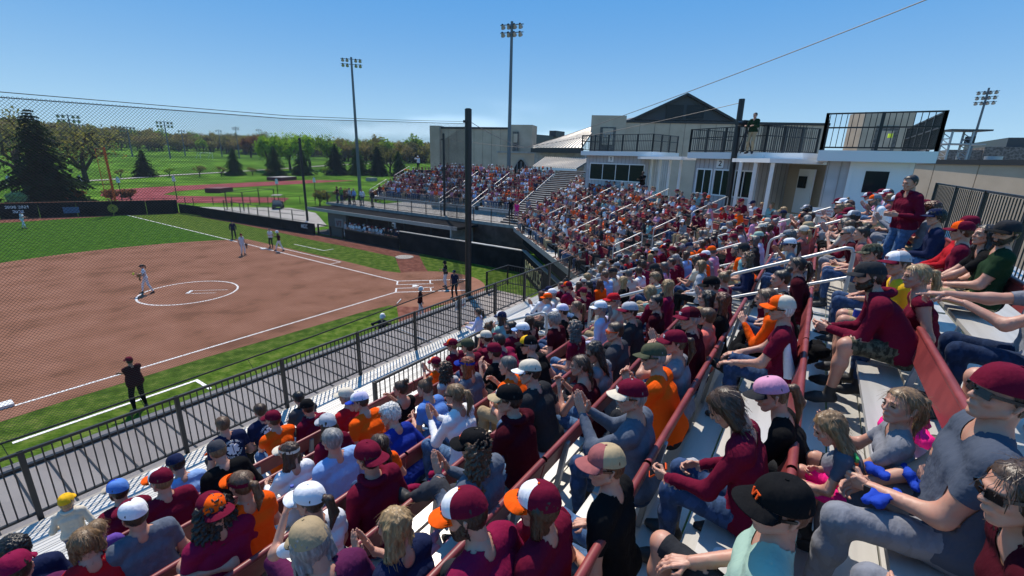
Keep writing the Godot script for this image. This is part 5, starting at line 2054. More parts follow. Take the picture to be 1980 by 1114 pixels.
# trunk with forking limbs; leaves gather at the twigs
func broad_tree(sd: int, h: float, spread: float, dens: int, leafsize: float, bare: float) -> Array:
	var r := RandomNumberGenerator.new()
	r.seed = sd
	var w := Geo.new()
	var c := Geo.new()
	var stack := [[Vector3.ZERO, Vector3(r.randf_range(-0.08, 0.08), 1, r.randf_range(-0.08, 0.08)).normalized(), h * 0.28, h * 0.035, 0]]
	while stack.size() > 0:
		var s: Array = stack.pop_back()
		var p: Vector3 = s[0]
		var d: Vector3 = s[1]
		var L: float = s[2]
		var rad: float = s[3]
		var depth: int = s[4]
		var mid := p + d * L * 0.5 + Vector3(r.randf_range(-1, 1), 0, r.randf_range(-1, 1)) * L * 0.07
		var q := p + d * L + Vector3(0, L * 0.06, 0)
		w.tube(PackedVector3Array([p, mid, q]), rad, rad * 0.62, 6 if depth < 2 else 4, false)
		if depth >= (2 if sd < 40 else 1):
			for i in int(dens * (1.0 - bare)):
				var k := p.lerp(q, r.randf()) + Vector3(r.randfn(0, 1), r.randfn(0, 1.0), r.randfn(0, 1)) * L * 0.42
				leaf(c, k, leafsize * r.randf_range(0.6, 1.3), r)
		if depth < 4:
			var n := 4 if depth == 0 else 3
			for i in n:
				var a := TAU * (i + r.randf_range(0.1, 0.9)) / n
				var out := Vector3(cos(a), 0, sin(a))
				var dd := (d * (0.75 if depth > 0 else 0.9) + out * spread * r.randf_range(0.6, 1.25) + Vector3(0, r.randf_range(-0.25, 0.35), 0)).normalized()
				stack.append([p.lerp(q, 1.0 if i == 0 else r.randf_range(0.45, 1.0)), dd, L * r.randf_range(0.6, 0.9), rad * 0.6, depth + 1])
	return [w.mesh(), c.mesh()]

func conifer(sd: int, h: float, wide: float) -> Array:
	var r := RandomNumberGenerator.new()
	r.seed = sd
	var w := Geo.new()
	var c := Geo.new()
	w.tube(PackedVector3Array([Vector3.ZERO, Vector3(0, h * 0.5, 0), Vector3(0, h * 0.98, 0)]), h * 0.022, 0.02, 6, false)
	var y := h * 0.04
	while y < h * 0.99:
		var k := 1.0 - y / h
		var R := wide * 0.5 * pow(k, 0.78) * r.randf_range(0.66, 1.22) + 0.12
		var n := int(5 + R * 2.6)
		for i in n:
			var a := TAU * (i + r.randf()) / n
			var out := Vector3(cos(a), 0, sin(a))
			var rr := R * r.randf_range(0.55, 1.25)
			var m := int(3 + rr * 2.4)
			for j in m:
				var t := (j + 1.0) / m
				var p := Vector3(0, y + 0.10 * rr - 0.30 * rr * t * t, 0) + out * rr * t
				var side := Vector3(-out.z, 0, out.x)
				var sz := 0.22 + 0.13 * rr * (1.1 - t * 0.6)
				c.tri(p - side * sz - out * 0.12, p + side * sz - out * 0.12 + Vector3(0, r.randf_range(-0.1, 0.1), 0), p + out * sz * 1.25 - Vector3(0, sz * r.randf_range(0.15, 0.7), 0))
				if r.randf() < 0.6:
					c.tri(p + Vector3(0, 0.1, 0), p + out * sz * 0.9 + side * sz * r.randf_range(-0.6, 0.6) + Vector3(0, 0.05, 0), p + out * sz * 0.5 - Vector3(0, sz * 0.9, 0))
		y += h * 0.03
	return [w.mesh(), c.mesh()]

func plant(parts: Array, mat: Material, label: String, category: String, x: float, z: float, s := 1.0, turn := 0.0, group := "", y := INF) -> void:
	var o := thing({"conifer": "conifer_tree", "tree": "tree", "shrub": "shrub"}[category], label, category, Vector3(x, land(x, z) if is_inf(y) else y, z), turn, group)
	put("trunk" if category != "shrub" else "stems", parts[0], M.bark, o)
	put("crown" if category != "shrub" else "foliage", parts[1], mat, o)
	o.scale = Vector3(s, s, s)

func build_trees() -> void:
	var olive := leaves(0.26, 0.225, 0.10)
	var fresh := leaves(0.30, 0.46, 0.06)
	var spring := leaves(0.24, 0.36, 0.06)
	var dark := leaves(0.02, 0.042, 0.022)
	var dark2 := leaves(0.05, 0.11, 0.03)
	var russet := leaves(0.26, 0.10, 0.05)
	var rose := leaves(0.24, 0.10, 0.085)
	var oakA := broad_tree(3, 19.0, 0.95, 10, 0.34, 0.1)
	var oakB := broad_tree(8, 18.0, 1.05, 10, 0.34, 0.1)
	plant(oakA, olive, "huge spreading oak just coming into leaf at the far left", "tree", 3.0, -116.0, 1.0, 0.4)
	plant(oakB, olive, "wide oak with dark limbs right of the tall spruce", "tree", 13.2, -117.0, 1.0, 1.9)
	var spr := conifer(4, 12.8, 9.5)
	plant(spr, dark, "tall dark spruce behind the left outfield wall", "conifer", -2.4, -70.5, 1.0)
	var sp2 := conifer(6, 9.0, 6.5)
	var sp3 := conifer(9, 10.0, 7.5)
	plant(sp2, dark, "small dark spruce alone on the bright green slope", "conifer", 29.2, -132.2, 0.78)
	plant(sp3, dark2, "green conifer left of the poplars at the foot of the slope", "conifer", 50.8, -128.9, 0.8, 1.0)
	plant(sp3, dark2, "narrow conifer in front of the tall poplars", "conifer", 60.5, -123.5, 0.9, 2.0)
	plant(sp2, dark2, "second narrow conifer right of the first at the poplars", "conifer", 68.5, -121.5, 1.0, 0.5)
	var pop := broad_tree(12, 14.5, 0.42, 17, 0.40, 0.0)
	var pop2 := broad_tree(15, 14.0, 0.5, 17, 0.40, 0.0)
	plant(pop, fresh, "tall fresh green poplar, left one of the bright group", "tree", 66.0, -137.5, 1.0, 0.3)
	plant(pop2, fresh, "fresh green poplar in the middle of the bright group", "tree", 73.0, -136.0, 0.98, 1.3)
	plant(pop, fresh, "broad fresh green poplar at the right of the bright group", "tree", 81.5, -137.5, 1.04, 2.6)
	plant(pop2, spring, "green tree left of the black net pole behind the track", "tree", 87.5, -134.0, 0.95, 4.0)
	var dk := conifer(21, 12.0, 9.5)
	plant(dk, dark, "dark pine, left one of the black clump beside the light pole", "conifer", 78.5, -117.8, 0.85, 0.4)
	plant(dk, dark2, "dark pine in the middle of the black clump", "conifer", 84.0, -113.5, 0.8, 1.6)
	plant(dk, dark, "dark pine at the right of the black clump", "conifer", 88.5, -108.5, 0.82, 2.8)
	plant(sp3, dark2, "lower dark conifer behind the far light pole", "conifer", 93.0, -103.0, 0.85, 2.8)
	plant(broad_tree(18, 14.0, 0.6, 12, 0.42, 0.0), russet, "rust red tree among the green ones on the terrace", "tree", 116.0, -246.0, 1.0)
	var bareA := broad_tree(25, 12.5, 0.6, 5, 0.26, 0.2)
	var bareB := broad_tree(28, 12.0, 0.7, 6, 0.26, 0.2)
	var bl := ["bare brown tree left of the field house roofline", "half bare tree beside the dark pines", "thin budding tree nearest the field house corner", "brown budding tree in the gap beside the pole", "pale budding tree behind the far bleachers"]
	var bp := [[102.0, -94.0], [97.0, -112.0], [108.0, -84.0], [98.0, -88.0], [112.0, -96.0]]
	for i in 5:
		plant(bareA if i % 2 == 0 else bareB, olive, bl[i], "tree", bp[i][0], bp[i][1], 0.85 + 0.08 * (i % 3), i * 1.3)
	# young trees on the berm
	var sap := broad_tree(31, 4.2, 0.75, 4, 0.13, 0.1)
	var sl := ["small bare sapling at the left of the green slope", "pale budding sapling right of the small spruce", "grey sapling at the middle of the green slope", "faint sapling left of the green conifer", "bushy sapling in front of the green conifer", "low yellowish sapling right of the conifer", "round green shrub at the foot of the poplars"]
	var sxz := [[23.0, -129.0], [33.5, -128.5], [40.5, -127.5], [45.5, -126.0], [54.0, -125.0], [57.5, -121.5], [73.5, -116.0]]
	for i in 7:
		plant(sap, [olive, spring, olive, olive, olive, olive, spring][i], sl[i], "tree", sxz[i][0], sxz[i][1], [0.8, 0.9, 1.1, 1.0, 0.9, 0.8, 0.9][i], i * 0.9)
	# shrubs behind the outfield wall
	var bush := broad_tree(41, 3.0, 1.2, 7, 0.13, 0.0)
	var names := ["russet shrub left of the orange foul pole", "rusty shrub against the foot of the spruce", "reddish shrub between the two lamps", "white flowering shrub behind the wall at the left edge", "pale flowering shrub under the spruce", "dark red leafed shrub beyond the far dugout", "reddish twiggy shrub behind the far deck", "brown shrub behind the far dugout gate"]
	var where := [[3.4, -66.5], [-0.2, -68.0], [5.6, -66.0], [-9.5, -68.0], [-6.0, -66.5], [26.5, -43.5], [30.0, -40.0], [22.5, -44.0]]
	for i in 8:
		plant(bush, [rose, russet, rose, leaves(0.45, 0.5, 0.35), leaves(0.4, 0.46, 0.3), rose, rose, olive][i], names[i], "shrub", where[i][0], where[i][1], 1.0 if i < 5 else 1.25, i * 0.7)
	# far woods: a mass nobody could count
	var kinds := [[broad_tree(51, 14.0, 0.75, 5, 0.5, 0.0), olive], [broad_tree(53, 13.0, 0.8, 5, 0.5, 0.0), leaves(0.25, 0.225, 0.12)], [broad_tree(55, 14.0, 0.7, 5, 0.5, 0.0), spring], [broad_tree(57, 12.0, 0.8, 5, 0.5, 0.0), leaves(0.30, 0.22, 0.13)]]
	var r := RandomNumberGenerator.new()
	r.seed = 5
	var lists := [[], [], [], []]
	for i in 1500:
		var a := r.randf_range(-0.15, 1.05)
		var d := r.randf_range(345.0, 520.0)
		if a > 0.62:
			d = r.randf_range(230.0, 420.0)
		var x := -20.0 + sin(a) * d
		var z := 20.0 - cos(a) * d
		var s := r.randf_range(0.7, 1.15)
		if a < 0.5:
			s *= 1.0 + 0.15 * sin(a * 14.0)
		var k := r.randi() % 4
		if k == 2 and r.randf() < 0.6:
			k = 0
		lists[k].append(Transform3D(Basis(Vector3.UP, r.randf() * TAU).scaled(Vector3(s, s * r.randf_range(0.85, 1.15), s)), Vector3(x, land(x, z) - 0.3, z)))
	var woods := Node3D.new()
	woods.name = "far_woods"
	add_child(woods, true)
	tag(woods, "long band of budding brown and green woods along the horizon", "woods")
	woods.set_meta("kind", "stuff")
	for k in 4:
		for part in 2:
			var mm := MultiMesh.new()
			mm.transform_format = MultiMesh.TRANSFORM_3D
			mm.mesh = kinds[k][0][part]
			mm.instance_count = lists[k].size()
			for i in lists[k].size():
				mm.set_instance_transform(i, lists[k][i])
			var mi := MultiMeshInstance3D.new()
			mi.name = "trunks" if part == 0 else "crowns"
			mi.multimesh = mm
			mi.material_override = M.bark if part == 0 else kinds[k][1]
			mi.set_meta("kind", "stuff")
			woods.add_child(mi, true)

# ---------------------------------------------------------------- poles, nets, cables
func light_mast(label: String, at: Vector3, h: float, r: float, rows: int, cols: int, wide: float, turn: float, group := "") -> void:
	var o := thing("light_mast", label, "floodlight pole", at, turn, group)
	var g := Geo.new()
	g.tube(PackedVector3Array([Vector3.ZERO, Vector3(0, h, 0)]), r, r * 0.55, 12)
	put("mast", g, M.pole, o)
	var gap := wide / cols
	for i in rows:
		var y := h - 0.35 - i * gap * 1.15
		g = Geo.new()
		g.bar(Vector3(-wide * 0.5, y, 0), Vector3(wide * 0.5, y, 0), gap * 0.12, gap * 0.12)
		put("crossarm", g, M.pole, o)
		for j in cols:
			var x := (j + 0.5 - cols * 0.5) * gap
			if absf(x) < r * 0.3:
				continue
			var s := gap * 0.40
			g = Geo.new()
			var c := Vector3(x, y - gap * 0.25, 0.12)
			var d := Vector3(0, -0.55, -0.83)
			g.tube(PackedVector3Array([c - d * s, c, c + d * s * 0.75]), s * 0.45, s, 10)
			put("floodlight", g, M.galv, o)

func rope(called: String, label: String, p: PackedVector3Array, r: float, mat: Material, sag := 0.0) -> void:
	var g := Geo.new()
	var pts := PackedVector3Array()
	for i in p.size() - 1:
		for k in 12:
			var t := k / 12.0
			pts.append(p[i].lerp(p[i + 1], t) - Vector3(0, sag * 4.0 * t * (1.0 - t), 0))
	pts.append(p[p.size() - 1])
	g.tube(pts, r, -1.0, 5)
	tag(put(called, g, mat), label, "cable")

# a diamond net hung between a top and a bottom line, its strands real cords
func net_sheet(o: Node3D, a0: Vector3, a1: Vector3, b0: Vector3, b1: Vector3, cell: float, thick: float) -> void:
	# a0,a1 bottom; b0,b1 top
	var W := (a1 - a0).length()
	var Hh := ((b0 - a0).length() + (b1 - a1).length()) * 0.5
	var at := func(u: float, v: float) -> Vector3: return a0.lerp(a1, u / W).lerp(b0.lerp(b1, u / W), v / Hh)
	var nrm := (a1 - a0).cross(b0 - a0).normalized()
	for way in 2:
		var g := Geo.new()
		var n := int((W + Hh) / cell)
		for i in n:
			var u0 := -Hh + i * cell
			var p0 := V2(u0, 0.0)
			var p1 := V2(u0 + Hh, Hh)
			if p0.x < 0.0:
				p0 = V2(0.0, -u0)
			if p1.x > W:
				p1 = V2(W, W - u0)
			if p1.x <= p0.x:
				continue
			if way == 1:
				p0.x = W - p0.x
				p1.x = W - p1.x
			var A: Vector3 = at.call(p0.x, p0.y)
			var B: Vector3 = at.call(p1.x, p1.y)
			var s := (B - A).cross(nrm).normalized() * thick * 0.5
			var k := nrm * thick * 0.5 + nrm * 0.002 * way
			g.quad(A - s, A + k, B + k, B - s)
			g.quad(A + s, A + k, B + k, B + s)
			g.quad(A - s, A + s, B + s, B - s)
		stuff("strands", g, M.netcord, o)

func build_poles_and_net() -> void:
	M.netcord = plain(lin(0.02, 0.02, 0.021), 0.8)
	M.wire = plain(lin(0.16, 0.13, 0.11), 0.5)
	light_mast("tall floodlight pole rising behind the far dugout corner", Vector3(41.0, 0, -57.9), 25.4, 0.34, 2, 5, 3.9, -0.7)
	light_mast("tallest floodlight pole behind the far bleachers", Vector3(31.5, 0, -14.8), 24.0, 0.30, 2, 4, 3.0, -1.3)
	light_mast("floodlight pole at the right beyond the booth", Vector3(49.1, 0, 32.7), 16.2, 0.16, 3, 4, 1.75, -1.9)
	var far := [["far floodlights above the huge oak at the left edge", 27.4, -235.5, 15.7], ["far floodlights between the oaks and the spruce", 26.2, -174.5, 17.0], ["thin far floodlights right of the oaks", 42.0, -230.0, 16.2], ["thin floodlights left of the tall terrace lights", 56.9, -228.3, 16.2], ["tall terrace floodlights in the middle of the green slope", 59.0, -195.9, 17.9], ["narrow floodlights right of the tall terrace lights", 89.1, -259.4, 17.0], ["narrow far floodlights left of the rust red tree", 104.2, -253.1, 18.0], ["floodlights in front of the rust red tree", 94.0, -213.7, 18.4], ["floodlights left of the bright poplars", 116.6, -235.8, 19.0]]
	for i in far.size():
		var q: Array = far[i]
		var base := land(q[1], q[2])
		light_mast(q[0], Vector3(q[1], base, q[2]), q[3] - base, 0.28, 2 if i in [1, 4, 7, 0, 3] else 1, 5 if i in [0, 1, 3, 4, 7] else 3, 5.6 if i in [0, 1, 3, 4] else 3.2, -0.3, "floodlights round the far practice fields")
	var posts := [["thick black net pole beside home plate", Vector3(-3.9, 0, 7.2), 9.95, 0.15], ["black net pole in front of the far bleachers", Vector3(11.2, 2.5, -7.9), 7.35, 0.10], ["black net pole at the outfield end of the far dugout", Vector3(11.9, 0, -30.7), 9.5, 0.14]]
	for q in posts:
		var o := thing("net_pole", q[0], "pole", q[1])
		var g := Geo.new()
		g.tube(PackedVector3Array([Vector3.ZERO, Vector3(0, q[2], 0)]), q[3], -1.0, 14)
		put("shaft", g, M.black, o)
		g = Geo.new()
		g.tube(PackedVector3Array([Vector3(0, q[2], 0), Vector3(0, q[2] + 0.04, 0)]), q[3] * 1.08, q[3] * 0.6, 14)
		put("cap", g, M.black, o)
		g = Geo.new()
		g.box(Vector3(-0.3, q[2] - 0.55, -0.04), Vector3(-0.1, q[2] - 0.45, 0.04))
		put("cable_hook", g, M.black, o)
	var o := thing("backstop_net", "black diamond net hung along the near third base line", "net")
	net_sheet(o, Vector3(-26.0, 2.16, 7.2), Vector3(-12.0, 2.22, 7.2), Vector3(-26.0, 8.84, 7.2), Vector3(-12.0, 8.95, 7.2), 0.0645, 0.0056)
	net_sheet(o, Vector3(-12.0, 2.22, 7.2), Vector3(-4.06, 2.5, 7.2), Vector3(-12.0, 8.95, 7.2), Vector3(-4.06, 9.36, 7.2), 0.0645, 0.0056)
	for q in [["top_cord", 8.85, 9.37, 0.010], ["bottom_cord", 2.16, 2.5, 0.022]]:
		var g := Geo.new()
		g.tube(PackedVector3Array([Vector3(-26, q[1], 7.2), Vector3(-18, q[1] + 0.02, 7.2), Vector3(-12, q[1] + 0.09, 7.2), Vector3(-4.06, q[2], 7.2)]), q[3], -1.0, 6)
		put(q[0], g, M.netcord, o)
	for x in [-18.9, -16.6, -14.0]:
		var g := Geo.new()
		g.tube(PackedVector3Array([Vector3(x, 2.2, 7.2), Vector3(x + 0.05, 1.8, 7.5)]), 0.007, -1.0, 5)
		put("tie_cord", g, M.netcord, o)
	rope("support_cable", "steel cable strung above the near net", PackedVector3Array([Vector3(-26, 8.94, 7.2), Vector3(-12, 9.02, 7.2), Vector3(-3.95, 9.46, 7.2)]), 0.008, M.netcord, 0.02)
	o = thing("backstop_net", "fine black net hung behind home plate between the two black poles", "net")
	net_sheet(o, Vector3(-3.8, 1.9, 7.1), Vector3(11.1, 3.4, -7.7), Vector3(-3.8, 9.4, 7.1), Vector3(11.1, 9.4, -7.7), 0.16, 0.0016)
	o = thing("sideline_net", "fine black net hung along the far dugout", "net")
	net_sheet(o, Vector3(11.3, 3.0, -8.2), Vector3(11.9, 3.0, -30.5), Vector3(11.3, 9.5, -8.2), Vector3(11.9, 9.3, -30.5), 0.18, 0.002)
	var J := Vector3(9.0, 8.75, 2.0)
	rope("guy_cable", "guy cable from the thick net pole to the cable joint", PackedVector3Array([Vector3(-3.8, 9.5, 7.15), J]), 0.014, M.wire, 0.15)
	rope("guy_cable", "guy cable from the joint to the camera mast", PackedVector3Array([J, Vector3(4.1, 10.7, 16.5)]), 0.014, M.wire, 0.1)
	rope("guy_cable", "long guy cable rising to the right edge of the sky", PackedVector3Array([J, Vector3(-6.5, 12.5, 24.5)]), 0.014, M.wire, 0.25)
	rope("guy_cable", "guy cable from the black pole by the far bleachers", PackedVector3Array([Vector3(11.2, 9.5, -7.9), J]), 0.014, M.wire, 0.1)

# ---------------------------------------------------------------- beyond the field
func build_beyond() -> void:
	flat("plaza", [V2(24, -40), V2(60, -40), V2(80, 60), V2(0, 60), V2(0, 24.2), V2(10, 20), V2(22, 4)], 0.015, M.concrete)
	var rim := [[V2(-47.9, -49.5), V2(-25, -58.9), 1.55], [V2(-25, -58.9), V2(-9.7, -54.6), 1.55], [V2(-9.7, -54.6), V2(4.96, -47.9), 1.65]]
	var o := thing("outfield_wall", "long black padded outfield wall with faded emblems at the left", "wall")
	for q in rim:
		var a: Vector2 = q[0]
		var b: Vector2 = q[1]
		var n := roundi((b - a).length() / 3.0)
		for i in n:
			var p := a.lerp(b, i / float(n))
			var p2 := a.lerp(b, (i + 1) / float(n) - 0.004)
			var g := Geo.new()
			g.bar(Vector3(p.x, q[2] * 0.5, p.y), Vector3(p2.x, q[2] * 0.5, p2.y), 0.16, q[2])
			put("pad", g, M.pad, o)
		var g2 := Geo.new()
		g2.bar(Vector3(a.x, q[2] + 0.03, a.y), Vector3(b.x, q[2] + 0.03, b.y), 0.18, 0.05)
		put("top_strip", g2, plain(lin(0.22, 0.06, 0.02), 0.6), o)
	var wall := func(x: float, y: float) -> Transform3D:
		var a := V2(-9.7, -54.6)
		var b := V2(4.96, -47.9)
		var t := (x - a.x) / (b.x - a.x)
		var q := a.lerp(b, t)
		var n := Vector3(-(b - a).y, 0, (b - a).x).normalized()
		if n.z < 0.0:
			n = -n
		return facing(Vector3(q.x, y, q.y) + n * 0.095, n)
	lettering(o, "lettering", "2008 2021\n2022", 0.42, wall.call(-8.3, 0.98), M.inkwhite, 0.01)
	var x0: Transform3D = wall.call(-0.9, 0.8)
	var g := Geo.new()
	g.tube(PackedVector3Array([Vector3(0, 0, -0.005), Vector3(0, 0, 0.012)]), 0.5, -1.0, 20)
	put("ball_emblem", g, plain(lin(0.3, 0.25, 0.02), 0.7), o).transform = x0
	lettering(o, "lettering", "1", 0.5, x0 * Transform3D(Basis(), Vector3(0, 0, 0.022)), M.black, 0.01)
	g = Geo.new()
	var x1: Transform3D = wall.call(-4.3, 0.75)
	g.brick(Vector3(0, 0, 0), Vector3(0.7, 0, 0), Vector3(0, 0.35, 0), Vector3(0, 0, 0.01))
	put("emblem_patch", g, plain(lin(0.05, 0.12, 0.22), 0.7), o).transform = x1
	o = thing("wall_gate", "low black gate panel in the corner of the outfield wall", "gate")
	g = Geo.new()
	g.bar(Vector3(5.0, 0.6, -47.8), Vector3(5.5, 0.6, -43.1), 0.08, 1.15)
	put("panel", g, M.pad, o)
	o = thing("sideline_wall", "black padded wall down the first base side with white letters at its end", "wall")
	for i in 8:
		var p := V2(5.5, -43).lerp(V2(6.8, -21.4), i / 8.0)
		var q := V2(5.5, -43).lerp(V2(6.8, -21.4), (i + 0.985) / 8.0)
		g = Geo.new()
		g.bar(Vector3(p.x, 0.55, p.y), Vector3(q.x, 0.55, q.y), 0.16, 1.1)
		put("pad", g, M.pad, o)
	lettering(o, "lettering", "ACC", 0.55, facing(Vector3(6.62, 0.72, -22.9), Vector3(-1, 0, 0.06)), M.inkwhite, 0.01)
	# foul pole
	o = thing("foul_pole", "orange foul pole with a mesh wing on the outfield wall", "foul pole", Vector3(-0.55, 0, -50.5))
	g = Geo.new()
	g.tube(PackedVector3Array([Vector3.ZERO, Vector3(0, 7.9, 0)]), 0.13, -1.0, 12)
	put("shaft", g, M.orangepole, o)
	g = Geo.new()
	g.tube(PackedVector3Array([Vector3(-0.1, 7.8, -0.05), Vector3(-0.75, 7.7, -0.3), Vector3(-0.75, 1.9, -0.3), Vector3(-0.1, 1.8, -0.05)]), 0.03)
	put("wing_frame", g, M.orangepole, o)
	g = Geo.new()
	for i in 30:
		g.bar(Vector3(-0.1, 1.9 + i * 0.195, -0.05), Vector3(-0.75, 1.9 + i * 0.195, -0.3), 0.012, 0.012)
	for i in 4:
		g.bar(Vector3(-0.2 - i * 0.15, 1.85, -0.09 - i * 0.06), Vector3(-0.2 - i * 0.15, 7.7, -0.09 - i * 0.06), 0.012, 0.012)
	stuff("wing_mesh", g, M.orangepole, o)
	# running track and its infield
	flat("running_track", [V2(9.6, -92.0), V2(19.0, -96.4), V2(40.0, -101.7), V2(72.5, -107.1), V2(118.5, -120.5), V2(170, -140), V2(168, -130), V2(63.6, -94.9), V2(41.1, -89.3), V2(24.7, -86.0), V2(17.6, -83.0), V2(13.5, -77.0), V2(14.5, -72.5), V2(26.0, -58.3), V2(21.1, -51.8), V2(9.1, -61.1), V2(5.1, -68.9), V2(5.6, -80.0)], 0.02, M.track)
	flat("paved_yard", [V2(9.5, -53.3), V2(17.8, -44.3), V2(16.9, -36.6), V2(11.0, -25.5), V2(8.2, -25.5), V2(8.4, -43.8)], 0.016, M.path)
	g = Geo.new()
	for i in 30:
		var a0 := lerpf(0.24, 0.80, i / 30.0)
		var a1 := lerpf(0.24, 0.80, (i + 1) / 30.0)
		var q := func(a: float, d: float) -> Vector3:
			var x := -20.0 + sin(a) * d
			var z := 20.0 - cos(a) * d
			return Vector3(x, land(x, z) + 0.1, z)
		for k in 4:
			g.quad(q.call(a0, 250.0 + k * 14.0), q.call(a1, 250.0 + k * 14.0), q.call(a1, 264.0 + k * 14.0), q.call(a0, 264.0 + k * 14.0), Vector3.UP)
	struct("practice_field", g, M.grass)
	g = Geo.new()
	var rp := [Vector3(-6, 0, -112), Vector3(11.8, 0, -121.3), Vector3(35.9, 0, -133.6), Vector3(102.5, 0, -148.2), Vector3(150, 0, -150)]
	for i in 4:
		for k in 4:
			var a: Vector3 = rp[i].lerp(rp[i + 1], k / 4.0)
			var b: Vector3 = rp[i].lerp(rp[i + 1], (k + 1) / 4.0)
			a.y = land(a.x, a.z) + 0.12
			b.y = land(b.x, b.z) + 0.12
			var s := Vector3(0, 0, 1.6)
			g.quad(a - s, b - s, b + s, a + s, Vector3.UP)
	struct("path", g, M.path)
	var mats := [["maroon high jump mat on the red track", Vector3(22.8, 0, -76.8), 0.62, Vector3(2.2, 0.5, 1.4)], ["dark landing mat with a pale top on the grass beyond the track", Vector3(53.5, 0, -108.0), 0.45, Vector3(3.6, 0.55, 2.2)], ["tan box beside the track at the right", Vector3(72.0, 0, -92.0), 0.2, Vector3(1.5, 0.6, 0.9)]]
	for i in 3:
		var q: Array = mats[i]
		var m := thing("landing_mat", q[0], "mat", q[1], q[2])
		g = Geo.new()
		var s: Vector3 = q[3]
		g.box(Vector3(-s.x, 0.03, -s.z), Vector3(s.x, s.y * 1.6, s.z))
		put("pad", g, [M.maroonpaint, M.maroonpaint, M.concrete][i], m)
		g = Geo.new()
		g.box(Vector3(-s.x * 0.97, s.y * 1.6 + 0.002, -s.z * 0.97), Vector3(s.x * 0.97, s.y * 1.6 + 0.06, s.z * 0.97))
		put("cover", g, [M.maroonpaint, M.path, M.concrete][i], m)
	# lamps along the path behind the wall
	var lamps := [["globe path lamp at the left edge beside the white shrub", -5.3, -74.1], ["globe path lamp left of the foul pole", 1.5, -71.3], ["short globe lamp right of the foul pole", 4.4, -65.7], ["globe lamp at the corner of the red track", 11.6, -66.1], ["globe lamp beside the golf cart", 20.9, -52.7], ["globe lamp behind the black net pole", 28.2, -53.7]]
	for q in lamps:
		o = thing("path_lamp", q[0], "lamp post", Vector3(q[1], 0, q[2]), 0.0, "globe lamps along the path")
		g = Geo.new()
		g.tube(PackedVector3Array([Vector3.ZERO, Vector3(0, 0.5, 0), Vector3(0, 2.9, 0)]), 0.09, 0.055, 8)
		put("post", g, M.black, o)
		g = Geo.new()
		g.tube(PackedVector3Array([Vector3(0, 2.9, 0), Vector3(0, 3.05, 0), Vector3(0, 3.35, 0), Vector3(0, 3.55, 0)]), 0.26, 0.2, 10)
		put("globe", g, M.white, o)
		g = Geo.new()
		g.tube(PackedVector3Array([Vector3(0, 3.551, 0), Vector3(0, 3.75, 0)]), 0.24, 0.04, 10)
		put("finial", g, M.white, o)
	# fences and frames in the yard
	o = thing("yard_fence", "thin black chain fence along the track behind the wall", "fence")
	var fp := [Vector3(-8, 0, -62), Vector3(6.5, 0, -56.5), Vector3(9.5, 0, -55.0), Vector3(20.5, 0, -50.2), Vector3(24.0, 0, -45.0)]
	for i in 4:
		for yy in [0.6, 1.15]:
			g = Geo.new()
			g.bar(fp[i] + Vector3(0, yy, 0), fp[i + 1] + Vector3(0, yy, 0), 0.04, 0.04)
			put("rail", g, M.black, o)
		var L: float = (fp[i + 1] - fp[i]).length()
		for k in int(L / 2.4) + 1:
			var p: Vector3 = fp[i].lerp(fp[i + 1], k * 2.4 / L)
			g = Geo.new()
			g.bar(p, p + Vector3(0, 1.25, 0), 0.07, 0.07)
			put("post", g, M.black, o)
	o = thing("batting_cage_frame", "black pipe frame of an empty batting cage in the yard", "frame")
	var cg := [Vector3(10.6, 0, -47.5), Vector3(16.8, 0, -50.8), Vector3(17.8, 0, -48.3), Vector3(11.6, 0, -45.0)]
	for i in 4:
		g = Geo.new()
		g.bar(cg[i], cg[i] + Vector3(0, 2.5, 0), 0.1, 0.1)
		put("post", g, M.black, o)
		g = Geo.new()
		g.bar(cg[i] + Vector3(0, 2.5, 0), cg[(i + 1) % 4] + Vector3(0, 2.5, 0), 0.07, 0.07)
		put("beam", g, M.black, o)
	o = thing("yard_rail", "black tube railing round the paved yard", "railing")
	var yr := [Vector3(8.9, 0, -44.5), Vector3(8.8, 0, -36.0), Vector3(9.6, 0, -27.5)]
	for i in 2:
		for yy in [0.5, 1.1, 1.6]:
			g = Geo.new()
			g.bar(yr[i] + Vector3(0, yy, 0), yr[i + 1] + Vector3(0, yy, 0), 0.05, 0.05)
			put("rail", g, M.black, o)
		for k in 4:
			var p: Vector3 = yr[i].lerp(yr[i + 1], k / 4.0)
			g = Geo.new()
			g.bar(p, p + Vector3(0, 1.65, 0), 0.08, 0.08)
			put("post", g, M.black, o)
	# golf cart
	o = thing("golf_cart", "grey golf cart with a flat roof parked in the yard", "golf cart", Vector3(16.2, 0, -44.6), 0.9)
	g = Geo.new()
	g.box(Vector3(-1.25, 0.35, -0.6), Vector3(1.25, 0.62, 0.6))
	g.box(Vector3(0.75, 0.62, -0.55), Vector3(1.25, 0.95, 0.55))
	put("body", g, M.darkmetal, o)
	g = Geo.new()
	g.box(Vector3(-0.75, 0.622, -0.55), Vector3(-0.1, 0.85, 0.55))
	g.box(Vector3(-0.8, 0.852, -0.55), Vector3(-0.65, 1.25, 0.55))
	put("seat", g, M.concrete, o)
	g = Geo.new()
	g.box(Vector3(-0.9, 1.88, -0.62), Vector3(0.95, 1.95, 0.62))
	put("roof", g, M.concrete, o)
	for sx in [-0.8, 0.85]:
		for sz in [-0.55, 0.55]:
			g = Geo.new()
			g.bar(Vector3(sx, 0.6, sz), Vector3(sx, 1.9, sz), 0.04, 0.04)
			put("roof_post", g, M.black, o)
			g = Geo.new()
			g.tube(PackedVector3Array([Vector3(sx, 0.27, sz - 0.1), Vector3(sx, 0.27, sz + 0.1)]), 0.27, -1.0, 14)
			put("wheel", g, M.rubber, o)
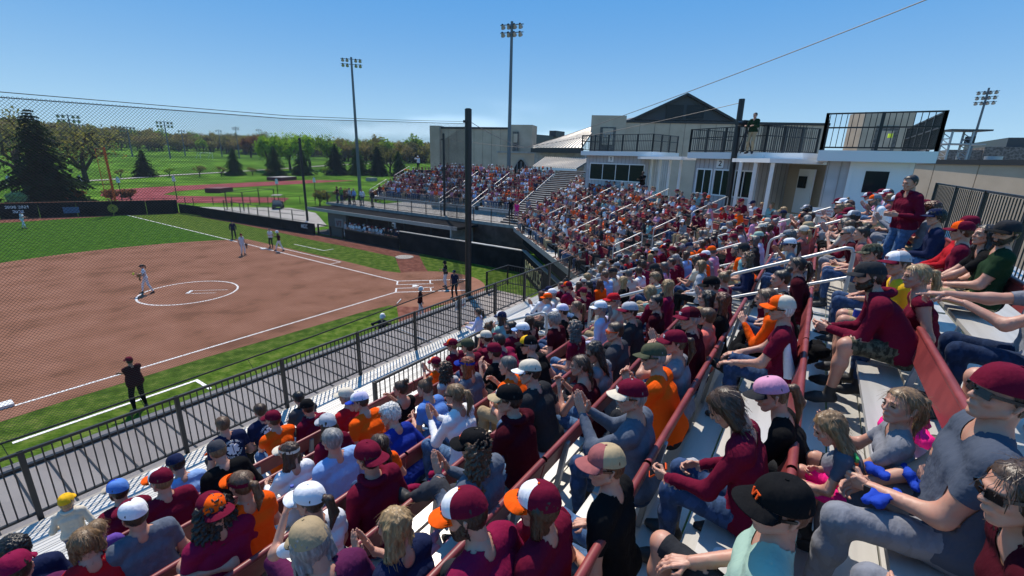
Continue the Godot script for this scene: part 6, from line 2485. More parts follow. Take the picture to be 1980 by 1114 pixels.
	# soccer goals on the terrace
	for i in 2:
		var gx: float = [76.0, 112.0][i]
		var gz: float = [-205.0, -196.0][i]
		o = thing("soccer_goal", ["white soccer goal in the middle of the far terrace", "white soccer goal at the right of the far terrace"][i], "goal", Vector3(gx, land(gx, gz), gz), 0.5)
		for s in [-1.0, 1.0]:
			g = Geo.new()
			g.tube(PackedVector3Array([Vector3(s * 3.6, 0, 0), Vector3(s * 3.6, 2.4, 0), Vector3(s * 3.6, 2.4, -0.9), Vector3(s * 3.6, 0, -2.2)]), 0.07)
			put("side_frame", g, M.white, o)
		g = Geo.new()
		g.tube(PackedVector3Array([Vector3(-3.6, 2.4, 0), Vector3(3.6, 2.4, 0)]), 0.07)
		put("crossbar", g, M.white, o)

# ---------------------------------------------------------------- people
func cellfor(d: float) -> float:
	return 0.0135 if d < 3.2 else (0.0165 if d < 5.0 else (0.021 if d < 8.0 else 0.026))

# words that describe one person -> the figure's settings
func look(words: String) -> Dictionary:
	var q := {}
	for w in words.split(" ", false):
		var kv := w.split(":")
		var v := kv[1] if kv.size() > 1 else ""
		match kv[0]:
			"s":
				var p := v.split("/")
				q.shirt = p[0]
				var kind := p[1] if p.size() > 1 else "tee"
				q.sleeve = {"tee": 0.17, "long": 0.545, "hood": 0.545, "polo": 0.19, "tank": 0.015}[kind]
				if kind == "tank":
					q.scoop = 0.10
				q.kind = kind
			"p":
				var p := v.split("/")
				q.pants = p[0]
				q.cuff = 0.40 if p.size() > 1 else 0.83
			"h":
				var p := v.split("/")
				q.hair = p[0]
				if p.size() > 1:
					q.haircolor = p[1]
			"c":
				q.cap = Array(v.split("/"))
			"a": q.arms = v
			"l": q.legs = v
			"ln": q.lean = float(v)
			"tw": q.twist = float(v)
			"hy": q.hy = float(v)
			"hp": q.hp = float(v)
			"ht": q.ht = float(v)
			"y": q.turn = float(v)
			"sc": q.sc = float(v)
			"hs": q.hs = float(v)
			"fat": q.fat = float(v)
			"sk": q.skin = int(v)
			"f": q.fem = true
			"b": q.beard = true
			"hem": q.hem = float(v)
			"g": q.shades = v if v != "" else "black"
			"st": q.stride = float(v)
			"sw": q.stance = float(v)
			"w": q.shoe = "white"
			"dx": q.dx = float(v)
			"dz": q.dz = float(v)
			"dy": q.dy = float(v)
	return q

var taken := []
var held := {}
const EYE := Vector3(-19.755, 8.062, 20.139)

func extras(o: Node3D, F: Dictionary, q: Dictionary) -> void:
	if q.get("kind", "") == "hood":
		# the hood lies folded behind the neck
		var g := Geo.new()
		var P: Transform3D = F.head
		var nb: Vector3 = P.origin - (F.spine as Basis) * Vector3(0, 0.175, 0.0)
		var pts := PackedVector3Array()
		for i in 13:
			var a := lerpf(-2.4, 2.4, i / 12.0)
			pts.append(nb + (F.spine as Basis) * Vector3(sin(a) * 0.092, 0.035 - 0.02 * cos(a), cos(a) * 0.082 + 0.022))
		g.tube(pts, 0.030, 0.030, 8)
		put("hood", g, cloth(q.shirt), o)

func seated(label: String, x: float, row: float, words: String) -> Node3D:
	var q := look(words)
	var sc: float = q.get("sc", 1.0)
	var F0 := ROWY + RISE * row - 0.84
	var pos := Vector3(x + q.get("dx", 0.0), F0 + 0.43 + 0.095 * sc - 0.53 * sc + q.get("dy", 0.0), ROWZ + RUN * row - 0.21 + q.get("dz", 0.0))
	taken.append([x, row])
	var o := thing("person", label, "person", pos, deg_to_rad(q.get("turn", 0.0)), "fans seated in the near bleachers")
	o.scale = Vector3(sc, sc, sc)
	var F := figure(q, cellfor((pos - EYE).length()) / sc, false)
	held[o] = [o.transform * (F.hands[0][1] as Transform3D), o.transform * (F.hands[1][1] as Transform3D)]
	dress(o, F, q, true)
	extras(o, F, q)
	return o

func upright(label: String, at: Vector3, turn: float, words: String, group: String) -> Node3D:
	var q := look(words)
	q.stand = true
	var o := thing("person", label, "person", at, deg_to_rad(turn), group)
	var sc: float = q.get("sc", 1.0)
	o.scale = Vector3(sc, sc, sc)
	var d := (at - EYE).length()
	var F := figure(q, 0.02 if d < 20.0 else 0.026, d > 16.0)
	dress(o, F, q, d < 30.0)
	extras(o, F, q)
	return o

func build_players() -> void:
	var gp := "players and officials on the field"
	upright("pitcher in white holding a ball and glove on the chalk circle", Vector3(-10.75, 0.02, -10.8), 135.0 - 60.0, "s:white/tee p:white h:ponytail/brown c:visor/black/black/black a:mitt f: st:0.24 sw:0.13 hy:10", gp)
	upright("fielder in white with maroon cap standing off first base", Vector3(-2.36, 0.02, -17.1), 190.0, "s:white/tee p:white h:bun/dark c:cap/maroon/maroon/maroon a:hang f: sw:0.14", gp)
	upright("first base coach in a white shirt and dark trousers", Vector3(0.55, 0.02, -18.2), 120.0, "s:white/tee p:charcoal h:bun/dark a:pocket f:", gp)
	upright("base runner in maroon top and white helmet past first base", Vector3(0.25, 0.02, -16.4), 60.0, "s:darkmaroon/long p:white h:short/brown c:helmet/white/white/white a:run f: st:0.3 sk:1", gp)
	upright("base umpire all in dark blue near the first base line", Vector3(0.55, 0.02, -24.6), 160.0, "s:navy/long p:charcoal h:short/dark c:cap/navy/navy/navy a:hang sw:0.15", gp)
	upright("outfielder in pale blue light at the far left wall", Vector3(-9.7, 0.02, -44.4), 230.0, "s:white/tee p:white h:ponytail/dark c:visor/skyblue/skyblue/skyblue a:ready f: st:0.2", gp)
	upright("catcher in black gear and white trousers behind the plate", Vector3(0.85, 0.02, 1.5), 60.0, "s:black/tee p:white h:short/black c:helmet/black/black/black a:mitt f: sw:0.16", gp)
	upright("plate umpire in navy beside the thick black pole", Vector3(-0.55, 0.02, 3.45), 100.0, "s:navy/tee p:charcoal h:short/dark c:cap/navy/navy/navy a:hang fat:1.1 sw:0.16", gp)
	upright("batter in maroon jersey and white helmet walking off", Vector3(-4.3, 0.02, 4.4), 215.0, "s:darkmaroon/long p:white h:short/brown c:helmet/white/white/white a:hang f: st:0.16", gp)
	upright("player in white helmet half hidden by the front fence", Vector3(-8.15, 0.02, 6.1), -60.0, "s:charcoal/long p:charcoal h:short/brown c:helmet/white/white/white a:run f:", gp)
	upright("third base coach in maroon cap and jersey seen from behind", Vector3(-15.68, 0.02, 3.4), 8.0, "s:darkmaroon/tee p:black h:short/dark c:cap/maroon/maroon/maroon a:cross fat:1.3 sw:0.15 hem:-0.2 sc:1.06", gp)
	var o := thing("bat", "white bat dropped on the dirt beside the walking batter", "bat", Vector3(-3.1, 0.06, 1.5), 0.55)
	var g := Geo.new()
	g.tube(PackedVector3Array([Vector3(-0.42, 0, 0), Vector3(0.0, 0.0, 0), Vector3(0.42, 0, 0)]), 0.016, 0.034, 10)
	put("barrel", g, M.white, o)
	g = Geo.new()
	g.tube(PackedVector3Array([Vector3(-0.44, 0, 0), Vector3(-0.42, 0, 0)]), 0.024, -1.0, 10)
	put("knob", g, M.black, o)
	for q in [["tan glove on the pitcher's hand", Vector3(-11.05, 1.05, -10.72), M.leather], ["dark glove hanging from the fielder near first base", Vector3(-2.1, 0.75, -17.0), M.shoe], ["black mitt in front of the catcher", Vector3(0.55, 1.15, 1.6), M.shoe]]:
		o = thing("glove", q[0], "glove", q[1], 1.0)
		o.scale = Vector3(1.2, 1.2, 1.2)
		var hm: Array = make_hand("r", 0.009)
		g = Geo.new()
		g.add(hm, Transform3D(Basis(Vector3.RIGHT, -1.2).scaled(Vector3(1.5, 1.5, 1.7)), Vector3(0, 0.05, 0.06)))
		put("fingers", g, q[2], o)
		g = Geo.new()
		g.tube(PackedVector3Array([Vector3(0, 0.0, 0.02), Vector3(0, 0.12, -0.02)]), 0.07, 0.06, 10)
		put("pocket", g, q[2], o)
	g = Geo.new()
	g.tube(PackedVector3Array([Vector3(0, -0.048, 0), Vector3(0, -0.03, 0), Vector3(0, 0, 0), Vector3(0, 0.03, 0), Vector3(0, 0.048, 0)]), 0.048)
	tag(put("softball", g, M.softball), "yellow softball in the pitcher's hand", "ball")
	(get_node("softball") as Node3D).position = Vector3(-11.2, 1.22, -10.95)
	# the team along the far dugout rail, and people on the deck above
	var kit := [["s:white/tee", "white jersey"], ["s:white/long", "white long sleeves"], ["s:charcoal/long", "dark jacket"], ["s:lightgrey/tee", "grey top"], ["s:navy/long", "navy jacket"]]
	var ord := ["first", "second", "third", "fourth", "fifth", "sixth", "seventh", "eighth", "ninth", "tenth", "eleventh", "twelfth", "thirteenth", "fourteenth", "fifteenth", "sixteenth", "seventeenth", "eighteenth", "nineteenth", "twentieth"]
	var r := RandomNumberGenerator.new()
	r.seed = 9
	for i in 15:
		var k: Array = kit[[0, 1, 0, 0, 1, 4, 0, 3, 0, 1, 2, 2, 2, 4, 2][i]]
		var z := -16.6 + i * 0.48 + r.randf_range(-0.1, 0.1)
		if i > 9:
			z += 0.15
		upright("player in %s leaning on the far dugout rail, %s from the outfield end" % [k[1], ord[i]], Vector3(7.5 + r.randf_range(0, 0.15), 0.02, z), 90.0 + r.randf_range(-25, 25), k[0] + " p:%s h:%s/%s a:onrail f: ln:%d c:%s" % ["white" if i < 10 else "charcoal", ["ponytail", "bun", "braid"][i % 3], ["brown", "blond", "dark"][i % 3], r.randi_range(6, 20), "visor/white/white/white" if i % 2 == 0 else "cap/maroon/maroon/maroon"], "players along the far dugout rail")
	upright("player in pale grey standing at the dugout gate", Vector3(7.3, 0.02, -17.1), 80.0, "s:lightgrey/tee p:white h:ponytail/dark a:hang f:", "players along the far dugout rail")
	upright("player in the dugout raising a hand to a white helmet", Vector3(8.3, 0.02, -11.2), 80.0, "s:slate/tee p:slate h:short/dark c:helmet/white/white/white a:brow f:", "players along the far dugout rail")
	var deck := [["onlooker in bright green on the far deck", -22.6, "s:green/long p:jeans h:short/dark"], ["onlooker in dark maroon at the outfield end of the far deck", -23.3, "s:darkmaroon/long p:jeans h:short/dark c:cap/maroon/maroon/maroon"], ["onlooker in grey beside the one in green on the deck", -21.2, "s:lightgrey/long p:charcoal h:short/brown"], ["onlooker in pale blue beside the light pole on the deck", -20.5, "s:lightblue/long p:charcoal h:long/blond f:"], ["onlooker in white shirt alone on the deck near the steps", -19.2, "s:white/long p:jeans h:short/dark"], ["onlooker in black at the foot of the far bleacher steps", -17.6, "s:charcoal/long p:khaki h:short/dark c:cap/grey/grey/grey"]]
	for q in deck:
		upright(q[0], Vector3(11.1, 2.8, q[1]), 90.0 + r.randf_range(-30, 30), q[2] + " a:" + ["cross", "pocket", "hang"][r.randi() % 3], "onlookers on the far deck")
	upright("camera operator in white shading a lens on the far top corner", Vector3(20.4, 6.2, -20.3), 100.0, "s:white/long p:charcoal h:short/grey c:cap/white/white/white a:brow", "camera operators")
	upright("camera operator in black jacket on the roof of press box two", Vector3(3.45, 8.5, 17.25), 70.0, "s:darkgreen/long p:khaki h:short/dark a:onrail", "camera operators")
	upright("guard in black standing at the side of press box one", Vector3(10.4, 5.7, 10.3), 90.0, "s:black/long p:black h:buzz/black a:cross sk:4", "people standing in the stands")
	upright("woman in hot pink walking down the open stairway", Vector3(11.3, 2.95, -0.1), 90.0, "s:hotpink/tee p:pink/short h:ponytail/blond f: a:hang st:0.1", "people standing in the stands")
	upright("person in black beside the woman in pink on the stairway", Vector3(11.6, 3.1, -0.9), 100.0, "s:black/tee p:charcoal h:long/dark f: a:hang", "people standing in the stands")
	upright("man in grey cap following the woman in pink down the stairs", Vector3(11.9, 3.2, 0.6), 80.0, "s:grey/tee p:khaki/short h:short/brown c:cap/grey/grey/grey a:hang", "people standing in the stands")
	upright("standing man in maroon hoodie with hands in its pocket, in front of the white booth", Vector3(-10.62, 6.27, 21.3), 30.0, "s:maroon/hood p:denim h:buzz/dark a:pocket hy:10 hp:-8 fat:1.08", "people standing in the stands")
	upright("small girl in lilac leaning over the end of the row fence", Vector3(-11.3, 2.95, 13.6), 20.0, "s:lavender/long p:charcoal h:ponytail/brown f: a:onrail sc:0.86 hs:1.1", "people standing in the stands")
	upright("toddler in yellow cap and white sweatshirt standing on the walkway", Vector3(-18.98, 2.94, 13.35), -20.0, "s:cream/hood p:jeans h:short/blond c:cap/yellow/yellow/yellow a:pocket sc:0.64 hs:1.3 g:", "people standing in the stands")

# the people near enough to tell apart: what they look like | place along the row | row | figure
const FANS := [
	"dark curly haired person in navy jacket at the bottom left corner|-19.55|1|s:navy/long p:navy h:mop/black ln:14 hy:10",
	"person in plain maroon cap at the very bottom left|-19.59|2|s:plum/tee p:jeans h:short/dark c:cap/brightmaroon/brightmaroon/brightmaroon ln:22 hy:-15 hp:-8",
	"grey haired woman in bright red sweater in the second row of the left corner|-19.26|2|s:red/long p:lightgrey h:bob/darkblond ln:12 f: hy:-12",
	"small girl with braid and headband between the red sweater and the blue hat|-19.11|1.3|s:purple/long p:jeans h:braid/darkblond sc:0.72 hs:1.2 f: hy:-40 dy:0.09 dz:-0.10",
	"bearded man in a bright blue novelty hat with a green top|-18.74|0|s:maroon/tee p:charcoal h:short/dark c:cap/skyblue/blue/beige a:knees ln:18 hy:15 dy:-0.06 dz:0.05 b:",
	"man in grey tee and maroon cap with white mesh back|-18.97|2|s:slategrey/tee p:charcoal h:short/dark c:cap/white/maroon/maroon ln:8 fat:1.18 hy:10 dy:0.02 dz:-0.02",
	"broad man in maroon shirt and orange brimmed maroon cap|-18.57|1|s:maroon/tee p:charcoal h:short/darkblond c:cap/maroon/white/orange ln:12 fat:1.2 hy:25",
	"man in light blue shirt and navy cap in the first row|-18.19|0|s:lightblue/long p:denim h:short/dark c:cap/navy/navy/navy ln:20 hp:-20 hy:5 dy:-0.07 dz:0.06",
	"man in black shirt and grey cap looking down at a paper|-18.02|1|s:black/long p:jeans h:short/darkblond c:cap/darkgrey/darkgrey/orange ln:18 hp:-20 fat:1.1",
	"man in navy rescue squad tee with a big white star, the left one|-17.39|-1|s:navy/tee p:charcoal h:short/lightbrown ln:14 sc:1.04",
	"man in navy rescue squad tee with a white star, the far one|-16.88|-1|s:navy/tee p:charcoal h:short/brown ln:14",
	"man in bright orange tee and maroon cap behind the rescue squad pair|-17.09|0|s:orange/tee p:denim h:short/brown c:cap/maroon/maroon/maroon a:knees ln:16 hy:15 fat:1.08 dy:-0.05 dz:0.05",
	"girl with ponytail, orange visor and orange tee stretching one arm along the seat back|-18.49|3|s:orange/tee p:charcoal h:ponytail/lightbrown c:visor/maroon/orange/orange f: a:spread ln:6 hy:15 dy:0.04 dz:-0.05",
	"person with long dark curls, orange mesh cap turned backwards and maroon shirt|-18.72|3|s:brightmaroon/tee p:grey/short h:curly/dark c:cap/maroon/orange/maroon/back ln:6 fat:1.12 hy:8",
	"young man in dark grey suit jacket in the first row|-16.26|-1|s:darkgrey/long p:charcoal h:short/black ln:20 hp:-12 a:knees dy:-0.06 dz:0.06",
	"man in black cap and maroon hoodie beside the orange tee|-16.61|0|s:maroon/hood p:jeans h:short/dark c:cap/black/black/black ln:14 hp:-10 dy:-0.09 dz:0.08",
	"woman with brown hair, cream visor and white top eating a snack|-17.77|2|s:white/long p:grey h:long/brown c:visor/cream/cream/cream f: a:holdleft ln:8 hy:20 dy:-0.08 dz:0.08",
	"long haired woman in grey cap and maroon top beside the blue shirt|-17.29|2|s:maroon/long p:jeans h:long/brown c:cap/lightgrey/lightgrey/lightgrey f: ln:10 dy:-0.04 dz:0.04",
	"grey haired man in bright blue shirt|-17.72|3|s:lightblue/long p:denim h:short/grey ln:10 fat:1.15 hy:5",
	"woman with white cap and brown ponytail drinking from a glass|-18.44|4|s:white/tee p:plum h:ponytail/brown c:cap/white/white/white f: a:drink ln:6 hy:25 dy:-0.02 dz:0.03",
	"grey bearded man in creased tan cap at the bottom edge|-18.79|5|s:plum/tee p:jeans h:bob/grey c:cap/khaki/khaki/khaki ln:16 hy:-10 hp:-14 b:",
	"man in maroon hoodie with his maroon cap turned backwards|-17.93|4|s:maroon/hood p:denim h:short/brown c:cap/maroon/maroon/maroon/back ln:10 hy:5 fat:1.08 dy:-0.02 dz:0.02",
	"woman with straight blond hair in a navy top clapping|-18.42|5|s:navy/tee p:denim h:long/blond f: a:clap ln:14 hy:15 dy:-0.09 dz:0.14",
	"white haired woman in royal blue sweater|-16.99|3|s:royal/long p:jeans h:mop/white f: ln:24 hy:40 hp:-10 fat:1.15 dy:-0.08 dz:0.09",
	"girl with a braid and orange tee behind the white haired woman|-17.71|4|s:orange/tee p:jeans h:braid/brown sc:0.72 hs:1.2 f: ln:10 hy:10 dy:0.11 dz:-0.16",
	"man in orange shirt with blue and white cap|-16.75|2|s:orange/tee p:jeans h:buzz/brown c:cap/lavender/white/blue ln:22 hy:35 hp:-10 dy:-0.03 dz:0.03",
	"man in red shirt and tan cap left of the blue and white cap|-16.48|1|s:red/tee p:jeans h:short/grey c:cap/cream/cream/cream ln:14 hy:20 dy:-0.04 dz:0.03",
	"woman in black tank with top knot resting a foot on the row fence|-16.21|2|s:black/tank p:beige h:bun/brown f: l:up a:chin ln:4 hy:25 dz:-0.08 dy:-0.11",
	"girl in light blue denim with pinned up hair bending forward|-16.30|3|s:skyblue/tee p:denim h:bun/lightbrown f: a:knees ln:34 hy:20 dy:-0.09 dz:-0.02",
	"woman in white top with blond ponytail clapping|-16.80|4|s:white/long p:denim h:ponytail/darkblond f: a:clap ln:14 hy:20 g: dy:-0.04 dz:-0.07",
	"woman with long red hair and bright blue visor|-15.82|3|s:slategrey/tee p:jeans h:long/red c:visor/royal/royal/royal f: ln:10 hy:10",
	"woman with curly brown hair and bare shoulders|-15.46|2|s:lightgrey/tank p:jeans h:curly/brown f: ln:14 hy:15 dy:-0.09 dz:0.11",
	"child in orange and maroon cap at the row fence|-14.81|1|s:orange/tee p:charcoal h:short/brown c:cap/maroon/orange/maroon sc:0.75 hs:1.2 a:claphigh ln:12 dz:0.03",
	"balding grey man in orange tee with chin on hand|-16.00|4|s:orange/tee p:khaki h:buzz/darkgrey a:chin ln:16 hy:15 fat:1.1 dy:-0.02 dz:0.03",
	"young man in white cap and black polo with sunglasses|-16.43|5|s:charcoal/polo p:denim h:short/dark c:cap/cream/cream/white g: ln:20 hy:35 dz:-0.15 dy:-0.06",
	"man in tan and black trucker cap and dark maroon hoodie holding a phone|-17.06|5|s:darkmaroon/hood p:denim h:short/dark c:cap/black/black/tan a:phone ln:16 hy:25 g:",
	"person in black cap with curly brown hair and grey sweatshirt clapping|-17.67|5|s:slategrey/long p:darkgrey h:curly/lightbrown c:cap/black/black/black a:clap l:up ln:10 hy:20 dy:-0.04 dz:0.07",
	"bearded man in maroon, white and orange cap at the bottom edge|-18.42|6|s:brightmaroon/tee p:charcoal h:short/dark c:cap/maroon/white/orange ln:18 hy:28 hp:-12 fat:1.1 dz:-0.04 dy:-0.02 b:",
	"boy with long brown hair in the matching maroon, white and orange cap|-18.16|6|s:maroon/tee p:jeans h:bob/brown c:cap/maroon/white/orange ln:8 hy:20 sc:0.94 hs:1.04 dy:-0.03 dz:0.06",
	"boy in tan mesh trucker cap and black tee with a maroon jacket on his shoulder|-17.70|6|s:black/tee p:denim h:short/auburn c:cap/tan/dustyrose/dustyrose ln:10 hy:40 g: sc:0.97 dy:-0.04 dz:0.24",
	"grey haired man in grey quarter zip and maroon cap clapping|-16.92|6|s:slategrey/long p:jeans h:short/grey c:cap/maroon/maroon/cream g: a:claphigh ln:10 hy:35 fat:1.16 dy:-0.04 dz:0.11",
	"girl in sleeveless maroon top with both hands at her face|-16.04|5|s:darkmaroon/tank p:denim h:braid/brown f: a:face ln:18 hy:30 dx:0.05 dy:-0.07 dz:0.14",
	"woman with long straight dark hair and sunglasses in grey tank|-15.68|5|s:grey/tank p:charcoal h:long/dark f: g: ln:8 hy:45 hp:-20 dy:-0.03 dz:0.08",
	"grey curly haired woman in maroon tee with script on its back|-14.56|4|s:maroon/tee p:denim h:curly/darkgrey f: ln:8 hy:15 fat:1.08 dy:-0.02 dz:0.04",
	"man in dark grey tee with bright orange sunglasses|-15.09|5|s:darkgrey/tee p:charcoal h:short/brown g:orange ln:10 hy:40 dy:-0.02 dz:0.05",
	"grey haired man in maroon tee low near the first aisle|-13.65|3|s:darkmaroon/tee p:jeans h:mop/grey ln:12 hy:10 dy:-0.02 dz:0.05",
	"heavy man in grey cap and dark shirt|-14.34|5|s:charcoal/tee p:charcoal h:short/dark c:cap/lightgrey/lightgrey/maroon g: ln:12 hy:40 fat:1.25 dz:-0.02",
	"woman in white long sleeves and white cap with grey ponytail|-13.61|4|s:lavender/long p:grey h:ponytail/grey c:cap/white/white/white f: ln:10 hy:30 dz:0.03",
	"man in black cap with yellow braid and dark shirt|-15.38|4|s:black/tee p:jeans h:short/grey c:cap/black/yellow/black ln:22 hy:20 fat:1.08 g: dz:-0.02",
	"man in maroon cap and black polo with chin on hand|-15.19|3|s:black/polo p:charcoal h:short/dark c:cap/maroon/maroon/maroon a:chinleft ln:18 hy:5 dy:-0.04 dz:0.05",
	"man in grey camo cap and maroon tee|-14.82|2|s:maroon/tee p:jeans h:short/dark c:cap/olive/olive/olive ln:14 hy:10",
	"balding man in bright maroon shirt leaning forward|-14.80|3|s:brightmaroon/tee p:jeans h:buzz/dark a:knees ln:32 hy:15 fat:1.1 dz:-0.02 b:",
	"young man in white and blue cap and black top|-14.37|3|s:black/tee p:charcoal h:short/brown c:cap/white/white/lightblue ln:20 hy:15",
	"man in green mirrored sunglasses and maroon shirt|-13.73|2|s:maroon/tee p:jeans h:short/dark g: ln:12 hy:35 dy:-0.02 dz:0.04 b:",
	"woman with long wavy brown hair in the third row up|-13.22|2|s:darkmaroon/tank p:jeans h:long/brown f: ln:10 dy:-0.05 dz:0.07",
	"young man in white cap with blue brim and black shirt|-13.26|3|s:black/tee p:jeans h:short/dark c:cap/lavender/white/white ln:12 hy:20",
	"woman in black tank top with long brown ponytail|-12.87|3|s:black/tank p:jeans h:ponytail/lightbrown f: ln:8 hy:35 dy:-0.02 dz:0.02",
	"man in faded red cap and beige jacket holding a red cup|-13.12|4|s:beige/long p:khaki h:short/grey c:cap/red/red/red a:drink ln:8 hy:40 g: dz:0.02",
	"person with dark tied up hair and glasses in a maroon sweater|-13.77|5|s:darkmaroon/long p:jeans h:bun/black f: ln:6 hy:45 dz:0.07",
	"man in charcoal cap and bright orange tee rubbing his nose|-16.12|6|s:orange/tee p:charcoal h:short/grey c:cap/olive/olive/olive g: a:face ln:18 hy:35 fat:1.2 dy:-0.04 dz:0.11",
	"woman in maroon cap with very long ponytail and grey top raising a hand|-15.75|6|s:grey/tee p:charcoal h:ponytail/brown c:cap/maroon/maroon/maroon f: a:browleft ln:10 hy:25 dy:-0.03 dz:0.10",
	"older man in maroon cap and dark maroon shirt clapping|-15.08|6|s:darkmaroon/polo p:denim h:buzz/grey c:cap/darkmaroon/maroon/maroon a:clap ln:10 hy:40 fat:1.1 dz:0.07",
	"short haired child in orange tie-dye tee|-14.59|6|s:coral/tee p:jeans h:short/lightbrown sc:0.86 hs:1.12 ln:6 hy:-10 dz:0.09",
	"woman with long black hair beside the auburn haired one|-14.22|6|s:black/long p:charcoal h:long/black f: ln:6 hy:10 dz:0.02",
	"woman with very long auburn hair leaning back|-14.21|6|s:black/long p:charcoal h:long/auburn f: ln:2 hy:5 dz:0.13",
	"man in navy tee and black cap near the tall handrail|-13.52|6|s:navy/tee p:charcoal h:short/dark c:cap/black/black/black ln:10 hy:20 hp:-8 fat:1.1",
	"man in maroon polo with white side panels and an orange and tan cap|-15.20|7|s:maroon/polo p:jeans h:buzz/white c:cap/cream/orange/orange g: a:onknee ln:10 hy:10 fat:1.16 dz:0.09",
	"girl in orange and black resting chin on hand, one knee up|-14.68|7|s:orange/long p:black h:ponytail/lightbrown f: a:chinleft l:cross ln:26 hy:10 dz:0.10",
	"woman in black tee with tied back dark hair and glasses|-13.89|7|s:black/tee p:jeans h:bun/dark f: ln:14 hy:15 dz:0.04",
	"person in maroon sweater with dark hair and sunglasses pushed up|-13.03|7|s:darkmaroon/long p:maroon h:ponytail/dark ln:14 hy:10 fat:1.08 dy:0.02 dz:0.15",
	"big bearded man in maroon hoodie and camouflage shorts leaning forward|-14.97|8|s:maroon/hood p:camo/short h:short/dark c:cap/charcoal/charcoal/charcoal a:knees l:wide ln:30 hy:12 hp:4 fat:1.22 sc:1.05 dz:0.13 dy:0.09 b:",
	"smiling blond woman in maroon tank with her hair tied up|-14.71|8|s:maroon/tank p:jeans h:ponytail/blond f: ln:16 hy:20 fat:1.06 dz:0.31 dy:0.07",
	"person in yellow shirt and grey cap with maroon brim|-14.16|8|s:yellow/tee p:tan/short h:short/brown c:cap/lightgrey/white/maroon ln:10 hy:30 dy:0.05 dz:0.17",
	"girl in black with a pale pink cap and long ponytail|-16.77|7|s:black/long p:charcoal h:ponytail/lightbrown c:cap/pink/pink/charcoal f: a:chinleft ln:22 hy:20 hp:-10 sc:0.95 dy:-0.04 dz:0.30",
	"woman with short dark brown hair in maroon sweater looking down at her phone|-17.24|7|s:maroon/long p:jeans h:bob/brown f: a:holdleft ln:14 hy:12 hp:-34 fat:1.06 dz:0.07",
	"young man in black cap and mint green tee at the bottom edge|-18.00|7|s:mint/tee p:charcoal/short h:short/auburn c:cap/black/black/black g: ln:-4 hy:34 dz:0.11 l:wide",
	"little blond girl in grey looking down beside the grey trousers|-17.14|8|s:slate/tee p:hotpink/short h:long/darkblond f: sc:0.62 hs:1.32 ln:24 hy:10 hp:-22 dz:-0.24 a:holdleft dy:-0.03",
	"blond girl in grey tee clapping in front of the pink jacket|-16.96|8|s:grey/tee p:charcoal/short h:ponytail/darkblond f: sc:0.78 hs:1.16 a:clap ln:6 hy:38 hp:6 dz:-0.11 dy:-0.06",
	"muscular man in grey tee, maroon cap and mirrored sunglasses|-17.26|8|s:slate/tee p:grey h:buzz/dark c:cap/maroon/maroon/maroon/back g: a:clasp l:wide ln:0 hy:20 hp:10 fat:1.12 sc:1.06 dz:0.06",
	"woman in maroon tee with clasped hands at the bottom right corner|-17.95|8|s:darkmaroon/tee p:grey h:bob/brown f: g: a:clasp ln:16 hy:20 dz:0.16 dy:0.02",
	"person with navy hood up and blue jeans in the back row|-11.12|9|s:navy/long p:denim h:mop/black c:cap/navy/navy/navy a:clasp l:out ln:8 hy:20 dy:-0.03 dz:0.06",
	"person in maroon cap and maroon sweater behind the navy hood|-10.02|9|s:maroon/long p:jeans h:short/black c:cap/maroon/maroon/maroon sk:3 ln:8 hy:30 dy:0.03 dz:0.07",
	"woman in red plaid shirt, maroon cap and sunglasses|-12.43|9|s:red/long p:jeans h:long/lightbrown c:cap/maroon/maroon/maroon f: g: a:clasp ln:-6 hy:35 dz:-0.02",
	"dark haired woman in black resting her arms on her knees|-13.52|9|s:black/tee p:black h:long/dark f: a:knees ln:14 hy:25 hp:12 l:out dy:0.03 dz:0.11",
	"bearded man in black cap and dark green tee in the back row|-13.71|9|s:darkgreen/tee p:tan/short h:short/dark c:cap/charcoal/charcoal/black a:clasp l:out ln:-2 hy:40 fat:1.05 dy:0.06 dz:0.03 b:",
	"person at the right edge pointing towards the field|-15.35|9|s:grey/tee p:darkjeans h:short/brown a:point ln:4 hy:20 l:sit",
	"person in green tee and purple patterned shorts at the right edge|-16.1|9|s:darkgreen/tee p:purple/short h:short/brown a:lap ln:2 hy:10",
	"balding man in maroon polo and khaki shorts near the aisle|-10.96|8|s:darkmaroon/polo p:khaki/short h:buzz/grey g: a:clasp ln:22 hy:15 fat:1.12 dy:-0.03 dz:0.04",
	"dark haired girl beside the balding man|-11.43|8|s:dustyrose/tee p:jeans h:bun/dark f: ln:10 hy:5 dz:0.04",
	"person in camouflage cap below the back row|-13.00|8|s:maroon/tee p:jeans h:short/dark c:cap/camo/camo/camo ln:18 hy:20 dy:-0.03 dz:0.16",
	"man in straw coloured sun hat and checked blue shirt|-8.79|7|s:coral/long p:denim h:short/grey c:bucket/tan/tan/tan ln:10 hy:20 dy:0.03 dz:0.12",
	"person in pale green cap and white top two blocks away|-8.44|6|s:lavender/long p:khaki h:ponytail/brown c:cap/mint/mint/mint f: ln:10 hy:10",
	"person in navy and white cap by the first aisle|-10.91|7|s:grey/long p:jeans h:ponytail/dark c:cap/white/white/navy f: ln:14 hy:20 dy:-0.04 dz:-0.03",
	"woman with shoulder length blond hair in pale grey cardigan|-10.93|5|s:lightgrey/long p:black h:bob/darkblond f: ln:8 hy:15 dz:0.08",
	"curly haired woman in teal shirt by the handrail|-11.11|4|s:teal/long p:khaki h:mop/darkblond f: ln:12 hy:25 dy:-0.02 dz:0.12",
	"woman with wavy brown hair and patterned navy top beside the tall handrail|-11.21|6|s:navy/long p:grey h:curly/lightbrown f: ln:8 hy:20 dz:0.10",
	"woman with long blond hair in black, low by the first aisle|-10.91|3|s:black/tee p:jeans h:long/blond f: ln:8 hy:5 dy:0.05 dz:0.13",
]

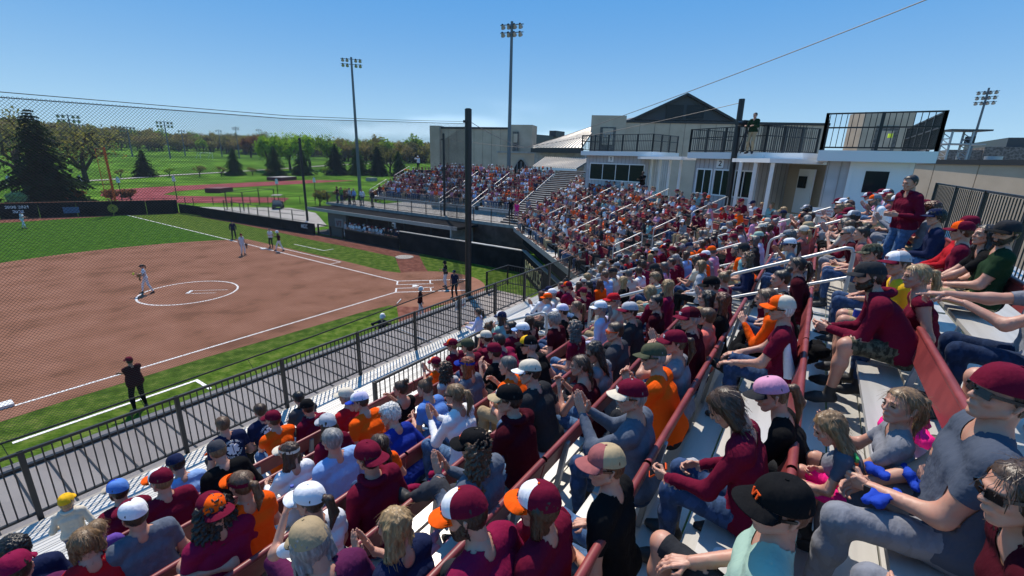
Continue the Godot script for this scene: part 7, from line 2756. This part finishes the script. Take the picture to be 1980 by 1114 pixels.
func who(start: String) -> Node3D:
	for o in get_children():
		if o.has_meta("label") and String(o.get_meta("label")).begins_with(start):
			return o
	return null

# a point in front of a person's hand (0 right, 1 left)
func palm(start: String, hand: int, reachout := 0.09) -> Vector3:
	var x: Transform3D = held[who(start)][hand]
	return x.origin - x.basis.z.normalized() * reachout - x.basis.y.normalized() * 0.03

func bottle(label: String, at: Vector3, mat: Material, cap: Material, s := 1.0) -> void:
	var o := thing("bottle", label, "bottle", at)
	o.scale = Vector3(s, s, s)
	var g := Geo.new()
	g.tube(PackedVector3Array([Vector3(0, 0, 0), Vector3(0, 0.14, 0), Vector3(0, 0.15, 0)]), 0.033, 0.031, 12)
	g.tube(PackedVector3Array([Vector3(0, 0.151, 0), Vector3(0, 0.185, 0)]), 0.030, 0.014, 12)
	put("flask", g, mat, o)
	g = Geo.new()
	g.tube(PackedVector3Array([Vector3(0, 0.186, 0), Vector3(0, 0.205, 0)]), 0.015, -1.0, 10)
	put("bottle_cap", g, cap, o)

# a soft heap: jackets, bags
func heap(called: String, label: String, category: String, at: Vector3, s: Vector3, dye: String, sd: int) -> Node3D:
	var r := RandomNumberGenerator.new()
	r.seed = sd
	var b := []
	for i in 7:
		var c := Vector3(r.randf_range(-1, 1) * s.x, r.randf_range(0.1, 0.9) * s.y, r.randf_range(-1, 1) * s.z)
		b.append(seg(c, c + Vector3(r.randf_range(-1, 1) * s.x, r.randf_range(-0.3, 0.3) * s.y, r.randf_range(-1, 1) * s.z) * 0.6, s.y * 0.30, s.y * 0.22))
	var m: Array = net(b, 0.016, 0.03)
	var V: PackedVector3Array = m[0]
	for i in V.size():
		V[i] += (m[1] as PackedVector3Array)[i] * 0.014 * fold.get_noise_3dv(V[i] * 2.2)
	var o := thing(called, label, category, at)
	put("fabric", as_mesh([V, m[1], m[2]]), cloth(dye), o)
	return o

func fan_extras() -> void:
	# prints on clothes
	for name in ["man in navy rescue squad tee with a big white star", "man in navy rescue squad tee with a white star"]:
		var o := who(name)
		var sp := Basis(Vector3.RIGHT, -deg_to_rad(14.0 * 1.25))
		var x := Transform3D(sp, Vector3(0, 0.53, 0) + sp * Vector3(0, 0.31, 0.127))
		var g := Geo.new()
		for k in 3:
			var a := PI / 2.0 + k * PI / 3.0
			g.brick(Vector3(0, 0, 0.001 * k), Vector3(cos(a), sin(a), 0) * 0.075, Vector3(-sin(a), cos(a), 0) * 0.024, Vector3(0, 0, 0.012))
		put("star_print", g, M.inkwhite, o).transform = x
		g = Geo.new()
		g.box(Vector3(-0.004, -0.05, 0.0135), Vector3(0.004, 0.055, 0.016))
		put("staff_print", g, cloth("navy"), o).transform = x
		for row in 2:
			var text: String = ["VIRGINIA TECH", "RESCUE SQUAD"][row]
			for i in text.length():
				if text[i] == " ":
					continue
				var a := (1.0 - 2.0 * i / (text.length() - 1.0)) * 1.2
				var up := 1.0 if row == 0 else -1.0
				var tx := Transform3D(Basis(Vector3.BACK, a * up), Vector3(-sin(a) * 0.108, cos(a) * 0.108 * up, 0.002 - 0.02 * absf(sin(a))))
				lettering(o, "letter", text[i], 0.034, x * tx, M.inkwhite, 0.016)
	var kid := who("toddler in yellow cap")
	lettering(kid, "lettering", "LION KING", 0.055, Transform3D(Basis(Vector3.UP, PI), Vector3(0, 1.26, -0.135)), M.black, 0.02)
	var scr := who("grey curly haired woman in maroon tee")
	lettering(scr, "lettering", "Seniors", 0.07, Transform3D(Basis(Vector3.RIGHT, -0.17) * Basis(), Vector3(0.03, 0.80, 0.178)), M.inkwhite, 0.02, "Droid Serif")
	# white side panels of the maroon polo
	var polo := who("man in maroon polo with white side panels")
	var pg := Geo.new()
	pg.tube(PackedVector3Array([Vector3(-0.178, 0.95, -0.03), Vector3(-0.188, 0.84, -0.01), Vector3(-0.172, 0.72, 0.02), Vector3(-0.165, 0.62, 0.04)]), 0.02, 0.055, 8)
	put("side_panel", pg, cloth("white"), polo)
	# things lying about
	var seat := func(row: float) -> float: return ROWY + RISE * row - 0.41
	heap("jacket", "hot pink padded jacket lying on the seat behind the clapping girl", "jacket", Vector3(-16.15, seat.call(8), 20.85), Vector3(0.20, 0.20, 0.12), "hotpink", 3)
	heap("fur_trim", "tan fur trim of the pink jacket's hood", "fur trim", Vector3(-16.25, seat.call(8) + 0.22, 20.82), Vector3(0.13, 0.07, 0.05), "tan", 4)
	heap("blanket", "white and pink fleece blanket on the bench beside the muscular man", "blanket", Vector3(-16.85, seat.call(8), 20.9), Vector3(0.16, 0.13, 0.10), "cream", 5)
	heap("jacket", "royal blue jacket lying across the muscular man's lap", "jacket", Vector3(-17.3, seat.call(8) + 0.21, 20.68), Vector3(0.15, 0.08, 0.09), "blue", 6)
	heap("backpack", "blue and black backpack on the floor behind the white haired woman", "bag", Vector3(-16.95, seat.call(4) - 0.43, 17.55), Vector3(0.13, 0.30, 0.10), "royal", 7)
	heap("jacket", "crumpled maroon jacket on the seat beside the black cap and curls", "jacket", Vector3(-17.3, seat.call(4), 17.75), Vector3(0.18, 0.12, 0.10), "brightmaroon", 8)
	heap("jacket", "pink jacket draped over the seat near the green bottle", "jacket", Vector3(-17.75, seat.call(4) - 0.1, 18.15), Vector3(0.16, 0.12, 0.08), "pink", 9)
	heap("jacket", "orange shirt folded over a seat back in the fourth row", "jacket", Vector3(-15.25, seat.call(4), 17.75), Vector3(0.2, 0.12, 0.1), "orange", 10)
	heap("jacket", "black jacket hung over the seat back behind the white side panels", "jacket", Vector3(-14.75, seat.call(7) + 0.1, 20.35), Vector3(0.16, 0.24, 0.06), "black", 11)
	heap("jacket", "maroon jacket slung on the shoulder of the boy in the mesh cap", "jacket", Vector3(-17.95, seat.call(6) + 0.25, 19.2), Vector3(0.07, 0.22, 0.08), "maroon", 12)
	heap("bag", "pink bag folded on a bench by the first aisle", "bag", Vector3(-11.9, seat.call(5), 18.5), Vector3(0.2, 0.12, 0.1), "maroon", 13)
	heap("bag", "black and white patterned bag beside the pink sneakers", "bag", Vector3(-16.8, seat.call(7) - 0.2, 19.75), Vector3(0.1, 0.16, 0.08), "lightgrey", 14)
	bottle("green capped clear bottle on the floor behind the white haired woman", Vector3(-17.35, seat.call(4) - 0.05, 17.9), M.plastic, M.greencap)
	bottle("second green capped bottle beside the maroon jacket", Vector3(-17.22, seat.call(4) - 0.05, 17.92), M.plastic, M.greencap)
	bottle("clear water bottle on a maroon cushion near the long black hair", Vector3(-12.7, seat.call(6), 19.2), M.plastic, M.bluecap, 1.2)
	bottle("blue aluminium bottle held by the dark haired woman in the back row", palm("dark haired woman in black resting", 1), M.bluecap, M.white, 1.1)
	bottle("clear bottle in the hand of the woman with the white cap", palm("woman with white cap and brown ponytail", 1) - Vector3(0, 0.06, 0), M.plastic, M.bluecap, 0.8)
	var o := thing("drink_can", "tall blue can raised by the person in the yellow shirt", "can", palm("person in yellow shirt", 1) - Vector3(0, 0.05, 0))
	var g := Geo.new()
	g.tube(PackedVector3Array([Vector3(0, 0, 0), Vector3(0, 0.16, 0)]), 0.038, -1.0, 14)
	put("body", g, M.bluecap, o)
	g = Geo.new()
	g.tube(PackedVector3Array([Vector3(0, 0.161, 0), Vector3(0, 0.168, 0)]), 0.034, -1.0, 14)
	put("lid", g, M.rail, o)
	for q in [["red phone in the hand of the woman in the maroon sweater", palm("woman with short dark brown hair", 1), M.orange], ["black phone held by the man in the dark maroon hoodie", palm("man in tan and black trucker cap", 1), M.black]]:
		o = thing("phone", q[0], "phone", q[1], 0.3)
		g = Geo.new()
		g.brick(Vector3.ZERO, Vector3(0.03, 0, 0), Vector3(0, 0.042, 0.045), Vector3(0, 0.004, -0.0037))
		put("case", g, q[2], o)
		g = Geo.new()
		g.brick(Vector3(0, 0.0046, -0.0043), Vector3(0.027, 0, 0), Vector3(0, 0.038, 0.041), Vector3(0, 0.0008, -0.0007))
		put("screen", g, M.shade, o)
	o = thing("snack_bag", "small orange and green snack bag in the muscular man's hands", "snack bag", palm("muscular man", 1, 0.10) + Vector3(0.03, 0.04, 0), 0.4)
	g = Geo.new()
	g.brick(Vector3.ZERO, Vector3(0.03, 0.008, 0), Vector3(-0.006, 0.042, 0), Vector3(0, 0, 0.010))
	put("foil", g, M.orange, o)
	g = Geo.new()
	g.brick(Vector3(-0.007, 0.054, 0), Vector3(0.03, 0.008, 0), Vector3(-0.002, 0.012, 0), Vector3(0, 0, 0.006))
	put("open_top", g, M.greencap, o)
	o = thing("drink_cup", "white paper cup with blue print on the floor by the little girl", "cup", Vector3(-17.55, seat.call(8) - 0.42, 20.05))
	g = Geo.new()
	g.tube(PackedVector3Array([Vector3(0, 0, 0), Vector3(0, 0.13, 0)]), 0.03, 0.045, 14)
	put("cup", g, M.white, o)
	g = Geo.new()
	g.tube(PackedVector3Array([Vector3(0, 0.04, 0), Vector3(0, 0.085, 0)]), 0.0358, 0.0395, 14, false)
	put("printed_band", g, M.bluecap, o)
	o = thing("drink_cup", "red cup raised by the man in the beige jacket", "cup", palm("man in faded red cap", 1) - Vector3(0, 0.06, 0))
	g = Geo.new()
	g.tube(PackedVector3Array([Vector3(0, 0, 0), Vector3(0, 0.12, 0)]), 0.032, 0.046, 14)
	put("cup", g, plain(lin(0.5, 0.02, 0.02), 0.4), o)
	o = thing("wrist_watch", "black square watch on the muscular man's left wrist", "watch", (held[who("muscular man")][1] as Transform3D) * Vector3(0, 0.028, 0.02))
	g = Geo.new()
	g.box(Vector3(-0.022, -0.006, -0.022), Vector3(0.022, 0.008, 0.022))
	put("case", g, M.black, o)
	o.basis = (held[who("muscular man")][1] as Transform3D).basis.orthonormalized()
	for q in [["softball", "yellow softball resting on the railing of the tall white booth", Vector3(-1.6, 8.98, 21.6)]]:
		g = Geo.new()
		g.tube(PackedVector3Array([Vector3(0, -0.06, 0), Vector3(0, -0.035, 0), Vector3(0, 0, 0), Vector3(0, 0.035, 0), Vector3(0, 0.06, 0)]), 0.06)
		var m := put("ball", g, M.softball)
		m.position = q[2]
		tag(m, q[1], "ball")

# how the rest of the crowd looks
const TOPS := ["maroon", "maroon", "maroon", "darkmaroon", "brightmaroon", "maroon", "orange", "orange", "white", "white", "grey", "black", "charcoal", "navy", "lightgrey", "red", "lightblue", "maroon", "dustyrose", "teal", "pink", "cream"]
const TOPWORDS := {"maroon": "maroon", "darkmaroon": "dark maroon", "brightmaroon": "bright maroon", "orange": "orange", "white": "white", "grey": "grey", "black": "black", "charcoal": "charcoal", "navy": "navy", "lightgrey": "pale grey", "red": "red", "lightblue": "light blue", "dustyrose": "rose", "teal": "teal", "pink": "pink", "cream": "cream"}
const NTH := ["first", "second", "third", "fourth", "fifth", "sixth", "seventh", "eighth", "ninth", "tenth", "eleventh", "twelfth", "thirteenth", "fourteenth", "fifteenth", "sixteenth", "seventeenth", "eighteenth", "nineteenth", "twentieth"]
const LIB := [
	"a:lap ln:6", "a:clasp ln:14 hy:15", "a:knees ln:30 hy:8 hp:-4", "a:clap ln:8 hy:20", "a:cross ln:2 hy:-15", "a:chin ln:20 hy:12", "a:onknee ln:10 hy:30", "a:lap ln:10 hy:-25 hp:-10",
	"a:lap ln:6 f: hy:10", "a:clasp ln:12 f: hy:25", "a:clap ln:8 f:", "a:phone ln:12 f: hp:-20", "a:lap ln:4 f: hy:-20", "a:chinleft ln:18 f: hy:15",
]

var lib := []

func library(cell: float) -> Array:
	var out := []
	for words in LIB:
		var sets := {}
		for sl in ["tee", "long"]:
			var q := look(words + " s:maroon/" + sl)
			if sl == "long":
				q.sleeve = 0.545
			var F := figure(q, cell, true)
			var D := {"head": F.head, "spine": F.spine, "hip": F.hip, "fem": q.get("fem", false)}
			D.bodymesh = as_mesh(F.body)
			D.shirtmesh = as_mesh(F.shirt)
			D.trousersmesh = as_mesh(F.trousers)
			D.shoe = []
			for s in F.shoe:
				D.shoe.append(as_mesh(s))
			sets[sl] = D
		out.append(sets)
	return out

func choose(r: RandomNumberGenerator) -> Dictionary:
	var c := {}
	c.lib = r.randi() % LIB.size()
	c.fem = LIB[c.lib].contains("f:")
	c.top = TOPS[r.randi() % TOPS.size()]
	c.sl = "long" if r.randf() < 0.38 else "tee"
	c.pants = ["jeans", "denim", "jeans", "charcoal", "khaki", "darkjeans", "black", "grey"][r.randi() % 8]
	c.haircolor = ["dark", "brown", "brown", "lightbrown", "darkblond", "blond", "grey", "darkgrey", "black", "auburn"][r.randi() % 10]
	c.hair = ["long", "ponytail", "bob", "bun", "long", "braid"][r.randi() % 6] if c.fem else ["short", "short", "buzz", "mop"][r.randi() % 4]
	c.skin = [0, 0, 0, 1, 1, 2, 0, 3][r.randi() % 8]
	c.cap = ""
	if r.randf() < (0.34 if c.fem else 0.68):
		c.cap = ["maroon", "maroon", "maroon", "white", "black", "orange", "grey", "navy", "maroon", "cream", "charcoal"][r.randi() % 11]
	c.shades = r.randf() < 0.3
	c.beard = not c.fem and r.randf() < 0.3
	c.turn = r.randf_range(-16.0, 16.0)
	c.sc = r.randf_range(0.93, 1.05)
	return c

func build_spectators() -> void:
	for line in FANS:
		var p: PackedStringArray = line.split("|")
		seated(p[0], float(p[1]), float(p[2]), p[3])
	fan_extras()
	# the empty seats still to fill, nearest first
	var r := RandomNumberGenerator.new()
	r.seed = 41
	var seats := []
	var blocks := ["before first rail", "past first rail", "past second rail", "past third rail"]
	for k in 10:
		for b in NEARSPANS[k].size():
			var sp: Array = NEARSPANS[k][b]
			var n := 0
			var x: float = sp[1] - 0.25
			while x > sp[0] + 0.2 and x > -19.2:
				n += 1
				var free := true
				for t in taken:
					if absf(t[0] - x) < 0.40 and absf(t[1] - k) < 0.6:
						free = false
				if k >= 7 and x < -15.0 or k >= 8 and x < -12.9 and b == 0:
					free = false
				if b == 0 and x < -14.6:
					free = false
				if k <= 0 and x < -10.5:
					free = false
				if free and r.randf() < 0.93:
					var pos := Vector3(x, ROWY + RISE * k - 0.84, ROWZ + RUN * k - 0.21)
					seats.append({"x": Transform3D(Basis(), pos), "d": (pos - EYE).length(), "row": k, "n": n, "block": blocks[b], "base": -8.0})
				x -= 0.49
	for k in range(-2, 7):
		for b in 4:
			var sp: Array = HOMESPANS[k + 2][b]
			var n := 0
			var x: float = sp[0] + 0.25
			while x < sp[1] - 0.2:
				n += 1
				if r.randf() < 0.95:
					var pos := HOME * Vector3(x, ROWY + RISE * k - 0.84, ROWZ + RUN * k - 0.21)
					seats.append({"x": Transform3D(HOME.basis, pos), "d": (pos - EYE).length(), "row": k + 2, "n": n, "block": "in %s home block" % NTH[b], "base": 0.0})
				x += 0.49
	for k in 9:
		for b in 3:
			var sp: Array = FIRSTSPANS[k][b]
			var x: float = sp[0] + 0.2
			while x < sp[1] - 0.15:
				if r.randf() < 0.96:
					var pos := FIRST * Vector3(x, ROWY + RISE * k - 0.84, ROWZ + RUN * k - 0.21)
					seats.append({"x": Transform3D(FIRST.basis, pos), "d": (pos - EYE).length(), "row": k, "n": 0, "block": "", "base": 0.0})
				x += 0.49
	seats.sort_custom(func(a, b): return a.d < b.d)
	lib = library(0.024)
	var single := 300 - 55 - FANS.size()
	print("seats ", seats.size(), " singles ", single)
	var capw := {"maroon": "maroon cap", "white": "white cap", "black": "black cap", "orange": "orange cap", "grey": "grey cap", "navy": "navy cap", "cream": "cream cap", "charcoal": "charcoal cap"}
	for i in mini(single, seats.size()):
		var s: Dictionary = seats[i]
		var c := choose(r)
		var hw: String = capw[c.cap] if c.cap != "" else {"long": "long", "ponytail": "tied back", "bob": "shoulder length", "bun": "pinned up", "braid": "braided", "short": "short", "buzz": "cropped", "mop": "thick"}[c.hair] + " " + {"dark": "dark", "brown": "brown", "lightbrown": "brown", "darkblond": "fair", "blond": "blond", "grey": "grey", "darkgrey": "grey", "black": "black", "auburn": "auburn"}[c.haircolor] + " hair"
		var rail := "seat from the aisle"
		var label := "%s top, %s, %s row up, %s seat %s" % [TOPWORDS[c.top], hw, NTH[s.row], NTH[s.n - 1], s.block]
		var x: Transform3D = s.x
		var sc: float = c.sc
		x.origin.y += 0.43 + 0.095 * sc - 0.53 * sc
		x.origin += Vector3(r.randf_range(-0.04, 0.04), 0, r.randf_range(-0.05, 0.03))
		x.basis = (x.basis * Basis(Vector3.UP, deg_to_rad(c.turn + s.base))).scaled(Vector3(sc, sc, sc))
		var o := Node3D.new()
		o.name = "person"
		add_child(o, true)
		o.transform = x
		tag(o, label, "person", "fans seated in the near bleachers" if s.base != 0.0 else "fans seated behind home plate")
		var q := {"shirt": c.top, "pants": c.pants, "hair": c.hair, "haircolor": c.haircolor, "skin": c.skin, "fem": c.fem, "beard": c.beard}
		if c.cap != "":
			var trim: String = c.cap if r.randf() < 0.6 else ["white", "maroon", "orange"][r.randi() % 3]
			q.cap = ["cap", c.cap, trim, c.cap]
		if c.shades:
			q.shades = "black"
		dress(o, lib[c.lib][c.sl], q, s.d < 9.0)
	crowd(seats.slice(single), r)

# everyone further off: one mass, drawn as copies
func crowd(seats: Array, r: RandomNumberGenerator) -> void:
	var o := Node3D.new()
	o.name = "distant_crowd"
	add_child(o, true)
	tag(o, "dense crowd in maroon, orange and white filling the far bleachers", "crowd")
	o.set_meta("kind", "stuff")
	var far := []
	for i in [1, 3, 4, 6, 9, 12]:
		var q := look(LIB[i] + " s:maroon/tee")
		var F := figure(q, 0.034, true)
		far.append({"body": as_mesh(F.body), "shirt": as_mesh(F.shirt), "trousers": as_mesh(F.trousers), "head": F.head, "fem": q.get("fem", false)})
	var tint := plain(Color.WHITE, 0.85)
	tint.vertex_color_use_as_albedo = true
	var lists := {}
	var add := func(key: String, mesh: Mesh, x: Transform3D, c: Array) -> void:
		if not lists.has(key):
			lists[key] = [mesh, [], []]
		lists[key][1].append(x)
		lists[key][2].append(Color(c[0], c[1], c[2]))
	for s in seats:
		var c := choose(r)
		var v := r.randi() % far.size()
		var F: Dictionary = far[v]
		var sc: float = c.sc
		var x: Transform3D = s.x
		x.origin.y += 0.43 + 0.095 * sc - 0.53 * sc
		x.origin += x.basis * Vector3(r.randf_range(-0.05, 0.05), 0, r.randf_range(-0.06, 0.04))
		x.basis = (x.basis * Basis(Vector3.UP, deg_to_rad(c.turn * 1.6))).scaled(Vector3(sc, sc, sc))
		add.call("people_%d" % v, F.body, x, SKINS[c.skin])
		add.call("shirts_%d" % v, F.shirt, x, DYES[c.top])
		add.call("trousers_%d" % v, F.trousers, x, DYES[c.pants])
		var hx: Transform3D = x * (F.head as Transform3D)
		var hk := "short"
		if F.fem:
			hk = ["long", "ponytail", "bob"][r.randi() % 3]
		add.call("hair_" + hk, HAIRLO[hk], hx, HAIRS[c.haircolor])
		if c.cap != "":
			add.call("cap_crowns", CAPS.cap.crown, hx, DYES[c.cap])
			add.call("cap_fronts", CAPS.cap.front_panel, hx, DYES[c.cap if r.randf() < 0.7 else "white"])
			add.call("cap_brims", CAPS.cap.brim, hx, DYES[c.cap])
	for key in lists:
		var L: Array = lists[key]
		var mm := MultiMesh.new()
		mm.transform_format = MultiMesh.TRANSFORM_3D
		mm.use_colors = true
		mm.mesh = L[0]
		mm.instance_count = L[1].size()
		for i in L[1].size():
			mm.set_instance_transform(i, L[1][i])
			mm.set_instance_color(i, L[2][i])
		var mi := MultiMeshInstance3D.new()
		mi.name = String(key).rstrip("_0123456789")
		mi.multimesh = mm
		mi.material_override = tint
		mi.set_meta("kind", "stuff")
		o.add_child(mi, true)
